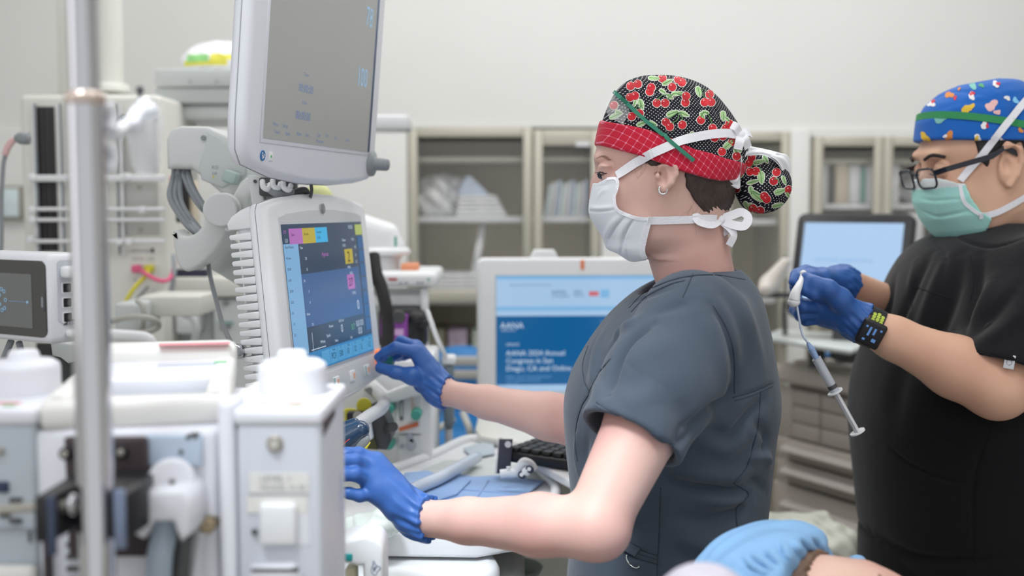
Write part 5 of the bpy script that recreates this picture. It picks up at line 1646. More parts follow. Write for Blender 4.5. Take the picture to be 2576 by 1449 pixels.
for i, (x, z, s) in enumerate(((0.70, 0.14, 'Gases'), (0.83, 0.14, 'Fi Et'), (0.70, 0.18, 'CO2'), (0.86, 0.20, 'O2'), (0.86, 0.26, '21'), (0.86, 0.31, '22'), (0.74, 0.345, 'MAC'), (0.76, 0.39, 'N2O'), (0.77, 0.54, 'ETO2'), (0.42, 0.74, 'Pmean'), (0.55, 0.72, '0.0 0 ml'), (0.38, 0.80, 'Ppeak'), (0.30, 0.83, 'MVexp'), (0.48, 0.85, 'Rate'), (0.68, 0.86, 'Vol'))): tl(s, 0.006, x, z, TX)
rectl(0.21, 0.213, 0.74, 0.87, TX, -0.0023); rectl(0.19, 0.36, 0.855, 0.860, TX, -0.0023)
sc.build('screen', low_)
lg_ = MB()
lg_.cyl(ML @ Vector((0.150, -0.0035, 0.022)), ML @ Vector((0.150, 0.0, 0.022)), 0.0075, M_chrome, n=28)
lg_.cyl(ML @ Vector((0.150, -0.0042, 0.022)), ML @ Vector((0.150, -0.0034, 0.022)), 0.0055, M_grey, n=24)
lg_.build('round_badge', low_)
for (s_, lab) in ((0.136, None), (0.202, None), (0.266, None)):
    k_ = MB().box((s_, -0.002, -H - 0.028), (0.020, 0.003, 0.017), M_white, r=0.001, M=ML)
    k_.box((s_ + 0.003, -0.0038, -H - 0.028), (0.007, 0.0008, 0.009), mat('key_orange_mark', '#e9b497', rough=0.5), M=ML)
    if s_ != 0.202: k_.box((s_ - 0.0095, -0.0038, -H - 0.028), (0.0022, 0.0008, 0.016), M_tealp, M=ML)
    k_.build('key', low_)
kn_ = MB()
kc = Vector((0.325, 0, -H - 0.018))
kn_.lathe([(0.0165, 0.001), (0.0175, -0.003), (0.0165, -0.0055), (0.015, -0.0055)], glow('glow_orange_ring', '#f0813e', 0.9), n=36, cap=False, M=ML @ T(kc) @ RX(-math.pi / 2))
kk = kn_.build('knob_ring', low_, label='glowing orange ring round the dial')
kn_ = MB()
kn_.lathe([(0.0148, 0.001), (0.0150, -0.004), (0.0136, -0.007), (0.0128, -0.024), (0.0115, -0.0265), (0.0005, -0.027)], mat('knob_deep_teal', '#1d7268', rough=0.4), n=36, M=ML @ T(kc) @ RX(-math.pi / 2))
kn_.build('dial', low_, label='deep teal dial')
# rear block with cooling fins
rb = MB()
rb.box((0.15, 0.038, -0.105), (0.352, 0.030, 0.235), M_white, r=0.008, M=ML)
rb.box((0.15, 0.065, -0.095), (0.24, 0.04, 0.16), M_white, r=0.010, M=ML)
rb.build('rear_housing', low_)
fn = MB()
FM = ML @ frame((0, 0, 0), (0, 1, 0), (1, 0, 0), (0, 0, 1))
z = 0.0
fn.prism([(0.026, z - 0.002), (0.061, z - 0.002), (0.0625, z + 0.007), (0.055, z + 0.016), (0.040, z + 0.024), (0.026, z + 0.028)], -0.034, 0.33, M_white, M=FM, r=0.002)
for k in range(18):
    z = -0.0125 - k * 0.0120
    fn.prism([(0.028, z - 0.0052), (0.028, z + 0.0052), (0.0585, z + 0.0036), (0.0600, z + 0.001), (0.0585, z - 0.0030)], -0.036, 0.30, M_white, M=FM, r=0.0010)
fn.build('cooling_fins', low_)
cn = MB().cyl(P(588, 885, 1.50), P(606, 884, 1.53), 0.011, M_chrome, n=24, bevel=0.002)
cn.cyl(P(596, 885, 1.495), P(604, 885, 1.50), 0.006, M_grey, n=16)
cn.build('cable_socket', low_)

# ------------------------------------------------------------------ articulated arm carrying the displays
arm = thing('monitor_support', 'pale jointed support arm with a round hinge cap left of the displays', 'support arm', P(520, 690, 1.85))
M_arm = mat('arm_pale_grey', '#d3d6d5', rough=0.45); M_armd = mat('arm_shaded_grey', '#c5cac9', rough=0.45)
AY = 1.80
def pz(pts, Y, off=0): return [(P(x, y, Y).x, P(x, y, Y).z) for x, y in pts]
mb = MB()
mb.prism(pz([(416, 352), (426, 328), (452, 316), (520, 317), (568, 340), (640, 400), (640, 470), (570, 500), (500, 440), (481, 425), (440, 424), (418, 424)], AY), AY, AY + 0.14, M_arm, r=0.010, seg=4)
mb.build('cable_housing', arm)
mb = MB()
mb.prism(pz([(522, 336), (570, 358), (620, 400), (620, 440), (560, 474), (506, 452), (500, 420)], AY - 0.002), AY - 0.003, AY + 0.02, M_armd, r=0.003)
Mt = frame(P(532, 425, AY - 0.0036), (1, 0, 0), (0, 0, 1), (0, -1, 0))
mb.text('KG', 0.008, Mt, M_inkgrey); mb.text('14', 0.008, Mt @ T(0, -0.010, 0), M_inkgrey)
mb.quad([P(534, 447, AY - 0.0036), P(540, 447, AY - 0.0036), P(537, 440, AY - 0.0036)], M_yellow)
mb.build('side_cover', arm)
c = P(512, 347, AY - 0.001); MB().cyl(c - Vector((0, 0.002, 0)), c, 0.0042, M_grey, n=18).build('cover_screw', arm)
MB().box((0, 0, 0), (0.022, 0.03, 0.02), mat('sage_plastic', '#a9bdb8', rough=0.35), r=0.004, M=T(P(582, 446, AY - 0.02)) @ RY(0.3)).build('sage_connector', arm)
rnd = random.Random(12)
for k in range(9):
    x0 = 438 + k * 4.6
    pts = [P(x0, 415, 1.845 + 0.01 * (k % 3)), P(x0 + rnd.uniform(-3, 3), 440, 1.83)]
    if k < 5:
        bulge = (5 - k) * 3
        pts += [P(x0 - 2 - bulge * 0.6 + 6 * (k % 2), 490, 1.80 + .012 * (k % 2)), P(x0 - bulge * 0.4 + 12, 530, 1.78 + .01 * (k % 2)), P(472 + k * 6, 568, 1.765), P(500 + k * 4, 592, 1.765), P(520, 610, 1.775)]
    else:
        pts += [P(x0 + 16, 480, 1.82), P(x0 + 42, 520, 1.81), P(x0 + 70, 545, 1.82), P(x0 + 100, 575, 1.83)]
    MB().tube(spline(pts, 8), 0.0040 + 0.0008 * (k % 3 == 0), [M_grey, mat('cable_light_grey', '#a2a8ae', rough=0.45)][k % 2], n=12).build('cable', arm)
mb = MB()
mb.prism([(q.x, q.z) for q in spline([P(x_, y_, 1.70) for x_, y_ in ((434, 580), (452, 592), (474, 594), (494, 584), (508, 566), (516, 544), (550, 530), (585, 545), (577, 575), (560, 608), (536, 640), (506, 667), (476, 683), (452, 675), (439, 640))], 4, closed=True)], 1.70, 1.765, M_arm, r=0.007, seg=4)
mb.build('curved_link', arm)
mb = MB()
a = P(554, 528, 1.655); b2 = P(566, 527, 1.72)
mb.cyl(a, b2, 0.0255, M_arm, n=48, bevel=0.003)
mb.build('hinge_cap', arm)
mb = MB()
mb.prism(pz([(560, 500), (584, 494), (604, 458), (618, 447), (640, 445), (640, 470), (628, 500), (620, 545), (640, 590), (610, 600), (580, 560)], 1.73), 1.73, 1.77, M_arm, r=0.006, seg=3)
mb.build('yoke', arm)
mb = MB()
mb.prism(pz([(622, 440), (652, 442), (676, 560), (640, 560)], 1.66), 1.66, 1.68, M_arm, r=0.002)
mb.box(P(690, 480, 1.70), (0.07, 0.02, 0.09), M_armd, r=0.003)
mb.build('mounting_plate', arm)
for (px, py) in ((641, 456), (627, 541)):
    c = P(px, py, 1.657); MB().cyl(c, c + Vector((0, 0.004, 0)), 0.0025, M_dgrey, n=12).build('plate_screw', arm)
mb = MB()
for (dx, dy, a_) in ((0, 0, 0.5), (14, -6, 0.5), (24, -8, 0.5)):
    mb.box((0, 0, 0), (0.007, 0.012, 0.012), M_white, r=0.0015, M=T(P(576 + dx, 572 + dy * .5, 1.69)) @ RY(a_))
mb.build('cable_clip', arm)
# boom reaching back to the ceiling column
mb = MB()
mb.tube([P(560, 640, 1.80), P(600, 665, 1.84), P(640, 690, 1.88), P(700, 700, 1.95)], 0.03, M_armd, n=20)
mb.build('boom', arm)
MB().tube(spline([P(522, 648, 1.76), P(530, 700, 1.74), P(545, 760, 1.70), P(560, 815, 1.64), P(580, 860, 1.58), P(594, 882, 1.52)], 8), 0.0036, M_grey, n=12).build('display_cable', label='thin grey cable curving down to the socket beside the ribbed vents', cat='cable')
# fittings seen between the two displays
mb = MB()
mb.box(P(700, 470, 1.66), (0.05, 0.04, 0.028), M_dgrey, r=0.004)
mb.tube(spline([P(672, 470, 1.62), P(700, 488, 1.60), P(740, 486, 1.64), P(770, 500, 1.68)], 6), 0.006, M_grey)
mb.tube(spline([P(700, 476, 1.62), P(720, 490, 1.62), P(765, 478, 1.66), P(775, 500, 1.68)], 6), 0.005, M_dgrey)
mb.tube(spline([P(782, 460, 1.64), P(784, 480, 1.64), P(780, 500, 1.66)], 6), 0.0025, M_dgrey)
mb.build('cable_bundle', arm)
mb = MB()
for (x0, y0) in ((664, 456), (690, 454), (716, 458)):
    mb.tube(spline([P(x0 - 4, y0, 1.61), P(x0 - 2, y0 + 14, 1.60), P(x0 + 10, y0 + 20, 1.60), P(x0 + 16, y0 + 8, 1.61)], 5), 0.004, M_white)
mb.build('hose_clip', arm)
mb = MB().ball(P(800, 500, 1.95), (0.026, 0.026, 0.026), mat('pale_lime_cloth', '#dfe3a4', rough=0.8, noise=0.1, nscale=30))  # lime pouch behind the displays, joined to the arm by a stalk
mb.tube([P(700, 700, 1.95), P(760, 600, 1.95), P(798, 515, 1.95)], 0.008, M_armd)
mb.build('lime_pouch', arm, label='small pale lime pouch')
# ------------------------------------------------------------------ tall gas and supply column at the left
TY = 2.55
def bxp(mb, px0, px1, py0, py1, Y, d, m, r=0.003, seg=2):
    """box whose front face at depth Y covers a rectangle seen in the photograph"""
    a = P(px0, (py0 + py1) / 2, Y); b = P(px1, (py0 + py1) / 2, Y)
    za = P((px0 + px1) / 2, py0, Y).z; zb = P((px0 + px1) / 2, py1, Y).z
    mb.box(((a.x + b.x) / 2, Y + d / 2, (za + zb) / 2), (b.x - a.x, d, za - zb), m, r=r, seg=seg)
    return mb
col = thing('supply_column', 'tall beige equipment column with a black slot and white rails behind the steel pole', 'equipment column', (P(250, 900, TY).x, TY + 0.15, 0))
mb = MB()
bxp(mb, 74, 424, 238, 2000, TY, 0.30, M_beige, r=0.012)
mb.build('column_body', col)
MB().prism([(P(430, 0, TY).x - 0.03, 0.0), (P(60, 0, TY).x, 0.0), (P(60, 0, TY).x, 0.09), (P(430, 0, TY).x - 0.03, 0.09)], TY - 0.05, TY + 0.40, M_beige, r=0.01).build('foot', col)
mb = MB()
bxp(mb, 92, 141, 268, 632, TY - 0.003, 0.01, mat('slot_black', '#2d2b2c', rough=0.6), r=0.001)
bxp(mb, 92, 141, 862, 980, TY - 0.003, 0.01, mat('slot_black', '#2d2b2c', rough=0.6), r=0.001)
for px in (108, 122): bxp(mb, px, px + 2, 268, 632, TY - 0.005, 0.004, M_dgrey, r=0)
mb.build('slot_strip', col)
mb = MB()
for px in (82, 88, 146, 152, 262, 292, 302):
    x = P(px, 400, TY - 0.02).x
    mb.cyl((x, TY - 0.012, P(px, 640, TY).z), (x, TY - 0.012, P(px, 262, TY).z), 0.0028, M_white if px % 4 else M_grey, n=10)
mb.build('rail_rod', col)
for py in (445, 452, 526, 553, 607):
    a = P(76, py, TY - 0.03); b = P(415, py, TY - 0.03)
    MB().cyl((a.x, TY - 0.028, a.z), (b.x, TY - 0.028, a.z), 0.0045, M_white, n=14).build('cross_rail', col)
mb = MB()
for (px, py) in ((82, 447), (82, 528), (82, 553), (78, 603), (358, 528), (320, 445), (300, 609), (325, 609)):
    mb.box(P(px, py, TY - 0.034), (0.014, 0.016, 0.016), M_white, r=0.003)
mb.build('rail_clamp', col)
mb = MB()
M_rec = mat('recess_panel_grey', '#b9b9b4', rough=0.5)
bxp(mb, 303, 394, 290, 432, TY - 0.004, 0.006, M_rec, r=0.001)
bxp(mb, 312, 396, 456, 522, TY - 0.004, 0.006, M_rec, r=0.001)
bxp(mb, 312, 400, 530, 592, TY - 0.004, 0.006, M_rec, r=0.001)
for (px, py) in ((350, 470), (353, 578), (392, 300)):
    c = P(px, py, TY - 0.005); mb.cyl(c - Vector((0, .002, 0)), c, 0.006, M_screw, n=16, bevel=0.001)
    mb.cyl(c - Vector((0, .0026, 0)), c, 0.0022, M_dgrey, n=10)
mb.build('recess_panel', col)
mb = MB()
for (px, py, s) in ((328, 635, 'NETWORK'), (332, 655, 'DATA'), (368, 655, 'LAN'), (336, 708, 'A'), (384, 735, '3')):
    mb.text(s, 0.010, frame(P(px, py, TY - 0.002), (1, 0, 0), (0, 0, 1), (0, -1, 0)), M_inkgrey)
bxp(mb, 380, 386, 624, 636, TY - 0.004, 0.006, M_dgrey, r=0.001)
mb.build('socket_plate', col)
for (px, m, nm) in ((344, M_pink, 'pink'), (375, M_yellow, 'yellow')):
    w_ = thing('network_cable', nm + ' network lead plugged into the beige column', 'cable', P(px, 676, TY - 0.02))
    MB().box(P(px, 676, TY - 0.014), (0.018, 0.026, 0.017), m, r=0.003).build('plug', w_)
    if nm == 'pink': pts = [(350, 678, TY - .03), (372, 692, TY - .07), (395, 704, TY - .10), (418, 706, TY - .10), (432, 692, TY - .06), (440, 660, TY + .0)]
    else: pts = [(373, 680, TY - .03), (366, 695, TY - .05), (340, 722, TY - .07), (322, 748, TY - .08), (310, 770, TY - .08)]
    MB().tube(spline([P(*q) for q in pts], 8), 0.0046, m, n=12).build('lead', w_)
MB().tube(spline([P(*q) for q in ((372, 722, TY - .02), (356, 740, TY - .05), (345, 752, TY - .06))], 6), 0.004, M_grey, n=10).build('grey_lead', label='short grey lead under the yellow one on the beige column', cat='cable')
MB().tube(spline([P(*q) for q in ((436, 640, TY - .05), (438, 690, TY - .06), (430, 730, TY - .06), (418, 750, TY - .06))], 6), 0.005, mat('cable_light_grey', '#a2a8ae', rough=0.45), n=12).build('grey_lead', label='pale grey lead hanging down the right edge of the beige column', cat='cable')
# round column down from the ceiling
cc_ = thing('ceiling_column', 'white round drop column from the ceiling above the beige equipment column', 'column', (P(272, 100, TY + .15).x, TY + .15, P(272, 238, TY).z))
cx_ = P(272, 100, TY + .15).x
MB().cyl((cx_, TY + .15, P(0, 225, TY + .15).z), (cx_, TY + .15, 2.775), 0.034, M_beige, n=40).build('tube', cc_)
MB().lathe([(0.048, 0.0), (0.048, 0.014), (0.044, 0.018), (0.036, 0.020)], M_beige, n=40, M=T(cx_, TY + .15, P(0, 232, TY + .15).z)).build('flange', cc_)
pn = MB(); bxp(pn, 140, 236, -200, 240, TY + .22, 0.05, M_beige, r=0.004)
pn.build('cover_panel', cc_)

# boxed equipment head with a yellow and green bag on top
hd = thing('ceiling_equipment_box', 'pale grey boxy ceiling-hung equipment behind the upper display', 'equipment', (P(500, 300, 2.7).x, 2.85, P(500, 305, 2.7).z))
hb = MB()
bxp(hb, 389, 760, 172, 218, 2.70, 0.30, M_armd, r=0.004)
bxp(hb, 389, 760, 220, 260, 2.71, 0.29, M_armd, r=0.004)
bxp(hb, 424, 760, 262, 302, 2.73, 0.27, M_arm, r=0.01)
for px in (478, 545): 
    c = P(px, 205, 2.697); hb.cyl(c, c + Vector((0, .004, 0)), 0.003, M_grey, n=12)
hb.build('casing', hd)
MB().cyl((P(700, 100, 2.85).x, 2.85, P(0, 175, 2.85).z), (P(700, 100, 2.85).x, 2.85, 2.775), 0.05, M_beige, n=30).build('drop_tube', hd)
bg = Field((P(440, 140, 2.75).x, 2.68, P(0, 185, 2.8).z), (P(680, 140, 2.75).x, 2.92, P(0, 95, 2.8).z), 0.0045)
q = P(560, 165, 2.80); bg.ell((q.x, 2.80, q.z), (0.105, 0.075, 0.060), k=0.0)
bg.halfspace((0, 0, P(0, 172, 2.70).z + 0.001), (0, 0, -1))
V, Fc = bg.mesh()
V = V + normals(V, Fc) * (0.0008 * np.sin(V[:, 0] * 160 + 2 * np.sin(V[:, 2] * 90)))[:, None]
cen = V[Fc].mean(axis=1)
zr = cen[:, 2] - V[:, 2].min()
sel_y = ((zr > 0.006) & (zr < 0.020) & (np.sin(cen[:, 0] * 40) > -0.6)) | ((zr > 0.020) & (zr < 0.036) & (cen[:, 0] > q.x - 0.012))
sel_g = (zr > 0.018) & (zr < 0.036) & (cen[:, 0] < q.x - 0.015) & (cen[:, 0] > q.x - 0.075)
mb = MB(); mb.add(V, Fc[~(sel_y | sel_g)], M_bag, True); mb.add(V, Fc[sel_y & ~sel_g], mat('bag_yellow', '#e9e25a', rough=0.4), True); mb.add(V, Fc[sel_g], mat('bag_green', '#9fe08d', rough=0.4), True)
mb.build('printed_bag', label='clear bag with yellow and green print lying on the grey equipment box', cat='bag')
# pale rail box end at the right of the upper display
lb = MB(); bxp(lb, 850, 1026, 288, 326, 2.75, 0.12, mat('rail_box_grey', '#d9dcdd', rough=0.4), r=0.006)
rb_ = lb.build('wall_rail_box', label='pale rectangular box end poking out right of the upper display', cat='box')
# curved grey lead with bulb at the far left
gl = thing('bulb_lead', 'grey lead with pink tape and a dark bulb end at the left picture edge', 'cable', P(20, 600, 2.2))
MB().tube(spline([P(-20, 760, 2.2), P(2, 640, 2.2), P(4, 500, 2.2), P(8, 420, 2.2), P(14, 388, 2.2)], 8), 0.0042, M_grey, n=12).build('lead', gl)
MB().tube(spline([P(12, 390, 2.2), P(22, 366, 2.2), P(36, 350, 2.2)], 6), 0.0065, mat('pale_pink_tape', '#ddb6b6', rough=0.7), n=12).build('tape', gl)
MB().lathe([(0.0005, 0), (0.006, 0.003), (0.0115, 0.012), (0.0125, 0.022), (0.0118, 0.030), (0.0005, 0.031)], M_grey, n=24, M=frame(P(34, 348, 2.2), (0, 0, 1), (0, 1, 0), (1, 0, 0))).build('bulb', gl)

# touch-screen module with ports, left edge
td = thing('touch_module', 'small white touch display with dark screen and port sockets on its side, left edge', 'display', P(90, 870, 1.35))
tu = Vector((0.86, -0.51, 0)).normalized(); tv = Vector((0.51, 0.86, 0)).normalized()
zt_, zb_ = P(122, 640, 1.30).z, P(122, 868, 1.30).z
HH = zt_ - zb_; WW = 0.17; DD = 0.064
MT_ = frame(P(128, 868, 1.30), tu, tv, (0, 0, 1))    # front right lower corner; front runs to -x
mb = MB()
mb.box((-WW / 2, DD / 2, HH / 2), (WW, DD, HH), mat('module_white', '#dcdee3', rough=0.35), r=0.009, seg=3, M=MT_)
mb.build('casing', td)
mb = MB()
gl_ = mat('module_glass_grey', '#4b4a47', rough=0.18)
mb.prism(rrect(WW - 0.012, HH - 0.016, 0.008, cx=-WW / 2, cz=HH / 2), -0.0012, 0.002, gl_, M=MT_)
fr = mb.build('front_glass', td)
mb = MB()
mb.prism([(-WW + 0.006, 0.018), (-0.030, 0.018), (-0.030, HH - 0.024), (-WW + 0.006, HH - 0.024)], -0.0018, -0.0008, mat('module_screen_grey', '#6f7270', rough=0.25), M=MT_)
for a0 in range(7):
    t0 = a0 * 2 * math.pi / 7
    mb.tube([MT_ @ Vector((-0.085 + 0.006 * math.cos(t0) + 0.0022 * math.cos(s_), -0.0024, HH * 0.47 + 0.013 * math.sin(t0) + 0.0022 * math.sin(s_))) for s_ in [2 * math.pi * k / 8 for k in range(9)]], 0.0004, G1, n=4)
mb.tube([MT_ @ Vector((-0.072, -0.0022, HH * 0.46)), MT_ @ Vector((-0.042, -0.0022, HH * 0.46))], 0.0005, G2, n=4)
mb.cyl(MT_ @ Vector((-0.038, -0.0026, HH * 0.46)), MT_ @ Vector((-0.038, -0.002, HH * 0.46)), 0.0016, G1, n=12)
mb.build('screen', fr)
mb = MB(); mb.prism(rrect(0.0075, 0.021, 0.003, cx=-0.010, cz=HH * 0.47), -0.0022, 0.0, M_dgrey, M=MT_); mb.prism(rrect(0.003, 0.013, 0.0014, cx=-0.010, cz=HH * 0.47), -0.0028, 0.0, M_grey, M=MT_)
mb.build('side_button', fr)
MS_ = MT_ @ frame((0.0, 0, 0), (0, 1, 0), (-1, 0, 0), (0, 0, 1))
sp = MB(); sp.prism(rrect(0.048, HH * 0.70, 0.006, cx=0.035, cz=HH * 0.58), -0.0008, 0.002, M_mach2, M=MS_)
sd = sp.build('port_panel', td)
for r_ in range(3):
    for c_ in range(2):
        mb = MB(); x_ = 0.023 + 0.0225 * c_; z_ = HH * (0.62 - 0.165 * r_)
        mb.prism(rrect(0.0140, 0.0130, 0.002, cx=x_, cz=z_), -0.0016, 0.0, M_white, M=MS_)
        mb.prism(rrect(0.0105, 0.0105, 0.0012, cx=x_, cz=z_), -0.0020, 0.0, M_black, M=MS_)
        mb.prism(rrect(0.004, 0.006, 0.0012, cx=x_ + 0.001, cz=z_), -0.0026, 0.0, M_dgrey, M=MS_)
        mb.build('port', sd)
for (x_, z_, w_, h_) in ((0.026, HH * 0.80, 0.024, 0.014), (0.050, HH * 0.80, 0.016, 0.013), (0.032, HH * 0.11, 0.026, 0.010)):
    MB().box((x_, -0.008, z_), (w_, 0.018, h_), M_white, r=0.004, M=MS_).build('plug', td)
mb = MB(); mb.prism([(0.018, HH * .205), (0.048, HH * .205), (0.048, HH * .25), (0.036, HH * .25), (0.034, HH * .265), (0.028, HH * .265), (0.026, HH * .25), (0.022, HH * .25)], -0.002, 0.0, M_dgrey, M=MS_)
for k in range(7): mb.box((0.023 + 0.0034 * k, -0.0026, HH * 0.222), (0.0022, 0.001, 0.004), M_inkgrey, M=MS_)
mb.build('wide_connector', td)
mb = MB()
for (x0, y0, x1, y1) in ((28, 858, 0, 925), (48, 862, 62, 920)):
    mb.tube([P(x0, y0, 1.40), P(x1, y1, 1.42), P(x1 - 4, y1 + 60, 1.44)], 0.0042, M_grey, n=10)
mb.build('lead', td)
mb = MB(); mb.prism(pz([(125, 862), (200, 868), (200, 905), (170, 915), (150, 900), (130, 895)], 1.42), 1.42, 1.48, M_armd, r=0.003)
mb.tube([P(165, 890, 1.45), P(160, 960, 1.47), P(150, 1300, 1.47)], 0.016, M_dgrey, n=18)
mb.build('mount_bracket', td)

# mixed gear on the column, lower left of the displays
g = thing('column_shelf', 'beige shelf arm with cables and a boxy unit below the pink and yellow leads', 'shelf', P(380, 860, 2.3))
mb = MB(); bxp(mb, 350, 502, 745, 796, 2.28, 0.14, M_beige, r=0.004); mb.build('shelf_arm', g)
mb = MB(); bxp(mb, 286, 350, 762, 838, 2.20, 0.14, M_armd, r=0.008); bxp(mb, 300, 340, 838, 860, 2.22, 0.10, M_mach2, r=0.003); mb.build('boxy_unit', g)
mb = MB(); mb.tube(spline([P(280, 808, 2.15), P(320, 798, 2.13), P(360, 798, 2.12), P(392, 806, 2.13), P(398, 822, 2.15), P(375, 834, 2.16), P(330, 842, 2.18)], 8), 0.0058, mat('cable_warm_grey', '#b1b0aa', rough=0.5), n=12)
mb.tube(spline([P(345, 756, 2.18), P(358, 770, 2.17), P(362, 800, 2.17), P(358, 830, 2.19)], 8), 0.0055, mat('cable_warm_grey', '#b1b0aa', rough=0.5), n=12); mb.build('looped_cable', g)
mb = MB(); mb.tube(spline([P(270, 842, 2.1), P(340, 846, 2.1), P(370, 852, 2.1), P(382, 872, 2.1), P(384, 930, 2.1)], 8), 0.011, M_white, n=16, flat=None); mb.build('handle_rail', g)
g = thing('gear_cabinet', 'dull white equipment cabinet half hidden behind the curved arm link', 'cabinet', P(520, 900, 2.6) * 1.0)
mb = MB(); bxp(mb, 436, 640, 698, 748, 2.60, 0.3, M_beige, r=0.006); bxp(mb, 540, 640, 752, 1200, 2.62, 0.3, mat('cabinet_face_grey', '#d0d4d4', rough=0.5), r=0.004)
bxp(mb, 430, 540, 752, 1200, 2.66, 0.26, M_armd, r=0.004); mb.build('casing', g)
mb = MB(); bxp(mb, 440, 520, 678, 706, 2.62, 0.03, mat('navy_panel', '#2b2d42', rough=0.4), r=0.002); mb.build('navy_panel', g)
mb = MB(); bxp(mb, 438, 500, 776, 842, 2.60, 0.06, M_white, r=0.01); mb.tube(spline([P(462, 790, 2.56), P(485, 800, 2.56), P(494, 830, 2.56), P(486, 870, 2.57), P(470, 890, 2.58)], 6), 0.009, M_armd, n=14); mb.build('corner_fitting', g)
mb = MB(); bxp(mb, 500, 536, 755, 772, 2.64, 0.03, M_dgrey, r=0.002); bxp(mb, 550, 585, 810, 814, 2.612, 0.01, M_tealp, r=0); mb.box(P(566, 762, 2.61), (0.012, 0.01, 0.012), M_grey, r=0.003)
for (px, py) in ((515, 865), (560, 825), (575, 822)): mb.box(P(px, py, 2.612), (0.008, 0.006, 0.005), M_dgrey, r=0.001)
mb.build('small_fitting', g)
mb = MB(); bxp(mb, 440, 470, 440, 560, 2.52, 0.03, M_black, r=0.004); bxp(mb, 476, 492, 455, 560, 2.54, 0.03, M_card, r=0.003)
mb.build('dark_file', label='dark and cream files glimpsed behind the bundle of grey cables', cat='file')
MB().box(P(434, 460, 2.5), (0.010, 0.02, 0.03), M_pink, r=0.003).build('pink_tag', label='pink tag beside the cable bundle', cat='tag')

# ------------------------------------------------------------------ beyond the lower display
mon = thing('suction_unit', 'white suction unit with a domed lid on the small rack behind the displays', 'suction unit', P(960, 690, 2.40))
mb = MB()
f = Field((P(880, 600, 2.4).x, 2.30, P(0, 700, 2.3).z), (P(1030, 600, 2.4).x, 2.56, P(0, 530, 2.5).z), 0.004)
f.chain([P(900, 570, 2.42), P(975, 590, 2.42)], [0.03, 0.026], k=0.01); f.cone(P(920, 610, 2.42), P(985, 625, 2.42), 0.035, 0.03, k=0.015)
V, Fc = f.mesh(); mb.add(V, Fc, M_white, True)
mb.lathe([(0.0005, 0), (0.062, 0), (0.066, 0.006), (0.060, 0.014), (0.0005, 0.02)], M_white, n=36, M=T(P(958, 640, 2.42)))
mb.build('lid', mon)
MB().cyl(P(962, 690, 2.42), P(962, 642, 2.42), 0.038, M_white, n=32, bevel=0.004).build('canister', mon)
bxp(MB(), 992, 998, 595, 620, 2.36, 0.004, M_teal, r=0).build('teal_stripe', mon)
mb = MB(); bxp(mb, 1008, 1050, 664, 684, 2.36, 0.06, mat('orange_carton', '#e79a74', rough=0.6), r=0.003); mb.build('orange_box', label='small orange box lying on the white rack top', cat='box')
rk = thing('equipment_rack', 'white rack with a rounded top tray behind the displays', 'rack', (P(1010, 900, 2.35).x, 2.43, 0))
ztop_ = P(1000, 688, 2.3).z
def rtop(x): return x
mb = MB(); bxp(mb, 900, 1097, 686, 722, 2.28, 0.26, M_white, r=0.010)
mb.box(P(988, 702, 2.279), (0.018, 0.003, 0.004), mat('red_mark', '#b5484b', rough=0.6)); mb.text('TEC', 0.009, frame(P(978, 708, 2.2775), (1, 0, 0), (0, 0, 1), (0, -1, 0)), mat('red_mark', '#b5484b'))
for px in (1008, 1022, 1052, 1062): mb.box(P(px, 712, 2.279), (0.005, 0.003, 0.004), M_inkgrey)
mb.box(P(1078, 703, 2.279), (0.004, 0.003, 0.006), M_tealp)
mb.build('top_tray', rk)
mb = MB(); bxp(mb, 1060, 1078, 726, 1600, 2.30, 0.03, M_white, r=0.003); bxp(mb, 900, 916, 726, 1600, 2.30, 0.03, M_white, r=0.003)
bxp(mb, 905, 1075, 742, 770, 2.31, 0.03, M_white, r=0.003); bxp(mb, 905, 1075, 726, 900, 2.50, 0.02, M_armd, r=0.002)
bxp(mb, 1060, 1078, 726, 1600, 2.50, 0.03, M_white, r=0.003)
mb.build('rack_frame', rk)
vp = thing('vaporizer', 'purple and black anaesthetic vaporizer hanging in the white rack', 'vaporizer', P(1010, 880, 2.30))
mb = MB(); mb.box(P(1008, 835, 2.30), (0.085, 0.09, 0.11), M_black, r=0.012); mb.box(P(1048, 830, 2.28), (0.045, 0.08, 0.085), M_black, r=0.018); mb.cyl(P(1050, 820, 2.24), P(1075, 812, 2.22), 0.007, M_black, n=14, bevel=0.002)
mb.build('body', vp)
mb = MB(); mb.box(P(1006, 836, 2.247), (0.034, 0.006, 0.075), mat('vaporizer_purple', '#9a4fb0', rough=0.5), r=0.002); mb.box(P(965, 820, 2.247), (0.012, 0.006, 0.05), mat('vaporizer_purple', '#9a4fb0'), r=0.002); mb.box(P(1004, 835, 2.243), (0.018, 0.003, 0.014), mat('vaporizer_label', '#e2b8e6', rough=0.6), r=0.001)
mb.build('purple_panel', vp)
MB().cyl(P(1003, 797, 2.26), P(1003, 797, 2.22), 0.014, M_dgrey, n=20, bevel=0.004).build('dial', vp)
bxp(MB(), 990, 1050, 785, 790, 2.26, 0.02, M_dgrey, r=0.001).build('top_rail', vp)
# corrugated dark hose
mb = MB()
pts = spline([P(938, 640, 2.20), P(946, 690, 2.18), P(958, 720, 2.17), P(970, 770, 2.16), P(976, 820, 2.16), P(974, 870, 2.17), P(965, 930, 2.2)], 16)
mb.tube(pts, 0, mat('hose_black', '#2b2a2c', rough=0.6), rs=[0.0115 + 0.0022 * (i % 2) for i in range(len(pts))], n=16)
mb.build('corrugated_hose', label='dark corrugated hose hanging just right of the lower display', cat='hose')
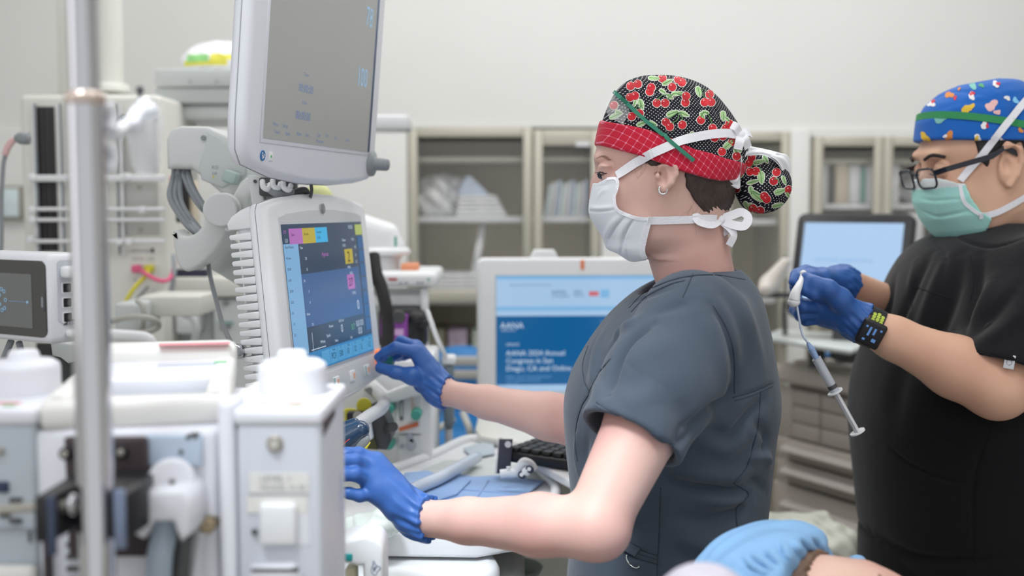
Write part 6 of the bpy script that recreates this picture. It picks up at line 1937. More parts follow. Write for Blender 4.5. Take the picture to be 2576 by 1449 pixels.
# blue chair with grey slats
ch = thing('side_chair', 'blue chair with pale slats seen between the rack and the website screen', 'chair', (P(1150, 1000, 2.9).x, 3.0, 0))
M_chb = mat('chair_blue', '#2f80c4', rough=0.45)
f = Field((P(1075, 900, 2.9).x, 2.80, P(0, 1180, 2.8).z), (P(1260, 900, 2.9).x, 3.2, P(0, 850, 2.8).z), 0.006)
q = P(1160, 945, 3.0); f.ell((q.x, 3.06, q.z), (0.11, 0.04, 0.075), k=0); q2 = P(1150, 1110, 2.95); f.ell((q2.x, 2.98, q2.z), (0.12, 0.17, 0.06), k=0.03); f.cone((q.x, 3.06, q.z), (q2.x, 3.10, q2.z), 0.05, 0.06, k=0.03)
V, Fc = f.mesh(); MB().add(V, Fc, M_chb, True).build('seat_shell', ch)
mb = MB()
for (py0, py1) in ((898, 922), (932, 955)): bxp(mb, 1110, 1215, py0, py1, 2.86, 0.02, mat('slat_grey', '#c2c1bd', rough=0.5), r=0.004)
mb.build('slat', ch)
for sx in (-0.09, 0.09):
    for sy in (-0.1, 0.14):
        MB().cyl((q2.x + sx, 2.98 + sy, 0), (q2.x + sx * 0.9, 2.98 + sy * 0.8, q2.z), 0.011, M_mach2, n=12).build('leg', ch)
# grey post with white cap, thin pale tube
mb = MB(); bxp(mb, 1116, 1141, 918, 1078, 2.20, 0.03, mat('slate_grip', '#6d7a83', rough=0.5), r=0.006)
po = mb.build('post_grip', label='slate grey upright grip beside the blue chair, behind the gloved hand', cat='grip')
mb = MB(); bxp(mb, 1112, 1146, 896, 918, 2.195, 0.04, M_white, r=0.006); mb.build('cap', po)
MB().cyl((P(1129, 1078, 2.215).x, 2.215, 0.0), (P(1129, 1078, 2.215).x, 2.215, P(1129, 1078, 2.215).z), 0.008, M_mach2, n=14).build('upright', po)
MB().tube([P(1074, 780, 2.19), P(1095, 840, 2.19), P(1122, 900, 2.19)], 0.0045, M_white, n=10).build('plastic_tube', label='thin pale tube slanting from the rack to the slate grip', cat='tube')
mb = MB()
mb.tube([P(1085, 1092, 2.45), P(1115, 1070, 2.45), P(1140, 1056, 2.5)], 0.007, M_beige, n=10); mb.tube([P(1165, 1040, 2.5), P(1180, 1075, 2.45), P(1186, 1105, 2.45)], 0.008, M_beige, n=10)
mb.build('chair_frame_bar', ch)

# ------------------------------------------------------------------ computer screen behind the person in slate scrubs
CYm = 2.50
cmon = thing('computer_screen', 'wide white-framed computer screen showing a blue web page behind the scrubs', 'monitor', P(1470, 1080, CYm))
ca = math.radians(3.0)
Oc = P(1248, 694, CYm)
MC = frame(Oc, (math.cos(ca), math.sin(ca), 0), (-math.sin(ca), math.cos(ca), 0), (0, 0, 1))
Hc = Oc.z - P(1248, 986, CYm).z; Wc = 0.405
mb = MB()
mb.prism(rrect(Wc + 0.085, Hc + 0.075, 0.016, cx=Wc / 2, cz=-Hc / 2 + 0.002), 0.0, 0.045, M_white, M=MC, r=0.006, seg=3)
mb.build('casing', cmon)
mb = MB(); mb.prism([(-0.0022, -Hc - 0.002), (Wc + 0.002, -Hc - 0.002), (Wc + 0.002, 0.002), (-0.002, 0.002)], -0.0006, 0.003, M_armd, M=MC); mb.build('screen_frame', cmon)
sc = MB()
def rc(x0, x1, z0, z1, m, y=-0.0012): sc.quad([MC @ Vector((x0, y, -z0 * Hc)), MC @ Vector((x0, y, -z1 * Hc)), MC @ Vector((x1, y, -z1 * Hc)), MC @ Vector((x1, y, -z0 * Hc))], m)
WL = glow('web_pale', '#a6c6e6', 0.85); WB = glow('web_deep_blue', '#11598f', 0.95); WM = glow('web_mid', '#7db4e0', 0.85); WT = glow('web_text', '#cfe0ee', 0.85)
sc.prism([(0, -Hc), (Wc, -Hc), (Wc, 0), (0, 0)], -0.0010, 0.001, M_scr_dark, M=MC)
rc(0, Wc, 0, 0.345, WL); rc(0, Wc, 0.265, 0.30, WM, -0.0014); rc(0, Wc, 0.0, 0.03, WM, -0.0014); rc(0, Wc, 0.345, 0.94, WB); rc(0, Wc, 0.94, 1.0, WL)
def wt(s, size, x, z, m, sx=1.0): sc.text(s, size, MC @ frame((x, -0.002, -z * Hc), (1, 0, 0), (0, 0, 1), (0, -1, 0)), m, 'LEFT', sx)
NAVY = glow('web_navy_text', '#47668f', 0.6)
wt('AANA', 0.019, 0.009, 0.45, WT); wt('ADVOCACY', 0.006, 0.012, 0.475, WT)
wt('UPDATE', 0.008, 0.022, 0.60, WT)
for i, s in enumerate(('AANA 2024 Annual', 'Congress in San', 'Diego, CA and Online')): wt(s, 0.0165, 0.022, 0.685 + 0.066 * i, WT)
wt('Register now for the annual meeting of', 0.0065, 0.022, 0.875, WM); wt('nurse anesthesia professionals', 0.0065, 0.022, 0.905, WM); wt('Learn more', 0.006, 0.022, 0.935, WM)
wt('AANA', 0.012, 0.125, 0.155, NAVY); wt('CONGRESS', 0.008, 0.125, 0.185, NAVY); wt('SAN', 0.010, 0.175, 0.150, NAVY); wt('DIEGO', 0.008, 0.175, 0.178, NAVY)
rc(0.210, 0.232, 0.135, 0.175, glow('web_red', '#d06a72', 0.8), -0.0016); rc(0.236, 0.256, 0.12, 0.19, WM, -0.0016)
wt('https://www.aana.com/annual-congress', 0.006, 0.03, 0.085, NAVY); wt('Home', 0.006, 0.235, 0.40, WM); wt('Events   Join', 0.006, 0.28, 0.40, WM)
sc.build('screen', cmon)
mb = MB(); c = MC @ Vector((0.197, -0.0015, 0.024)); mb.box(MC @ Vector((0.195, -0.001, 0.0245)), (0.008, 0.002, 0.022), M_orange, r=0.0006)
mb.build('orange_sticker', cmon)
mb = MB(); mb.prism([(0.075, 0.035), (0.145, 0.035), (0.132, 0.058), (0.088, 0.058)], 0.012, 0.04, M_white, M=MC, r=0.004); mb.build('top_handle', cmon)
mb = MB(); mb.box((Wc / 2, 0.10, -Hc - 0.06), (0.07, 0.05, 0.22), M_white, r=0.008, M=MC); mb.box((Wc / 2, 0.075, -Hc * 0.6), (0.12, 0.07, 0.12), M_white, r=0.008, M=MC)
mb.build('stand', cmon)
# desk carrying the screen and keyboard
DZ = 0.885
dk = thing('computer_desk', 'white rounded desk ledge under the website screen', 'desk', (P(1500, 1100, 2.4).x, 2.4, 0))
zd = P(1300, 1085, 2.25).z
mb = MB(); mb.prism([(P(1192, 0, 2.22).x, 2.22), (P(1205, 0, 2.16).x, 2.15), (P(1600, 0, 2.0).x, 1.92), (P(1830, 0, 2.0).x, 1.92), (P(1830, 0, 2.6).x, 2.75), (P(1215, 0, 2.6).x, 2.75)], zd - 0.006, zd + 0.012, mat('desk_ivory', '#dfdfd8', rough=0.4), r=0.005, M=frame((0, 0, 0), (1, 0, 0), (0, 0, 1), (0, 1, 0)), seg=3)
mb.build('ledge', dk)
mb = MB(); mb.box((0.20, 2.48, zd / 2 - 0.005), (0.40, 0.5, zd - 0.012), M_beige, r=0.01); mb.build('cabinet_body', dk)
MZ = frame((0, 0, 0), (1, 0, 0), (0, 0, 1), (0, 1, 0))
def on_z(px, py, z):
    r_ = ray(px, py); s = (z - CAMZ) / r_.z
    return CAM + r_ * s
def zpoly(pts, z): return [(lambda q: (q.x, q.y))(on_z(x, y, z)) for x, y in pts]
mb = MB(); mb.prism(zpoly([(1300, 1136), (1312, 1128), (1400, 1118), (1500, 1135), (1520, 1215), (1440, 1212)], zd + 0.027), zd + 0.012, zd + 0.027, M_white, r=0.004, M=MZ); mb.build('keyboard_tray', dk)
kz = zd + 0.037
kq = on_z(1356, 1118, kz)
kb_ = thing('keyboard', 'black keyboard tucked behind the front of the slate scrubs', 'keyboard', (kq.x, kq.y, kz - 0.009))
KM = T(kq.x, kq.y, kz) @ RZ(math.radians(-32))
mb = MB(); mb.box((0.19, -0.055, 0.0), (0.38, 0.12, 0.018), M_black, r=0.005, M=KM); kbd = mb.build('base', kb_)
mb = MB()
for r_ in range(5):
    for c_ in range(17):
        mb.box((0.014 + c_ * 0.021, -0.100 + r_ * 0.022, 0.0125), (0.017, 0.018, 0.009), mat('key_dark', '#2a2c2c', rough=0.4), r=0.002, seg=1, M=KM)
mb.build('key_block', kb_)
# ------------------------------------------------------------------ anaesthesia machine body and worktop
TZ = 0.985
am = thing('anaesthesia_machine', 'white anaesthesia machine with teal knobs and a pale work surface under the gloved hands', 'medical machine', (-0.1, 1.75, 0))
mb = MB()
mb.prism(zpoly([(800, 1210), (940, 1185), (1085, 1135), (1190, 1092), (1290, 1120), (1380, 1190), (1412, 1222), (1418, 1262), (1370, 1318), (1200, 1345), (840, 1340)], TZ), TZ - 0.035, TZ, M_white, r=0.006, M=MZ, seg=3)
mb.build('worktop', am)
mb = MB()
mb.prism(zpoly([(985, 1215), (1120, 1160), (1250, 1155), (1330, 1180), (1372, 1212), (1290, 1262), (1100, 1320), (960, 1330)], TZ + 0.0005), TZ, TZ + 0.002, mat('tray_mat_grey', '#c9cdcc', rough=0.5), M=MZ)
mb.tube(spline([on_z(x, y, TZ + 0.004) for x, y in ((960, 1190), (1085, 1145), (1185, 1104), (1285, 1130), (1375, 1200), (1398, 1240), (1350, 1310))], 8), 0.009, M_white, n=12)
mb.build('worktop_rim', am)
mb = MB()
a = P(700, 1300, 2.0)
mb.box((-0.20, 1.74, TZ / 2 - 0.02), (0.44, 0.60, TZ - 0.12), M_beige, r=0.02)
mb.build('base_cabinet', am)
for sx in (-0.36, -0.03):
    for sy in (1.48, 1.96):
        MB().cyl((sx - 0.015, sy, 0.045), (sx + 0.015, sy, 0.045), 0.045, M_black, n=20).build('castor', am)
UY = 2.02
mb = MB(); bxp(mb, 640, 1086, 905, 1195, UY, 0.22, M_white, r=0.008, seg=3)
zu1 = P(900, 905, UY).z
mb.build('back_housing', am)
# slope-fronted hood above the gauges
mb = MB(); mb.prism(pz([(850, 1005), (940, 955), (975, 985), (1040, 960), (1086, 905), (1086, 985), (960, 1020), (850, 1060)], UY - 0.02), UY - 0.03, UY + 0.02, mat('hood_pale_grey', '#d6d9d9', rough=0.42), r=0.004)
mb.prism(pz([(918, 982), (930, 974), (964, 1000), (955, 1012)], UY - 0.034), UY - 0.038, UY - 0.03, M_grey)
mb.build('hood', am)
pn = MB(); bxp(pn, 996, 1062, 988, 1092, UY - 0.012, 0.02, M_white, r=0.003); bxp(pn, 1000, 1060, 1095, 1172, UY - 0.010, 0.02, mat('dim_white', '#d9dcdf', rough=0.5), r=0.003)
bxp(pn, 1005, 1014, 1002, 1058, UY - 0.016, 0.01, mat('gauge_dark', '#6b706f', rough=0.3), r=0.001); bxp(pn, 1007, 1012, 1012, 1048, UY - 0.018, 0.01, mat('gauge_light', '#c9cbc6', rough=0.3), r=0.001)
bxp(pn, 1033, 1040, 994, 1030, UY - 0.016, 0.01, mat('gauge_pale_red', '#d9c6c2', rough=0.4), r=0.001)
for (px, py, rx) in ((1030, 1100, 9), (1034, 1120, 14), (1012, 1122, 6), (1036, 1108, 5)): 
    c = P(px, py, UY - 0.012); pn.cyl(c, c + Vector((0, .004, 0)), rx / 2800 * 2.0, mat('gauge_smoke', '#b5b9c4', rough=0.5), n=24)
gp = pn.build('gauge_panel', am)
mb = MB(); mb.prism(pz([(1004, 1076), (1052, 1062), (1052, 1071), (1005, 1085)], UY - 0.014), UY - 0.018, UY - 0.01, mat('orange_label', '#d9764f', rough=0.5)); mb.build('orange_label', gp)
for (px, py) in ((977, 1031), (1046, 1045), (978, 1120)):
    c = P(px, py, UY - 0.045)
    k_ = MB(); k_.cyl(c, c + Vector((0, 0.03, 0)), 0.0092, M_teal, n=12, rb=0.0105, bevel=0.0015); k_.cyl(c + Vector((0, .03, 0)), c + Vector((0, 0.06, 0)), 0.004, M_mach2, n=12); k_.build('teal_knob', am)
# breathing block: dark absorber handle with yellow disc
br_ = thing('absorber_unit', 'dark and yellow breathing canister unit left of the teal knobs', 'canister', P(910, 1120, 1.85))
mb = MB()
cM = T(P(905, 1075, 1.86)) @ RY(-0.3)
mb.prism([(-0.002, 0.020), (0.028, 0.036), (0.046, 0.030), (0.058, 0.004), (0.060, -0.020), (0.052, -0.036), (0.010, -0.034)], -0.02, 0.05, M_dgrey, M=T(P(898, 1074, 1.86)), r=0.005)
mb.cyl(P(975, 1082, 1.84), P(992, 1072, 1.82), 0.008, M_dgrey, n=16, bevel=0.002)
mb.build('body', br_)
mb = MB(); mb.prism([(-0.004, 0.020), (0.012, 0.030), (0.030, -0.036), (0.006, -0.034)], -0.024, 0.04, mat('olive_band', '#4d4a24', rough=0.4), M=T(P(910, 1072, 1.855)), r=0.003); mb.build('olive_band', br_)
mb = MB(); mb.cyl(P(880, 1068, 1.86), P(880, 1068, 1.92), 0.028, M_yellow, n=32, bevel=0.003); mb.cyl(P(916, 1020, 1.86), P(916, 1020, 1.92), 0.013, M_yellow, n=24, bevel=0.002); mb.build('yellow_disc', br_)
mb = MB(); mb.box(P(896, 1048, 1.845), (0.03, 0.02, 0.018), M_black, r=0.004); mb.cyl(P(900, 1046, 1.83), P(900, 1046, 1.85), 0.008, M_screw, n=18); mb.build('dark_valve', br_)
mb = MB(); mb.prism([(0, 0), (0.008, 0.002), (0.022, 0.045), (0.016, 0.047)], -0.005, 0.006, M_white, M=T(P(930, 1108, 1.82)) @ T(0, 0, 0) @ RY(-0.45), r=0.002); mb.build('white_lever', br_)
# white tube handle sweeping forward under the display
MB().tube(spline([P(930, 972, 1.93), P(952, 990, 1.88), P(966, 1010, 1.84), P(958, 1028, 1.78), P(930, 1046, 1.72), P(905, 1064, 1.67), P(880, 1082, 1.63)], 10), 0.0105, mat('tube_grey_white', '#cfd1d2', rough=0.35), n=20).build('handle_tube', am)
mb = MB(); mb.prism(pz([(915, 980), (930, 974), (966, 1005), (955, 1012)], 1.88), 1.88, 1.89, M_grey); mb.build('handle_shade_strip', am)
# dark blue probe head
pr = thing('dark_blue_probe', 'glossy dark blue rounded device just above the nearer gloved hand', 'device', P(890, 1125, 1.55))
M_db = mat('deep_blue_gloss', '#2c4560', rough=0.18, coat=0.5)
f = Field((P(820, 1100, 1.55).x, 1.48, P(0, 1160, 1.5).z), (P(945, 1100, 1.55).x, 1.64, P(0, 1030, 1.55).z), 0.0018)
f.cone(P(868, 1105, 1.55), P(905, 1082, 1.55), 0.019, 0.014, k=0.008); f.cone(P(850, 1125, 1.56), P(880, 1105, 1.56), 0.02, 0.02, k=0.008); f.cone(P(846, 1080, 1.56), P(892, 1062, 1.56), 0.007, 0.0065, k=0.004)
V, Fc = f.mesh(); mb = MB().add(V, Fc, M_db, True); mb.build('shell', pr)
mb = MB(); mb.tube(spline([P(862, 1118, 1.528), P(872, 1110, 1.527), P(880, 1104, 1.528)], 5), 0.0008, mat('red_line', '#c4453f', rough=0.5), n=6)
mb.ball(P(908, 1118, 1.545), (0.016, 0.006, 0.010), M_grey, R=RY(-0.8).to_3x3()); mb.tube([P(918, 1132, 1.54), P(930, 1112, 1.545)], 0.0018, M_yellow, n=6); mb.build('trim_line', pr)

# blue towel, tube and small items lying on the worktop
f_t = zpoly([(1018, 1192), (1075, 1186), (1110, 1198), (1150, 1194), (1190, 1202), (1262, 1198), (1368, 1212), (1296, 1266), (1130, 1300), (975, 1320), (985, 1240)], TZ + 0.004)
M_tow = cloth_mat('blue_towel', '#93b2dc', weave=500, wrinkle=16, wstr=0.5)
mb = MB(); mb.prism(f_t, TZ + 0.0023, TZ + 0.0065, M_tow, M=MZ, r=0.0015)
mb.prism(zpoly([(1020, 1190), (1075, 1187), (1110, 1199), (1150, 1194), (1185, 1205), (1150, 1240), (1060, 1268), (1010, 1262)], TZ + 0.011), TZ + 0.0065, TZ + 0.0105, M_tow, M=MZ, r=0.0015)
mb.tube([on_z(x, y, TZ + 0.0066) for x, y in ((1228, 1210), (1200, 1250), (1180, 1285))], 0.0022, M_tow, n=8); mb.tube([on_z(x, y, TZ + 0.0066) for x, y in ((1160, 1232), (1260, 1240), (1320, 1250))], 0.0018, M_tow, n=8)
mb.build('folded_towel', label='folded blue towel lying on the pale work surface', cat='towel')
MB().tube(spline([on_z(1020, 1245, TZ + 0.022), on_z(1052, 1225, TZ + 0.022), on_z(1100, 1205, TZ + 0.022), on_z(1150, 1178, TZ + 0.022), on_z(1200, 1150, TZ + 0.018)], 8), 0.0105, mat('breathing_tube_clear', '#cdd6e2', rough=0.25), n=18).build('breathing_tube', label='thick pale tube lying across the blue towel', cat='tube')
# phone-like dark panel stand and white-black connectors
sg = thing('dark_card_holder', 'upright clear holder with a dark card standing behind the blue towel', 'card holder', P(1265, 1195, 1.84))
mb = MB(); mb.prism(pz([(1244, 1192), (1252, 1108), (1262, 1106), (1262, 1194)], 1.85), 1.85, 1.87, M_clear, r=0.001); mb.build('clear_frame', sg)
mb = MB(); mb.prism(pz([(1249, 1192), (1256, 1106), (1290, 1107), (1284, 1186)], 1.845), 1.845, 1.855, mat('dark_card', '#4c4a55', rough=0.4), r=0.001); mb.cyl(P(1278, 1118, 1.842), P(1278, 1118, 1.846), 0.0055, M_white, n=20); mb.build('card', sg)
cn_ = thing('circuit_connector', 'white angled breathing connector with black and white rings by the towel corner', 'connector', P(1300, 1200, 1.78))
mb = MB(); mb.tube(spline([P(1258, 1192, 1.78), P(1280, 1190, 1.78), P(1298, 1188, 1.78), P(1308, 1174, 1.78), P(1318, 1162, 1.78), P(1334, 1168, 1.78), P(1344, 1182, 1.78)], 6), 0.0072, M_white, n=16); mb.cyl(P(1279, 1178, 1.775), P(1279, 1174, 1.775), 0.0035, M_white, n=14); mb.build('elbow', cn_)
for k, (px, py) in enumerate(((1312, 1194), (1322, 1186), (1331, 1180))):
    MB().cyl(P(px, py, 1.76), P(px + 3, py + 2, 1.775), 0.0062, mat('navy', '#2c3450', rough=0.5) if k % 2 == 0 else M_white, n=20, bevel=0.001).build('ring', cn_)
    MB().cyl(P(px, py, 1.757), P(px, py, 1.76), 0.0032, M_white, n=14).build('ring_centre', cn_)
# clear packet beyond, white tissue wisps behind near hand
mb = MB(); mb.prism(zpoly([(1165, 1128), (1240, 1105), (1245, 1140), (1190, 1150)], TZ + 0.006), TZ + 0.003, TZ + 0.007, mat('pale_blue_sheet', '#b9c4cd', rough=0.4), M=MZ, r=0.001); mb.build('paper_slip', label='pale blue-grey slip lying at the back of the work surface', cat='paper')
c = on_z(925, 1320, TZ + 0.02)
o = lumpy('crumpled_wrap', (c.x, c.y, TZ + 0.02), (0.045, 0.035, 0.022), mat('greenish_wrap', '#d3dcd6', rough=0.4, noise=0.1, nscale=40), 'crumpled clear-green wrapper under the nearer gloved hand', 'wrapper', 21); seat_on(o, TZ + 0.001)
# round white absorber top with a glass port, lower middle
ab = thing('round_module', 'round white module with a glassy oval port at the bottom below the forearm', 'module', on_z(1080, 1449, 0.90))
zc_ = 0.945
c1 = on_z(1050, 1410, zc_)
mb = MB()
mb.lathe([(0.0005, 0.0), (0.10, 0.0), (0.112, -0.004), (0.118, -0.014), (0.118, -0.034), (0.100, -0.050), (0.085, -0.12), (0.0005, -0.125)], M_white, n=64, M=T(c1.x, c1.y, zc_), cap=False)
mb.build('domed_body', ab)
c2 = on_z(984, 1371, zc_ + 0.001)
mb = MB(); mb.lathe([(0.0005, 0.0015), (0.020, 0.0015), (0.0225, 0.003), (0.025, 0.0035), (0.0265, 0.002), (0.0265, -0.002)], mat('port_glass_grey', '#a9adb2', rough=0.12), n=40, M=T(c2.x, c2.y, zc_ + 0.0005), cap=False); mb.build('oval_port', ab)
mb = MB(); mb.tube([on_z(870, 1345, zc_ + .02), on_z(960, 1330, zc_ + .02), on_z(1040, 1345, zc_ + .015), on_z(1100, 1362, zc_ + .01)], 0.006, M_white, n=12); mb.build('rim_rail', ab)
mb = MB(); mb.cyl((c1.x + 0.02, c1.y, 0.30), (c1.x + 0.02, c1.y, 0.83), 0.05, M_beige, n=30); mb.build('support_stem', ab)
# bag/vent switch block with hand-and-bag symbol
sw = thing('bag_switch', 'white switch block with a hand-squeezing-bag symbol at the bottom edge', 'switch', P(912, 1449, 1.22))
SY = 1.22
mb = MB(); mb.prism(pz([(850, 1372), (858, 1362), (900, 1352), (918, 1345), (950, 1358), (962, 1376), (964, 1400), (966, 1600), (918, 1600), (912, 1424), (900, 1426), (868, 1418), (850, 1412)], SY), SY, SY + 0.055, M_white, r=0.005, seg=3); mb.build('block', sw)
mb = MB(); bxp(mb, 866, 886, 1394, 1413, SY - 0.002, 0.01, mat('teal_button', '#1f9293', rough=0.4), r=0.0015); mb.build('teal_button', sw)
mb = MB(); bxp(mb, 868, 897, 1430, 1500, SY + 0.02, 0.02, mat('cream_part', '#d8d2b4', rough=0.5), r=0.003); mb.build('cream_part', sw)
mb = MB()
def stroke(pts, r_=0.0004): mb.tube(spline([P(x, y, SY - 0.0004) for x, y in pts], 4), r_, mat('symbol_blue_grey', '#8793a3', rough=0.6), n=5)
stroke([(940, 1418), (934, 1430), (935, 1440), (943, 1447), (950, 1438)]); stroke([(938, 1412), (942, 1412), (943, 1418), (938, 1417), (938, 1412)]); stroke([(943, 1418), (950, 1424), (957, 1426)]); stroke([(958, 1428), (953, 1434), (948, 1438)])
for k in range(4): stroke([(948 - k, 1424 + 3 * k), (941, 1427 + 3 * k), (938, 1429 + 3 * k)])
mb.build('bag_symbol', sw)
mb = MB(); mb.cyl((P(940, 1449, SY + .03).x, SY + .03, 0.25), (P(940, 1449, SY + .03).x, SY + .03, P(940, 1560, SY).z), 0.016, M_beige, n=20); mb.build('stem', sw)
MB().box((P(940, 1449, SY + .03).x + 0.03, SY + .05, 0.14), (0.12, 0.12, 0.26), M_beige, r=0.01).build('stem_base', sw)
# pale green mask bowl glimpsed low
mb = MB(); c = on_z(1290, 1425, 0.86); mb.lathe([(0.0005, -0.03), (0.03, -0.026), (0.045, -0.01), (0.05, 0.0), (0.047, 0.0), (0.03, -0.02), (0.0005, -0.025)], mat('pale_mint', '#cfdcd4', rough=0.35), n=32, M=T(c), cap=False)
mb.lathe([(0.012, -0.028), (0.012, -0.86)], M_beige, n=16, M=T(c)); mb.build('mint_bowl', label='pale mint bowl under the forearm near the bottom edge', cat='bowl')
# ------------------------------------------------------------------ supply cart at the right with its screen
M_taupe = mat('taupe_cart_plastic', '#bdb4ac', rough=0.45, noise=0.012, nscale=12)
M_taupe2 = mat('taupe_drawer_plastic', '#b0a79f', rough=0.42, noise=0.012, nscale=12)
cart = thing('drawer_cart', 'taupe drawer cart between the two standing people', 'cart', (P(1955, 1200, 2.9).x + 0.2, 2.75, 0))
cu = Vector((0.49, -0.872, 0)).normalized(); cv = Vector((0.872, 0.49, 0)).normalized()
CO = P(1955, 1000, 2.90); CO.z = 0
MK = frame(CO, cu, cv, (0, 0, 1))
CW, CD, CZ = 0.60, 0.42, 1.040
mb = MB(); mb.box((CW / 2, CD / 2 + 0.012, 0.5 * (0.50 + CZ - 0.04)), (CW - 0.02, CD - 0.03, CZ - 0.04 - 0.50), M_taupe, r=0.006, M=MK)
mb.box((CW / 2, CD / 2, 0.30), (CW - 0.06, CD - 0.08, 0.42), M_dgrey, r=0.01, M=MK)
mb.build('carcass', cart)
mb = MB(); mb.box((CW / 2, CD / 2 - 0.008, CZ - 0.022), (CW + 0.03, CD + 0.03, 0.046), M_taupe, r=0.014, seg=4, M=MK)
mb.box((CW / 2, 0.05, CZ + 0.005), (CW - 0.06, 0.05, 0.014), M_taupe, r=0.006, M=MK)
mb.build('top_board', cart)
mb = MB(); mb.box((0.035, 0.003, 0.918), (0.05, 0.012, 0.13), M_taupe2, r=0.003, M=MK)
for r_ in range(3):
    for c_ in range(5):
        mb.box((0.105 + 0.102 * c_, 0.006, 0.960 - 0.043 * r_), (0.098, 0.012, 0.040), M_taupe2, r=0.0025, M=MK)
mb.build('bin_panel', cart)
for i, (zt_, zb_) in enumerate(((0.848, 0.796), (0.790, 0.735), (0.728, 0.560))):
    mb = MB(); mb.box((CW / 2, 0.004, (zt_ + zb_) / 2), (CW - 0.01 + (0.02 if i == 2 else 0), 0.018, zt_ - zb_), M_taupe, r=0.004, M=MK)
    d = mb.build('drawer', cart)
    zc_ = zt_ - (0.022 if i < 2 else 0.048)
    mb = MB(); L_ = CW - 0.09
    f_ = [(-0.001, 0.012), (-0.022, 0.008), (-0.034, 0.0), (-0.034, -0.006), (-0.026, -0.008), (-0.001, -0.004)]
    mb.prism([(a, b + zc_) for a, b in f_], 0.045, 0.045 + L_, mat('drawer_pull_grey', '#c8c1bb', rough=0.4), M=MK @ frame((0, 0, 0), (0, 1, 0), (1, 0, 0), (0, 0, 1)), r=0.003)
    mb.build('pull', d)
for sx in (0.06, CW - 0.06):
    for sy in (0.06, CD - 0.06):
        c = MK @ Vector((sx, sy, 0.05)); MB().cyl(c - Vector((0.015, 0, 0)), c + Vector((0.015, 0, 0)), 0.05, M_black, n=20).build('castor', cart)
# black-framed screen
TN = Vector((-0.60, -0.80, 0)); t_ = math.radians(14)
tu_ = Vector((0.80, -0.60, 0)); tz_ = Vector((0, 0, 1)) * math.cos(t_) - TN * math.sin(t_)
tnn = tu_.cross(tz_)
To = P(2026, 560, 2.80)
tb = thing('cart_screen', 'black-framed screen with a plain pale blue display on the drawer cart', 'monitor', (To.x + 0.08, 2.82, CZ + 0.013))
MTb = frame(To, tu_, -tnn, tz_)
WT_, HT_ = 0.246, 0.215
mb = MB(); mb.prism(rrect(WT_ + 0.044, HT_ + 0.05, 0.02, cx=WT_ / 2, cz=-HT_ / 2), 0.0, 0.03, mat('screen_frame_black', '#27272b', rough=0.35), M=MTb, r=0.005); mb.build('frame', tb)
sc = MB(); sc.prism([(0, -HT_), (WT_, -HT_), (WT_, 0), (0, 0)], -0.001, 0.001, glow('tablet_pale_blue', '#abc9ea', 0.9), M=MTb)
sc.text('ANESTHESIA WORKSTATION', 0.011, MTb @ frame((0.035, -0.0018, -0.098), (1, 0, 0), (0, 0, 1), (0, -1, 0)), glow('tablet_text', '#7fb0e2', 0.85))
sc.text('touch to begin', 0.008, MTb @ frame((0.09, -0.0018, -0.118), (1, 0, 0), (0, 0, 1), (0, -1, 0)), glow('tablet_text', '#7fb0e2', 0.85))
sc.build('screen', tb)
mb = MB(); mb.box((WT_ / 2, 0.05, -HT_ - 0.02), (0.07, 0.05, 0.20), M_dgrey, r=0.008, M=MTb); mb.build('stand', tb)
# white shelf tray over the cart, scanner, coiled lead, blue packets
ty = thing('instrument_tray', 'white flat tray cantilevered over the drawer cart under the blue gloved hands', 'tray', P(2060, 890, 2.68))
tz0 = P(2050, 858, 2.68).z
mb = MB(); mb.prism([(P(1938, 0, 2.78).x, 2.80), (P(1975, 0, 2.95).x, 2.95), (P(2240, 0, 2.8).x, 2.80), (P(2150, 0, 2.55).x, 2.52)], tz0 - 0.014, tz0, mat('tray_pale_green_white', '#d4dad8', rough=0.35), r=0.004, M=MZ); mb.build('plate', ty)
c = Vector((P(2060, 890, 2.72).x, 2.74, 0)); mb = MB(); mb.cyl((c.x, c.y, CZ + 0.012), (c.x, c.y, tz0 - 0.014), 0.02, M_dgrey, n=16); mb.build('post', ty)
sc_ = thing('handheld_scanner', 'beige handheld scanner hanging just left of the blue gloved hands', 'scanner', P(1950, 730, 2.72))
f = Field((P(1890, 700, 2.72).x, 2.66, P(0, 760, 2.7).z), (P(2010, 700, 2.72).x, 2.80, P(0, 630, 2.7).z), 0.0035)
f.cone(P(1976, 660, 2.72), P(1935, 715, 2.72), 0.014, 0.024, k=0.01); f.cone(P(1935, 715, 2.72), P(1925, 728, 2.70), 0.022, 0.018, k=0.01)
V, Fc = f.mesh(); MB().add(V, Fc, mat('scanner_beige', '#cfc8c0', rough=0.45), True).build('body', sc_)
MB().cyl(P(1972, 655, 2.72), P(1978, 645, 2.72), 0.006, M_dgrey, n=12).build('tip', sc_)
MB().box(P(1945, 742, 2.74), (0.08, 0.03, 0.012), M_dgrey, r=0.003).build('cradle', sc_)
mb = MB(); pts = []
for k in range(160):
    t = k / 159; c = P(1978 - 4 * math.sin(t * 3), 700 + 165 * t, 2.80)
    r_ = 0.0065 if t > 0.35 else 0.001
    pts.append(c + Vector((r_ * math.cos(k * 0.9), r_ * math.sin(k * 0.9), 0)))
mb.tube(pts, 0.0022, M_dgrey, n=6); mb.build('coiled_lead', sc_)
for i, (px, py, a, lab, m) in enumerate(((2092, 908, 0.3, 'deep blue packet on the cart top beside the black scrubs', mat('packet_blue', '#3c78b4', rough=0.5)), (2140, 905, -0.2, 'pale blue packet on the cart top next to the deep blue one', mat('packet_pale_blue', '#a8c6e2', rough=0.5)))):
    c = on_z(px, py, CZ + 0.012)
    MB().box((0, 0, 0), (0.09, 0.05, 0.012), m, r=0.004, M=T(c.x + 0.03, c.y + 0.05, CZ + 0.019) @ RZ(a - 0.6)).build('supply_packet', label=lab, cat='packet')
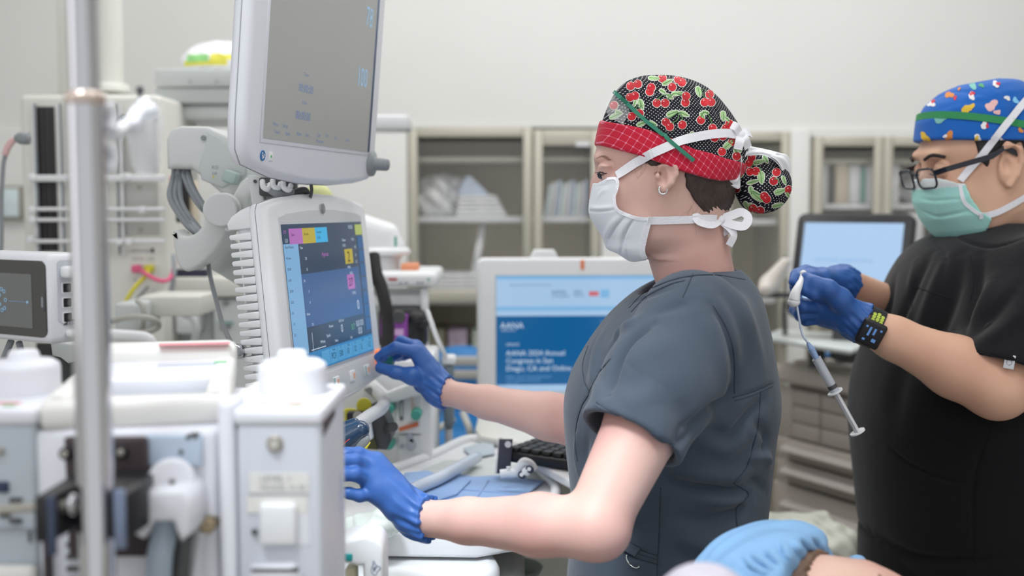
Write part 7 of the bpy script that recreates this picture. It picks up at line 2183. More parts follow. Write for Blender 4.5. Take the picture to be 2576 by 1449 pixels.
# lined waste hamper
hm = thing('waste_hamper', 'waste bin with a crumpled translucent white liner behind the slate scrubs', 'bin', (P(1985, 1400, 2.3).x, 2.3, 0))
hx = P(1975, 1400, 2.3).x; hz = P(0, 1325, 2.3).z
MB().lathe([(0.10, 0.0), (0.105, 0.01), (0.125, hz - 0.06), (0.128, hz - 0.05)], M_beige, n=36, M=T(hx, 2.3, 0)).build('bin', hm)
f = Field((hx - 0.2, 2.1, hz - 0.16), (hx + 0.2, 2.5, hz + 0.08), 0.006)
f.ell((hx, 2.3, hz - 0.045), (0.135, 0.135, 0.065), k=0.02)
for k in range(9):
    a = k * 0.7; f.ell((hx + 0.11 * math.cos(a), 2.3 + 0.11 * math.sin(a), hz - 0.03 + 0.01 * math.sin(k * 2.1)), (0.04, 0.04, 0.035), k=0.02)
V, Fc = f.mesh(); V = V + normals(V, Fc) * (0.005 * np.sin(V[:, 0] * 90 + 3 * np.sin(V[:, 2] * 60)) * np.cos(V[:, 1] * 70))[:, None]
MB().add(V, Fc, mat('bin_liner', '#d7d9cc', rough=0.35, noise=0.1, nscale=15), True).build('liner', hm)
MB().box((P(1930, 1352, 2.2).x, 2.175, P(0, 1352, 2.18).z), (0.015, 0.01, 0.02), mat('liner_green_print', '#5c9a6c', rough=0.6), r=0.003).build('green_mark', hm)
# pale strip of wall edging and small white bottle behind the scrubs
MB().cyl(P(1935, 1190, 2.6), P(1936, 1120, 2.6), 0.012, M_white, n=16, bevel=0.003).build('white_bottle', label='small white bottle end showing behind the slate scrubs at hip height', cat='bottle') if False else None

# ------------------------------------------------------------------ the person in black scrubs
M_skin2 = skin_mat('tan_skin', '#dab096', '#cf9f88')
M_blk = cloth_mat('black_scrub_cloth', '#121216', wrinkle=9, wstr=0.3, wdist=0.006)
M_blkseam = mat('black_seam', '#141418', rough=0.9)
man = thing('person', 'person in black scrubs, teal mask, glasses and blue patterned cap handling a syringe line', 'person', (P(2480, 1200, 1.87).x, 1.87, 0))
HC = P(2462, 404, 1.86)
MH = T(HC) @ RZ(math.radians(7)) @ RY(math.radians(-10)) 
hrow = [(0.112, -0.026, 0.046, 0, 0.028), (0.101, -0.054, 0.072, 0, 0.050), (0.082, -0.078, 0.090, 0, 0.067), (0.055, -0.092, 0.100, 0, 0.077), (0.025, -0.098, 0.102, 0, 0.081), (0.0, -0.092, 0.102, 0, 0.082),
        (-0.03, -0.096, 0.100, 0, 0.083), (-0.055, -0.096, 0.090, 0, 0.083), (-0.085, -0.094, 0.070, 0, 0.081), (-0.105, -0.088, 0.045, 0, 0.074), (-0.122, -0.074, 0.020, 0, 0.056), (-0.132, -0.06, 0.0, 0, 0.036)]
f = Field((-0.14, -0.125, -0.21), (0.14, 0.125, 0.14), 0.0022)
hrow = [(a, b + 0.007, c, d, e) for a, b, c, d, e in hrow]
f.loft(hrow, k=0, p=2.2)
f.chain([(0.03, 0, -0.05), (0.05, 0, -0.13), (0.06, 0, -0.19)], [0.062, 0.062, 0.066], k=0.03)
f.cone((-0.090, -0.03, 0.024), (-0.090, 0.03, 0.024), 0.008, 0.008, k=0.015)
f.chain([(-0.090, 0, 0.008), (-0.097, 0, -0.015), (-0.099, 0, -0.030)], [0.008, 0.0085, 0.0095], k=0.012)
for sy in (-1, 1):
    f.ell((-0.090, sy * 0.034, 0.002), (0.010, 0.016, 0.010), k=0.012, op='s')
    f.ell((-0.083, sy * 0.033, 0.0), 0.0125, k=0.004)
    f.ell((-0.064, sy * 0.044, -0.048), (0.024, 0.022, 0.028), k=0.02)
    ey = sy * 0.086
    ex_ = -0.013
    f.ell((ex_ + 0.012, ey, -0.012), (0.017, 0.008, 0.030), k=0.006, R=RY(0.25))
    f.chain([(ex_ + 0.000, ey + sy * .004, 0.012), (ex_ + 0.010, ey + sy * .009, 0.022), (ex_ + 0.027, ey + sy * .011, 0.012), (ex_ + 0.030, ey + sy * .010, -0.008), (ex_ + 0.020, ey + sy * .007, -0.028), (ex_ + 0.008, ey + sy * .004, -0.042)], [0.004, 0.0048, 0.005, 0.0048, 0.005, 0.0058], k=0.004)
    f.ell((ex_ + 0.006, ey + sy * .010, -0.010), (0.0075, 0.009, 0.014), k=0.004, op='s')
    f.ell((ex_ + 0.018, ey + sy * .012, 0.006), (0.006, 0.005, 0.012), k=0.004, op='s')
mV2, mF2 = f.mesh(M=MH, smooth_it=1)
C_sh, C_el, C_wr = P(2625, 715, 1.70), P(2508, 972, 1.62), P(2166, 812, 1.665)
D_sh, D_el, D_wr = P(2420, 740, 2.05), P(2330, 830, 2.06), P(2122, 712, 1.83)
nearh = dict(wrist=C_wr, fingers=[bones([(2086, 750, 1.665), (2048, 738, 1.640), (2026, 728, 1.645), (2013, 717, 1.660)]), bones([(2070, 770, 1.675), (2018, 768, 1.655), (2003, 756, 1.672), (2004, 744, 1.690)]),
             bones([(2068, 786, 1.685), (2014, 790, 1.670), (2000, 779, 1.690), (2008, 766, 1.708)]), bones([(2074, 799, 1.695), (2028, 805, 1.685), (2012, 796, 1.705), (2016, 783, 1.715)])],
             fr=[[0.0125, 0.0102, 0.0092, 0.0080], [0.0125, 0.0104, 0.0094, 0.0082], [0.0120, 0.0100, 0.0090, 0.0078], [0.0112, 0.0090, 0.0080, 0.0070]],
             thumb=bones([(2112, 752, 1.645), (2082, 726, 1.635), (2050, 714, 1.642), (2029, 699, 1.655)]), tr=[0.017, 0.0135, 0.0108, 0.0092], palm=0.0175, heel=P(2120, 775, 1.665))
farh = dict(wrist=D_wr, fingers=[bones([(2066, 694, 1.775), (2028, 682, 1.755), (2004, 690, 1.742), (1996, 710, 1.728)]), bones([(2068, 700, 1.790), (2030, 690, 1.780), (2006, 702, 1.768), (1998, 722, 1.750)]),
             bones([(2072, 706, 1.805), (2034, 700, 1.800), (2010, 712, 1.788), (2000, 730, 1.770)]), bones([(2078, 712, 1.820), (2042, 710, 1.818), (2018, 720, 1.805), (2006, 734, 1.79)])],
             fr=[[0.0125, 0.0102, 0.0092, 0.0080]] * 3 + [[0.0112, 0.0090, 0.0080, 0.0070]],
             thumb=bones([(2098, 708, 1.80), (2070, 700, 1.765), (2042, 698, 1.745), (2022, 694, 1.730)]), tr=[0.016, 0.013, 0.0105, 0.009], palm=0.016, heel=P(2098, 700, 1.81))
f = Field((P(1975, 800, 1.64).x, 1.53, 0.80), (1.15, 2.16, 1.46), 0.0045)
f.chain([C_sh, C_el, C_el.lerp(C_wr, .3), C_el.lerp(C_wr, .75), C_wr], [0.060, 0.047, 0.045, 0.031, 0.026], k=0.015)
f.chain([D_sh, D_el, D_el.lerp(D_wr, .4), D_wr], [0.058, 0.047, 0.042, 0.026], k=0.015)
do_hand(f, nearh, -0.003); do_hand(f, farh, -0.003)
man_rows = [(560, 2420, 2660, 0.09), (585, 2372, 2680, 0.13), (610, 2325, 2700, 0.16), (640, 2296, 2725, 0.19), (700, 2258, 2765, 0.205), (760, 2234, 2790, 0.21), (820, 2214, 2805, 0.215), (900, 2180, 2815, 0.22), (960, 2160, 2820, 0.222), (1050, 2151, 2820, 0.225),
            (1150, 2160, 2820, 0.225), (1250, 2170, 2815, 0.22), (1320, 2176, 2810, 0.215), (1370, 2188, 2800, 0.21), (1410, 2206, 2795, 0.205), (1500, 2206, 2790, 0.20), (1620, 2206, 2780, 0.20)]
MY = 1.87
f.loft(rows([(a, b + 40, c - 40, d - 0.03) for a, b, c, d in man_rows if a < 1560], MY), k=0.02, p=2.2)
f.cone(MH @ Vector((0.045, 0, -0.12)), P(2520, 640, MY), 0.06, 0.07, k=0.03)
V, Fc = f.mesh(smooth_it=1)
mb = MB(); mb.add(mV2, mF2, M_skin2, True); mb.add(V, Fc, M_skin2, True); mb.build('body', man)
T2H = bvh(mV2, mF2)
gC = glove(man, nearh, C_el.lerp(C_wr, .75), cuff=0.004, ends=0.0265, h=0.0018); gD = glove(man, farh, D_el.lerp(D_wr, .4), cuff=0.006, ends=0.0265, h=0.0018)
# scrub top
f = Field((P(2130, 1000, MY).x - 0.03, MY - 0.34, 0.72), (1.17, MY + 0.27, P(0, 545, MY).z), 0.0036)
f.loft(rows(man_rows, MY), k=0, p=2.3)
sv = f.d
def slv(sh, hc, n, rs):
    f.d = np.full(sv.shape, 0.2, dtype=np.float32)
    mid = sh.lerp(hc, 0.5); ext = hc + (hc - mid) * 0.5
    f.chain([sh, mid, hc, ext], rs + [rs[-1]], k=0.02); f.halfspace(hc, n, k=0.003)
    f.cone(hc.lerp(mid, 0.4), ext + (hc - mid) * 0.4, rs[-1] - 0.006, rs[-1] - 0.004, k=0.003, op='s')
    return f.d
hcC = P(2522, 942, 1.64)
s1 = slv(C_sh, hcC, (P(2496, 1040, 1.62) - P(2528, 925, 1.64)).normalized(), [0.080, 0.079, 0.077])
s2 = slv(D_sh, P(2352, 800, 2.06), (D_el - D_sh).normalized(), [0.07, 0.07, 0.062])
f.d = smin(smin(sv, s1, 0.04), s2, 0.04)
ncA = MH @ Vector((0.045, 0, -0.10)); ncB = MH @ Vector((0.06, 0, -0.20))
f.cone(ncA, ncB, 0.069, 0.066, k=0.006, op='s')
f.ell(MH @ Vector((-0.035, 0, -0.165)), (0.05, 0.045, 0.05), k=0.01, op='s')
bV2, bF2 = f.mesh(smooth_it=2)
BT2 = bvh(bV2, bF2)
for a, d, w_ in (([(2340, 640), (2300, 720), (2270, 800), (2250, 860)], .006, .012), ([(2380, 650), (2345, 740), (2310, 830)], -.005, .013), ([(2420, 640), (2400, 740), (2360, 840), (2330, 880)], .006, .014), ([(2470, 640), (2450, 760), (2420, 850)], .007, .012),
                 ([(2500, 700), (2460, 780), (2418, 840)], -.005, .012), ([(2560, 720), (2500, 790), (2440, 850)], .005, .012), ([(2576, 780), (2520, 830), (2460, 870)], -.004, .012), ([(2250, 700), (2235, 780), (2215, 850)], .004, .010),
                 ([(2300, 660), (2285, 760), (2280, 850)], -.003, .008), ([(2240, 1130), (2290, 1170), (2360, 1200), (2440, 1220)], .003, .004), ([(2280, 900), (2260, 980), (2250, 1060)], .004, .02), ([(2190, 1340), (2300, 1400), (2440, 1410), (2560, 1400)], .006, .012),
                 ([(2480, 1080), (2450, 1220), (2448, 1300), (2452, 1420)], .0025, .003), ([(2330, 590), (2380, 650), (2360, 720)], .003, .005), ([(2576, 600), (2500, 620), (2440, 610), (2400, 590)], .003, .004)):
    p, _ = hits(BT2, a, 0, 6)
    if len(p) > 1: bV2 = crease(bV2, bF2, p, d * 1.5, w_)
BT2 = bvh(bV2, bF2)
mb = MB().add(bV2, bF2, M_blk, True)
for a in ([(2305, 722), (2350, 738), (2393, 752)], [(2304, 722), (2298, 745), (2294, 775)], [(2440, 640), (2450, 700), (2440, 760)], [(2240, 1130), (2290, 1170), (2360, 1200), (2440, 1220)], [(2500, 1060), (2480, 1130), (2450, 1220), (2448, 1300), (2452, 1420)], [(2440, 880), (2500, 896), (2576, 912)]):
    p, nn = hits(BT2, a, 0.0003, 8)
    if len(p) > 2: mb.tube(p, 0.0006, M_blkseam, n=5)
mb.build('scrub_top', man)
p, nn = hit(BT2, 2540, 908, 0.001)
if p is not None:
    zz = Vector((0.15, 0, 1)).normalized(); xx = nn.cross(zz).normalized() * -1; 
    Mx = frame(p, xx, -nn, zz)
    mb = MB(); mb.box((0, -0.0005, 0), (0.014, 0.0016, 0.019), mat('tag_white', '#cfd2d6', rough=0.6), r=0.0005, M=Mx)
    mb.tube([Mx @ Vector((0.0035 * math.cos(a), -0.0016, 0.0035 * math.sin(a))) for a in [math.pi * k / 6 for k in range(13)]], 0.0005, M_inkgrey, n=5)
    mb.build('sleeve_tag', man)
f = Field((0.50, MY - 0.25, 0.03), (1.12, MY + 0.25, 0.92), 0.008)
f.loft([(0.90, 0.60, 0.96, MY, 0.18), (0.75, 0.60, 0.98, MY, 0.19), (0.68, 0.62, 0.96, MY, 0.18)], k=0.02)
for s in (-1, 1): f.chain([(0.79, MY + s * .10, 0.74), (0.78, MY + s * .11, 0.45), (0.79, MY + s * .11, 0.09)], [0.11, 0.085, 0.07], k=0.04)
V, Fc = f.mesh(); MB().add(V, Fc, M_blk, True).build('trousers', man)
for s in (-1, 1):
    f = Field((0.55, MY + s * .11 - .07, -0.01), (0.92, MY + s * .11 + .07, 0.13), 0.005)
    f.chain([(0.61, MY + s * .11, 0.037), (0.70, MY + s * .11, 0.05), (0.83, MY + s * .11, 0.048)], [0.034, 0.046, 0.042], k=0.02); f.halfspace((0, 0, 0.001), (0, 0, -1))
    V, Fc = f.mesh(); MB().add(V, Fc, mat('shoe_rubber', '#34383e', rough=0.6), True).build('shoe', man)
# hair edge below the cap
f = Field((-0.13, -0.12, -0.10), (0.14, 0.12, 0.08), 0.003)
f.loft([(z, a - .003, b + .004, y, h + .003) for z, a, b, y, h in hrow], k=0, p=2.2)
f.prism_xz([(-0.045, 0.06), (-0.040, 0.004), (-0.030, -0.010), (-0.022, 0.010), (0.03, 0.022), (0.04, -0.03), (0.06, -0.075), (0.13, -0.075), (0.13, 0.06)], k=0.003)
V, Fc = f.mesh(M=MH); MB().add(V, Fc, mat('black_hair', '#231f1f', rough=0.6, bump=0.5, bscale=160), True).build('hair', man)
# cap
M_capb = cloth_mat('royal_blue_cotton', '#1f63b8', wrinkle=20, wstr=0.3, wdist=0.004)
f = Field((-0.15, -0.13, -0.05), (0.17, 0.13, 0.17), 0.0024)
crow2 = [(a, b + 0.006, c, d, e) for a, b, c, d, e in [(0.128, -0.020, 0.05, 0, 0.03), (0.121, -0.05, 0.08, 0, 0.055), (0.104, -0.078, 0.098, 0, 0.074), (0.08, -0.096, 0.112, 0, 0.086), (0.05, -0.104, 0.118, 0, 0.090), (0.02, -0.104, 0.118, 0, 0.090), (-0.03, -0.104, 0.112, 0, 0.090)]]
f.loft(crow2, k=0, p=2.15)
f.prism_xz([(-0.2, 0.25), (-0.2, 0.052), (-0.09, 0.048), (-0.03, 0.034), (0.03, 0.024), (0.08, -0.005), (0.2, -0.015), (0.2, 0.25)], k=0.003)
V, Fc = f.mesh(M=MH, smooth_it=1)
c2t = bvh(V, Fc)
for a, d, w_ in (([(2330, 260), (2400, 230), (2480, 240)], .002, .005), ([(2360, 380), (2430, 378), (2500, 382)], .002, .004), ([(2340, 300), (2420, 270), (2500, 280)], -.002, .007), ([(2540, 240), (2560, 300), (2570, 330)], .003, .006), ([(2490, 210), (2520, 260), (2540, 320)], -.002, .006)):
    p, _ = hits(c2t, a, 0, 6)
    if len(p) > 1: V = crease(V, Fc, p, d, w_)
c2t = bvh(V, Fc); capV, capF = V, Fc
mb = MB().add(V, Fc, M_capb, True)
def blob(seed, r, sy=1.0):
    q = random.Random(seed); ph = [q.uniform(0, 6.28) for _ in range(3)]
    return [(r * (1 + .28 * math.sin(2 * t + ph[0]) + .16 * math.sin(3 * t + ph[1]) + .08 * math.sin(5 * t + ph[2])) * math.cos(t), sy * r * (1 + .28 * math.sin(2 * t + ph[0]) + .16 * math.sin(3 * t + ph[1]) + .08 * math.sin(5 * t + ph[2])) * math.sin(t)) for t in [2 * math.pi * i / 18 for i in range(18)]]
pm = {'y': mat('print_yellow', '#e0b93e', rough=0.8), 'r': mat('print_red', '#cf3440', rough=0.8), 'w': mat('print_white', '#e6e6e8', rough=0.8), 'p': mat('print_pink', '#e6b9b6', rough=0.8), 't': mat('print_teal', '#7fc0b6', rough=0.8), 'g': mat('print_green', '#58a870', rough=0.8), 'o': mat('print_orange', '#d88a45', rough=0.8), 'c': mat('print_sky', '#7fc0e6', rough=0.8)}
K3 = lambda x, y: (1900 + x / 2.416, 150 + y / 2.416)
for i, (x, y, r_, c_) in enumerate(((1320, 150, 24, 't'), (1375, 158, 12, 'g'), (1460, 152, 17, 'w'), (1475, 150, 10, 'r'), (1180, 215, 20, 'o'), (1215, 235, 10, 'r'), (1315, 222, 19, 'w'), (1318, 208, 13, 'r'), (1070, 270, 18, 'w'), (1082, 255, 10, 'r'), (1280, 310, 28, 'y'), (1310, 290, 18, 'y'), (1435, 280, 30, 'p'), (1470, 320, 16, 'p'), (1530, 235, 14, 'w'), (1580, 250, 16, 'c'),
                                    (1125, 360, 28, 't'), (1100, 335, 12, 'g'), (1000, 345, 14, 'y'), (1388, 400, 18, 'w'), (1405, 398, 13, 'r'), (1575, 375, 13, 'r'), (1030, 468, 22, 'y'), (1060, 490, 12, 'y'), (1180, 470, 26, 'o'), (1155, 465, 10, 'w'), (1350, 482, 22, 'w'), (1345, 478, 12, 'y'), (1280, 545, 14, 'c'), (1335, 558, 12, 'w'), (1480, 550, 22, 'y'), (1610, 430, 14, 'o'), (1500, 490, 12, 'w'), (1560, 550, 12, 'p'), (1240, 180, 8, 'o'))):
    a = K3(x, y); decal(mb, c2t, a[0], a[1], blob(i, r_ / 2.416 * 1.1), pm[c_], 0.0006 + 0.0002 * (i % 4))
cap2 = mb.build('surgical_cap', man, label='royal blue cap with small multicoloured blotches')
mb = MB(); rp = []; rn_ = []
for k in range(64):
    a = 2 * math.pi * k / 64; d = Vector((math.cos(a), math.sin(a), 0))
    o_ = MH @ Vector((0.005, 0, 0.058)); dv = (MH.to_3x3() @ Vector((d.x, d.y, -0.34 * d.x))).normalized()
    h_ = c2t.ray_cast(o_ + dv * 0.25, -dv)
    if h_[0] is not None: rp.append(h_[0] + dv * 0.0018); rn_.append(dv)
mb.tube(rp, 0, mat('green_band', '#2c8a50', rough=0.6), flat=(0.0115, 0.0009), up=rn_, closed=True)
mb.build('head_band', man, label='green band round the blue cap')
# mask
def LL(lst):
    Mi = MH.inverted(); o = []
    for t in lst:
        q = Mi @ P(*t); o.append((q.x, q.z))
    return o
f = Field((-0.15, -0.11, -0.17), (0.03, 0.11, 0.02), 0.002)
f.loft([(0.005, -0.098, 0.08, 0, 0.087), (-0.02, -0.109, 0.08, 0, 0.092), (-0.05, -0.114, 0.08, 0, 0.094), (-0.08, -0.106, 0.07, 0, 0.091), (-0.105, -0.092, 0.05, 0, 0.083), (-0.125, -0.076, 0.02, 0, 0.066), (-0.138, -0.06, 0.0, 0, 0.05)], k=0, p=2.05)
f.prism_xz([(-0.2, -0.012), (-0.122, -0.010), (-0.095, -0.014), (-0.078, -0.026), (-0.070, -0.028), (-0.066, -0.052), (-0.054, -0.076), (-0.038, -0.090), (-0.045, -0.108), (-0.06, -0.132), (-0.2, -0.16)], k=0)
V, Fc = f.mesh(M=MH, smooth_it=1)
cen = V[Fc].mean(axis=1); Li = np.array(MH.inverted().to_3x3()); lt = np.array(MH.inverted().translation)
lc = cen @ Li.T + lt
wh = lc[:, 2] > (-0.030 - 0.0 * lc[:, 0])
m2t = bvh(V, Fc)
for a, d, w_ in (([(2316, 500), (2350, 505), (2420, 500)], .002, .003), ([(2318, 530), (2360, 545), (2440, 530)], .002, .003), ([(2340, 470), (2360, 520), (2350, 560)], -.001, .006)):
    p, _ = hits(m2t, a, 0, 6)
    if len(p) > 1: V = crease(V, Fc, p, d, w_)
mb = MB(); mb.add(V, Fc[~wh], mat('teal_mask_fleece', '#a6dcd4', rough=0.8, bump=0.2, bscale=300), True); mb.add(V, Fc[wh], mat('mask_white_top', '#d9dfe0', rough=0.8), True)
mb.build('face_mask', man, label='teal face mask with a pale upper edge')
a2 = bvh(np.concatenate([V, mV2, capV]), np.concatenate([Fc, mF2 + len(V), capF + len(V) + len(mV2)]))
mb = MB()
strap(mb, a2, [(2416, 456), (2440, 425), (2470, 390), (2500, 350), (2530, 312), (2560, 275), (2592, 240)], 0.0115, M_tie, 0.0032, 6)
strap(mb, a2, [(2464, 543), (2500, 537), (2540, 518), (2576, 496), (2612, 476)], 0.0100, M_tie, 0.0022, 6)
p, nn = hits(m2t, [(2415, 456), (2418, 480), (2426, 508), (2445, 526), (2465, 540)], 0.0004, 6)
if len(p) > 2: mb.tube(p, 0, M_tie, flat=(0.0055, 0.0012), up=nn)
mb.tube(spline([P(2568, 205, 1.85), P(2560, 220, 1.845), P(2580, 235, 1.85), P(2610, 228, 1.86)], 5), 0, M_tie, flat=(0.010, 0.001), up=Vector((0.3, -1, 0)))
mb.build('mask_tie', man)
# glasses
gm = mat('glasses_dark_frame', '#23262e', rough=0.25)
mb = MB(); gz = MB()
for sy in (-1, 1):
    out = rrect(0.050, 0.032, 0.011, n=5)
    yaw = sy * 0.10
    LM = MH @ T(-0.1115, sy * 0.0335, -0.012) @ RY(-0.12) @ RZ(-yaw)
    ring = [LM @ Vector((0.0, x, z)) for x, z in out]
    mb.tube(ring, 0.0019, gm, n=8, closed=True)
    gz.add([LM @ Vector((0.0, x, z)) for x, z in out], [list(range(len(out)))], mat('lens_clear', (0.9, 0.92, 0.95, 1), rough=0.02, alpha=0.15, spec=0.8), False)
    hinge = LM @ Vector((0.0, sy * 0.026, 0.008))
    mb.tube([hinge, MH @ Vector((-0.10, sy * 0.078, 0.0)), MH @ Vector((-0.03, sy * 0.0925, 0.008)), MH @ Vector((-0.008, sy * 0.095, 0.018)), MH @ Vector((0.02, sy * 0.094, 0.0))], 0.0, gm, flat=(0.0085, 0.0025), up=MH.to_3x3() @ Vector((0, sy, 0)))
mb.tube([MH @ Vector(q) for q in ((-0.1115, -0.0085, -0.006), (-0.1145, 0, -0.003), (-0.1115, 0.0085, -0.006))], 0.0018, gm, n=8)
go = mb.build('glasses', man, label='dark-framed glasses'); gz.build('lens', go)
mb = MB()
for sy in (-1, 1):
    mb.tube(spline([MH @ Vector((-0.104, sy * 0.020, 0.018)), MH @ Vector((-0.098, sy * 0.036, 0.024)), MH @ Vector((-0.085, sy * 0.052, 0.018))], 5), 0.0028, mat('black_brow', '#2e2624', rough=0.8), n=8)
mb.build('eyebrow', man)
for sy in (-1, 1): MB().tube(spline([MH @ Vector((-0.0985, sy * 0.022, -0.006)), MH @ Vector((-0.0975, sy * 0.033, -0.0085)), MH @ Vector((-0.088, sy * 0.046, -0.006))], 5), 0.0013, M_lash, n=6).build('eyelashes', man)
# wrist watch on the near arm
axw = (C_el - C_wr).normalized(); wc = C_wr.lerp(C_el, 0.075)
e1 = axw.orthogonal().normalized(); e2 = axw.cross(e1)
def wp(a, r, s): return wc + axw * s + (e1 * math.cos(a) + e2 * math.sin(a)) * r
mb = MB()
N_ = 40; ringp = [wp(2 * math.pi * k / N_, 0.0305, 0) for k in range(N_)]
upv = [(q - wc).normalized() for q in ringp]
vt = []; ft = []
for k in range(N_):
    q = (ringp[k] - wc).normalized()
    for (s, r_) in ((-0.011, 0.0295), (-0.011, 0.0312), (0.011, 0.0312), (0.011, 0.0295)): vt.append(wc + axw * s + q * r_)
for k in range(N_):
    for j in range(4): ft.append((k * 4 + j, k * 4 + (j + 1) % 4, ((k + 1) % N_) * 4 + (j + 1) % 4, ((k + 1) % N_) * 4 + j))
mb.add(vt, ft, M_black, False)
fd = (P(2150, 838, 1.60) - wc); fd = (fd - axw * fd.dot(axw)).normalized()
gd = (P(2182, 792, 1.62) - wc); gd = (gd - axw * gd.dot(axw)).normalized()
lime = mat('lime_strap', '#b5c94e', rough=0.6)
sd_ = axw.cross(gd)
for i in range(-3, 4):
    for j in range(-1, 2):
        a_ = i * 0.16 + (0.08 if j % 2 else 0)
        d_ = (gd * math.cos(a_) + sd_ * math.sin(a_)).normalized()
        mb.cyl(wc + axw * (j * 0.0062) + d_ * 0.0305, wc + axw * (j * 0.0062) + d_ * 0.0322, 0.0028, lime, n=10)
wt_ = mb.build('watch', man, label='black watch with a lime dotted strap')
side = axw.cross(fd).normalized()
WM_ = frame(wc + fd * 0.0335, axw, side * -1 if False else fd.cross(axw), fd)
mb = MB(); mb.box((0, 0, 0.001), (0.036, 0.040, 0.011), M_black, r=0.0045, seg=3, M=WM_)
blue_l = glow('watch_blue_light', '#6c9fe0', 0.5)
for (x, y, w_, h_) in ((-0.004, 0.004, 0.003, 0.014), (0.003, 0.006, 0.003, 0.010), (0.007, -0.007, 0.006, 0.005), (-0.007, -0.010, 0.004, 0.003), (-0.010, 0.010, 0.003, 0.003), (0.011, 0.011, 0.003, 0.003)):
    mb.box((x, y, 0.0068), (w_, h_, 0.0006), blue_l, M=WM_)
mb.build('watch_face', wt_)
# syringe and line held in the gloved hands
sy_ = thing('syringe_line', 'syringe dangling on a thin clear line with a white connector, held by blue gloves', 'syringe', P(2100, 1095, 1.60))
mb = MB(); mb.tube(spline([P(2021, 690, 1.66), P(2016, 704, 1.65), P(2009, 720, 1.635), P(2001, 738, 1.625), P(1997, 758, 1.622)], 5), 0, M_white, rs=[0.0042 + 0.0040 * min(1, max(0, (k - 6) / 12)) for k in range(21)], n=18)
mb.ball(P(2021, 688, 1.66), 0.0052, M_white); mb.ball(P(1997, 760, 1.622), (0.0092, 0.008, 0.0075), M_white)
mb.build('white_connector', sy_)
mb = MB(); mb.tube(spline([P(2004, 764, 1.622), P(2010, 800, 1.615), P(2018, 840, 1.61), P(2032, 862, 1.605)], 8), 0.0016, mat('line_clear', '#b9c6d8', rough=0.2), n=8); mb.build('line', sy_)
SA, SB = P(2032, 862, 1.605), P(2160, 1092, 1.60)
sax = (SB - SA).normalized()
def sp(t): return SA.lerp(SB, t)
mb = MB(); mb.cyl(sp(0.0), sp(0.06), 0.0022, mat('luer_blue', '#8fa9cf', rough=0.3), rb=0.0048, n=16); mb.cyl(sp(0.06), sp(0.17), 0.0055, mat('luer_blue', '#8fa9cf', rough=0.3), rb=0.0042, n=16); mb.build('luer_hub', sy_)
mb = MB(); mb.cyl(sp(0.17), sp(0.53), 0.0068, mat('syringe_barrel', '#c9ced6', rough=0.15, alpha=0.75), n=24); mb.cyl(sp(0.53), sp(0.545), 0.0115, M_white, n=20); mb.build('barrel', sy_)
mb = MB(); mb.cyl(sp(0.46), sp(0.50), 0.0069, M_dgrey, n=24); mb.cyl(sp(0.50), sp(0.97), 0.0042, mat('plunger_white', '#d2d5d8', rough=0.3), n=12); mb.box((0, 0, 0), (0.013, 0.0012, (SB - SA).length * 0.44), mat('plunger_white', '#d2d5d8'), M=T(sp(0.75)) @ sax.to_track_quat('Z', 'Y').to_matrix().to_4x4()); mb.cyl(sp(0.97), sp(0.985), 0.0115, M_white, n=24); mb.build('plunger', sy_)

# ------------------------------------------------------------------ patient on the table, bottom right
QY = 1.14
pat = thing('person', 'person lying face up at the bottom edge wearing a pale blue bouffant cap', 'person', P(2100, 1600, QY))
M_skin3 = skin_mat('light_skin', '#d9b5a4', '#d09f92')
q = P(2105, 1403, QY); hz_ = q.z; hx_ = q.x
f = Field((hx_ - 0.14, QY - 0.25, 0.84), (hx_ + 0.75, QY + 0.25, hz_ + 0.03), 0.0045)
f.ell((hx_ - 0.015, QY, hz_ - 0.078), (0.098, 0.076, 0.078), k=0)
f.ell((hx_ + 0.035, QY, hz_ - 0.085), (0.070, 0.062, 0.072), k=0.02)
for s in (-1, 1):
    f.ell((hx_ + 0.056, QY + s * .030, hz_ - 0.030), (0.012, 0.018, 0.010), k=0.012, op='s')
    f.ell((hx_ + 0.054, QY + s * .030, hz_ - 0.042), (0.012, 0.013, 0.012), k=0.005)
    f.cone((hx_ + 0.034, QY + s * .012, hz_ - 0.018), (hx_ + 0.036, QY + s * .042, hz_ - 0.025), 0.008, 0.006, k=0.01)
    f.ell((hx_ - 0.0, QY + s * .076, hz_ - 0.085), (0.030, 0.008, 0.018), k=0.006)
f.chain([(hx_ + 0.050, QY, hz_ - 0.042), (hx_ + 0.072, QY, hz_ - 0.044), (hx_ + 0.090, QY, hz_ - 0.046)], [0.008, 0.0095, 0.011], k=0.012)
f.ell((hx_ + 0.105, QY, hz_ - 0.080), (0.014, 0.024, 0.010), k=0.008)
f.cone((hx_ + 0.10, QY, hz_ - 0.10), (hx_ + 0.20, QY, hz_ - 0.11), 0.05, 0.055, k=0.03)
f.ell((hx_ + 0.42, QY, hz_ - 0.12), (0.24, 0.19, 0.085), k=0.04)
V, Fc = f.mesh(smooth_it=1); MB().add(V, Fc, M_skin3, True).build('body', pat)
# hair at the hairline
f = Field((hx_ - 0.13, QY - 0.10, hz_ - 0.16), (hx_ + 0.02, QY + 0.10, hz_ + 0.02), 0.0028)
f.ell((hx_ - 0.018, QY, hz_ - 0.077), (0.101, 0.080, 0.0815), k=0)
f.halfspace((hx_ - 0.022, QY, hz_), (1, -0.6, 0.25), k=0.004)
V, Fc = f.mesh(); N = normals(V, Fc); V = V + N * (0.0016 * np.sin(V[:, 1] * 700 + 2 * np.sin(V[:, 0] * 200)))[:, None]
MB().add(V, Fc, mat('brown_hair', '#6a5242', rough=0.6, noise=0.3, nscale=60, bump=0.6, bscale=150), True).build('hair', pat)
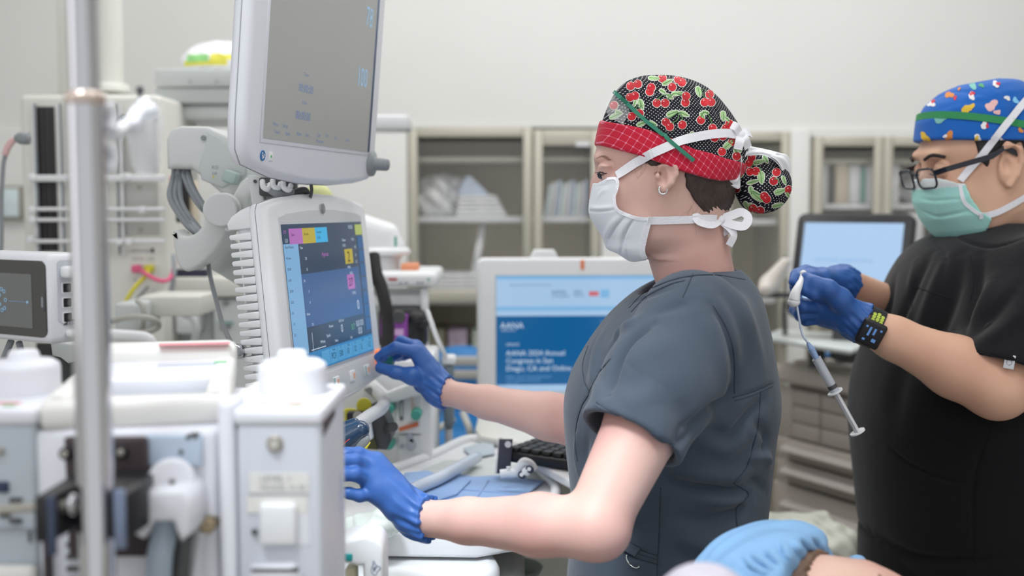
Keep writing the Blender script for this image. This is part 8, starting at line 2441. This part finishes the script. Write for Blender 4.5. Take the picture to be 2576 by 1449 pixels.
# bouffant cap with radiating pleats
f = Field((hx_ - 0.20, QY - 0.17, hz_ - 0.20), (hx_ + 0.06, QY + 0.19, hz_ + 0.07), 0.003)
f.ell((hx_ - 0.062, QY + 0.015, hz_ - 0.062), (0.092, 0.105, 0.086), k=0)
f.ell((hx_ - 0.035, QY + 0.06, hz_ - 0.035), (0.055, 0.045, 0.055), k=0.02)
f.halfspace((hx_ - 0.034, QY, hz_ - 0.0), (0.90, -0.62, 0.05), k=0.006)
f.ell((hx_ + 0.050, QY + 0.095, hz_ - 0.075), (0.024, 0.020, 0.045), k=0.01)
V, Fc = f.mesh(smooth_it=1)
ang = np.arctan2(V[:, 2] - (hz_ - 0.08), V[:, 1] - QY)
V = V + normals(V, Fc) * (0.0020 * np.abs(np.sin(ang * 8 + V[:, 0] * 25)) + 0.0018 * np.sin(ang * 19 + V[:, 0] * 60))[:, None]
BQ = bvh(V, Fc)
for a_ in ([(1985, 1412), (1968, 1390), (1957, 1364)], [(1960, 1425), (1935, 1400), (1915, 1386)], [(1950, 1440), (1905, 1412), (1880, 1396)], [(1945, 1449), (1890, 1430), (1862, 1402)], [(2015, 1402), (2003, 1380), (1990, 1362)], [(2045, 1394), (2030, 1372), (2018, 1358)], [(2072, 1392), (2062, 1372), (2048, 1360)], [(1930, 1448), (1900, 1446), (1860, 1432)]):
    p, _ = hits(BQ, a_, 0, 6)
    if len(p) > 2:
        V = crease(V, Fc, p, 0.0065, 0.0032)
    p, _ = hits(BQ, [(x + 9, y + 2) for x, y in a_], 0, 6)
    if len(p) > 2: V = crease(V, Fc, p, -0.0045, 0.0045)
MB().add(V, Fc, mat('pale_blue_nonwoven', '#7fa9d0', rough=0.7, bump=0.3, bscale=120, noise=0.05, nscale=30), True).build('bouffant_cap', pat)
mb = MB()
for s in (-1, 1): mb.tube(spline([(hx_ + 0.036, QY + s * .014, hz_ - 0.0115), (hx_ + 0.037, QY + s * .030, hz_ - 0.0135), (hx_ + 0.041, QY + s * .044, hz_ - 0.021)], 5), 0.0028, mat('brown_brow', '#8a6a55', rough=0.8), n=8)
mb.build('eyebrow', pat)
# table, pillow, blanket
tbz = hz_ - 0.165
ot = thing('operating_table', 'padded operating table under the lying person, mostly below the picture', 'operating table', (0.9, 1.10, 0))
MB().box((1.02, 1.10, tbz - 0.045), (1.56, 0.46, 0.07), mat('mattress_black', '#2a2b2f', rough=0.5), r=0.02, seg=3).build('mattress', ot)
MB().box((1.02, 1.10, tbz - 0.10), (1.50, 0.44, 0.035), M_chrome, r=0.005).build('table_frame', ot)
MB().cyl((1.05, 1.10, 0.12), (1.05, 1.10, tbz - 0.115), 0.11, M_beige, n=32).build('pedestal', ot)
MB().box((1.05, 1.10, 0.06), (0.9, 0.42, 0.12), M_beige, r=0.03, seg=3).build('base', ot)
f = Field((0.20, 0.84, tbz - 0.02), (0.62, 1.36, tbz + 0.12), 0.006)
f.ell((hx_ - 0.07, QY, tbz + 0.02), (0.15, 0.17, 0.035), k=0.02); f.halfspace((0, 0, tbz - 0.009), (0, 0, -1))
V, Fc = f.mesh(); MB().add(V, Fc, mat('pillow_cloth', '#dcd8e6', rough=0.8), True).build('head_pillow', label='low white pillow under the pale blue bouffant cap', cat='pillow')
f = Field((0.02, 0.70, tbz - 0.02), (0.40, 1.12, 1.16), 0.005)
q = P(1772, 1418, 0.88)
ot2 = thing('anaesthesia_bag', 'pale lilac rounded bag or cushion blurred at the bottom edge', 'bag', (q.x, 0.88, tbz - 0.2))
f.ell((q.x, 0.88, q.z - 0.055), (0.048, 0.045, 0.055), k=0); V, Fc = f.mesh(); MB().add(V, Fc, mat('lilac_rubber', '#d3cedc', rough=0.5), True).build('bag', ot2)
mb = MB(); mb.cyl((q.x, 0.88, 0.02), (q.x, 0.88, q.z - 0.10), 0.012, M_chrome, n=16); mb.cyl((q.x, 0.88, 0), (q.x, 0.88, 0.02), 0.12, M_grey, n=32); mb.build('stand', ot2)
f = Field((hx_ + 0.14, 0.86, tbz - 0.02), (1.82, 1.36, hz_ + 0.02), 0.009)
f.ell((hx_ + 0.48, QY, hz_ - 0.13), (0.32, 0.20, 0.10), k=0); f.ell((hx_ + 0.95, QY, hz_ - 0.15), (0.45, 0.16, 0.08), k=0.08); f.halfspace((0, 0, tbz - 0.008), (0, 0, -1))
V, Fc = f.mesh(); MB().add(V, Fc, mat('blanket_white', '#dfe0e4', rough=0.9, bump=0.3, bscale=60), True).build('blanket', pat)
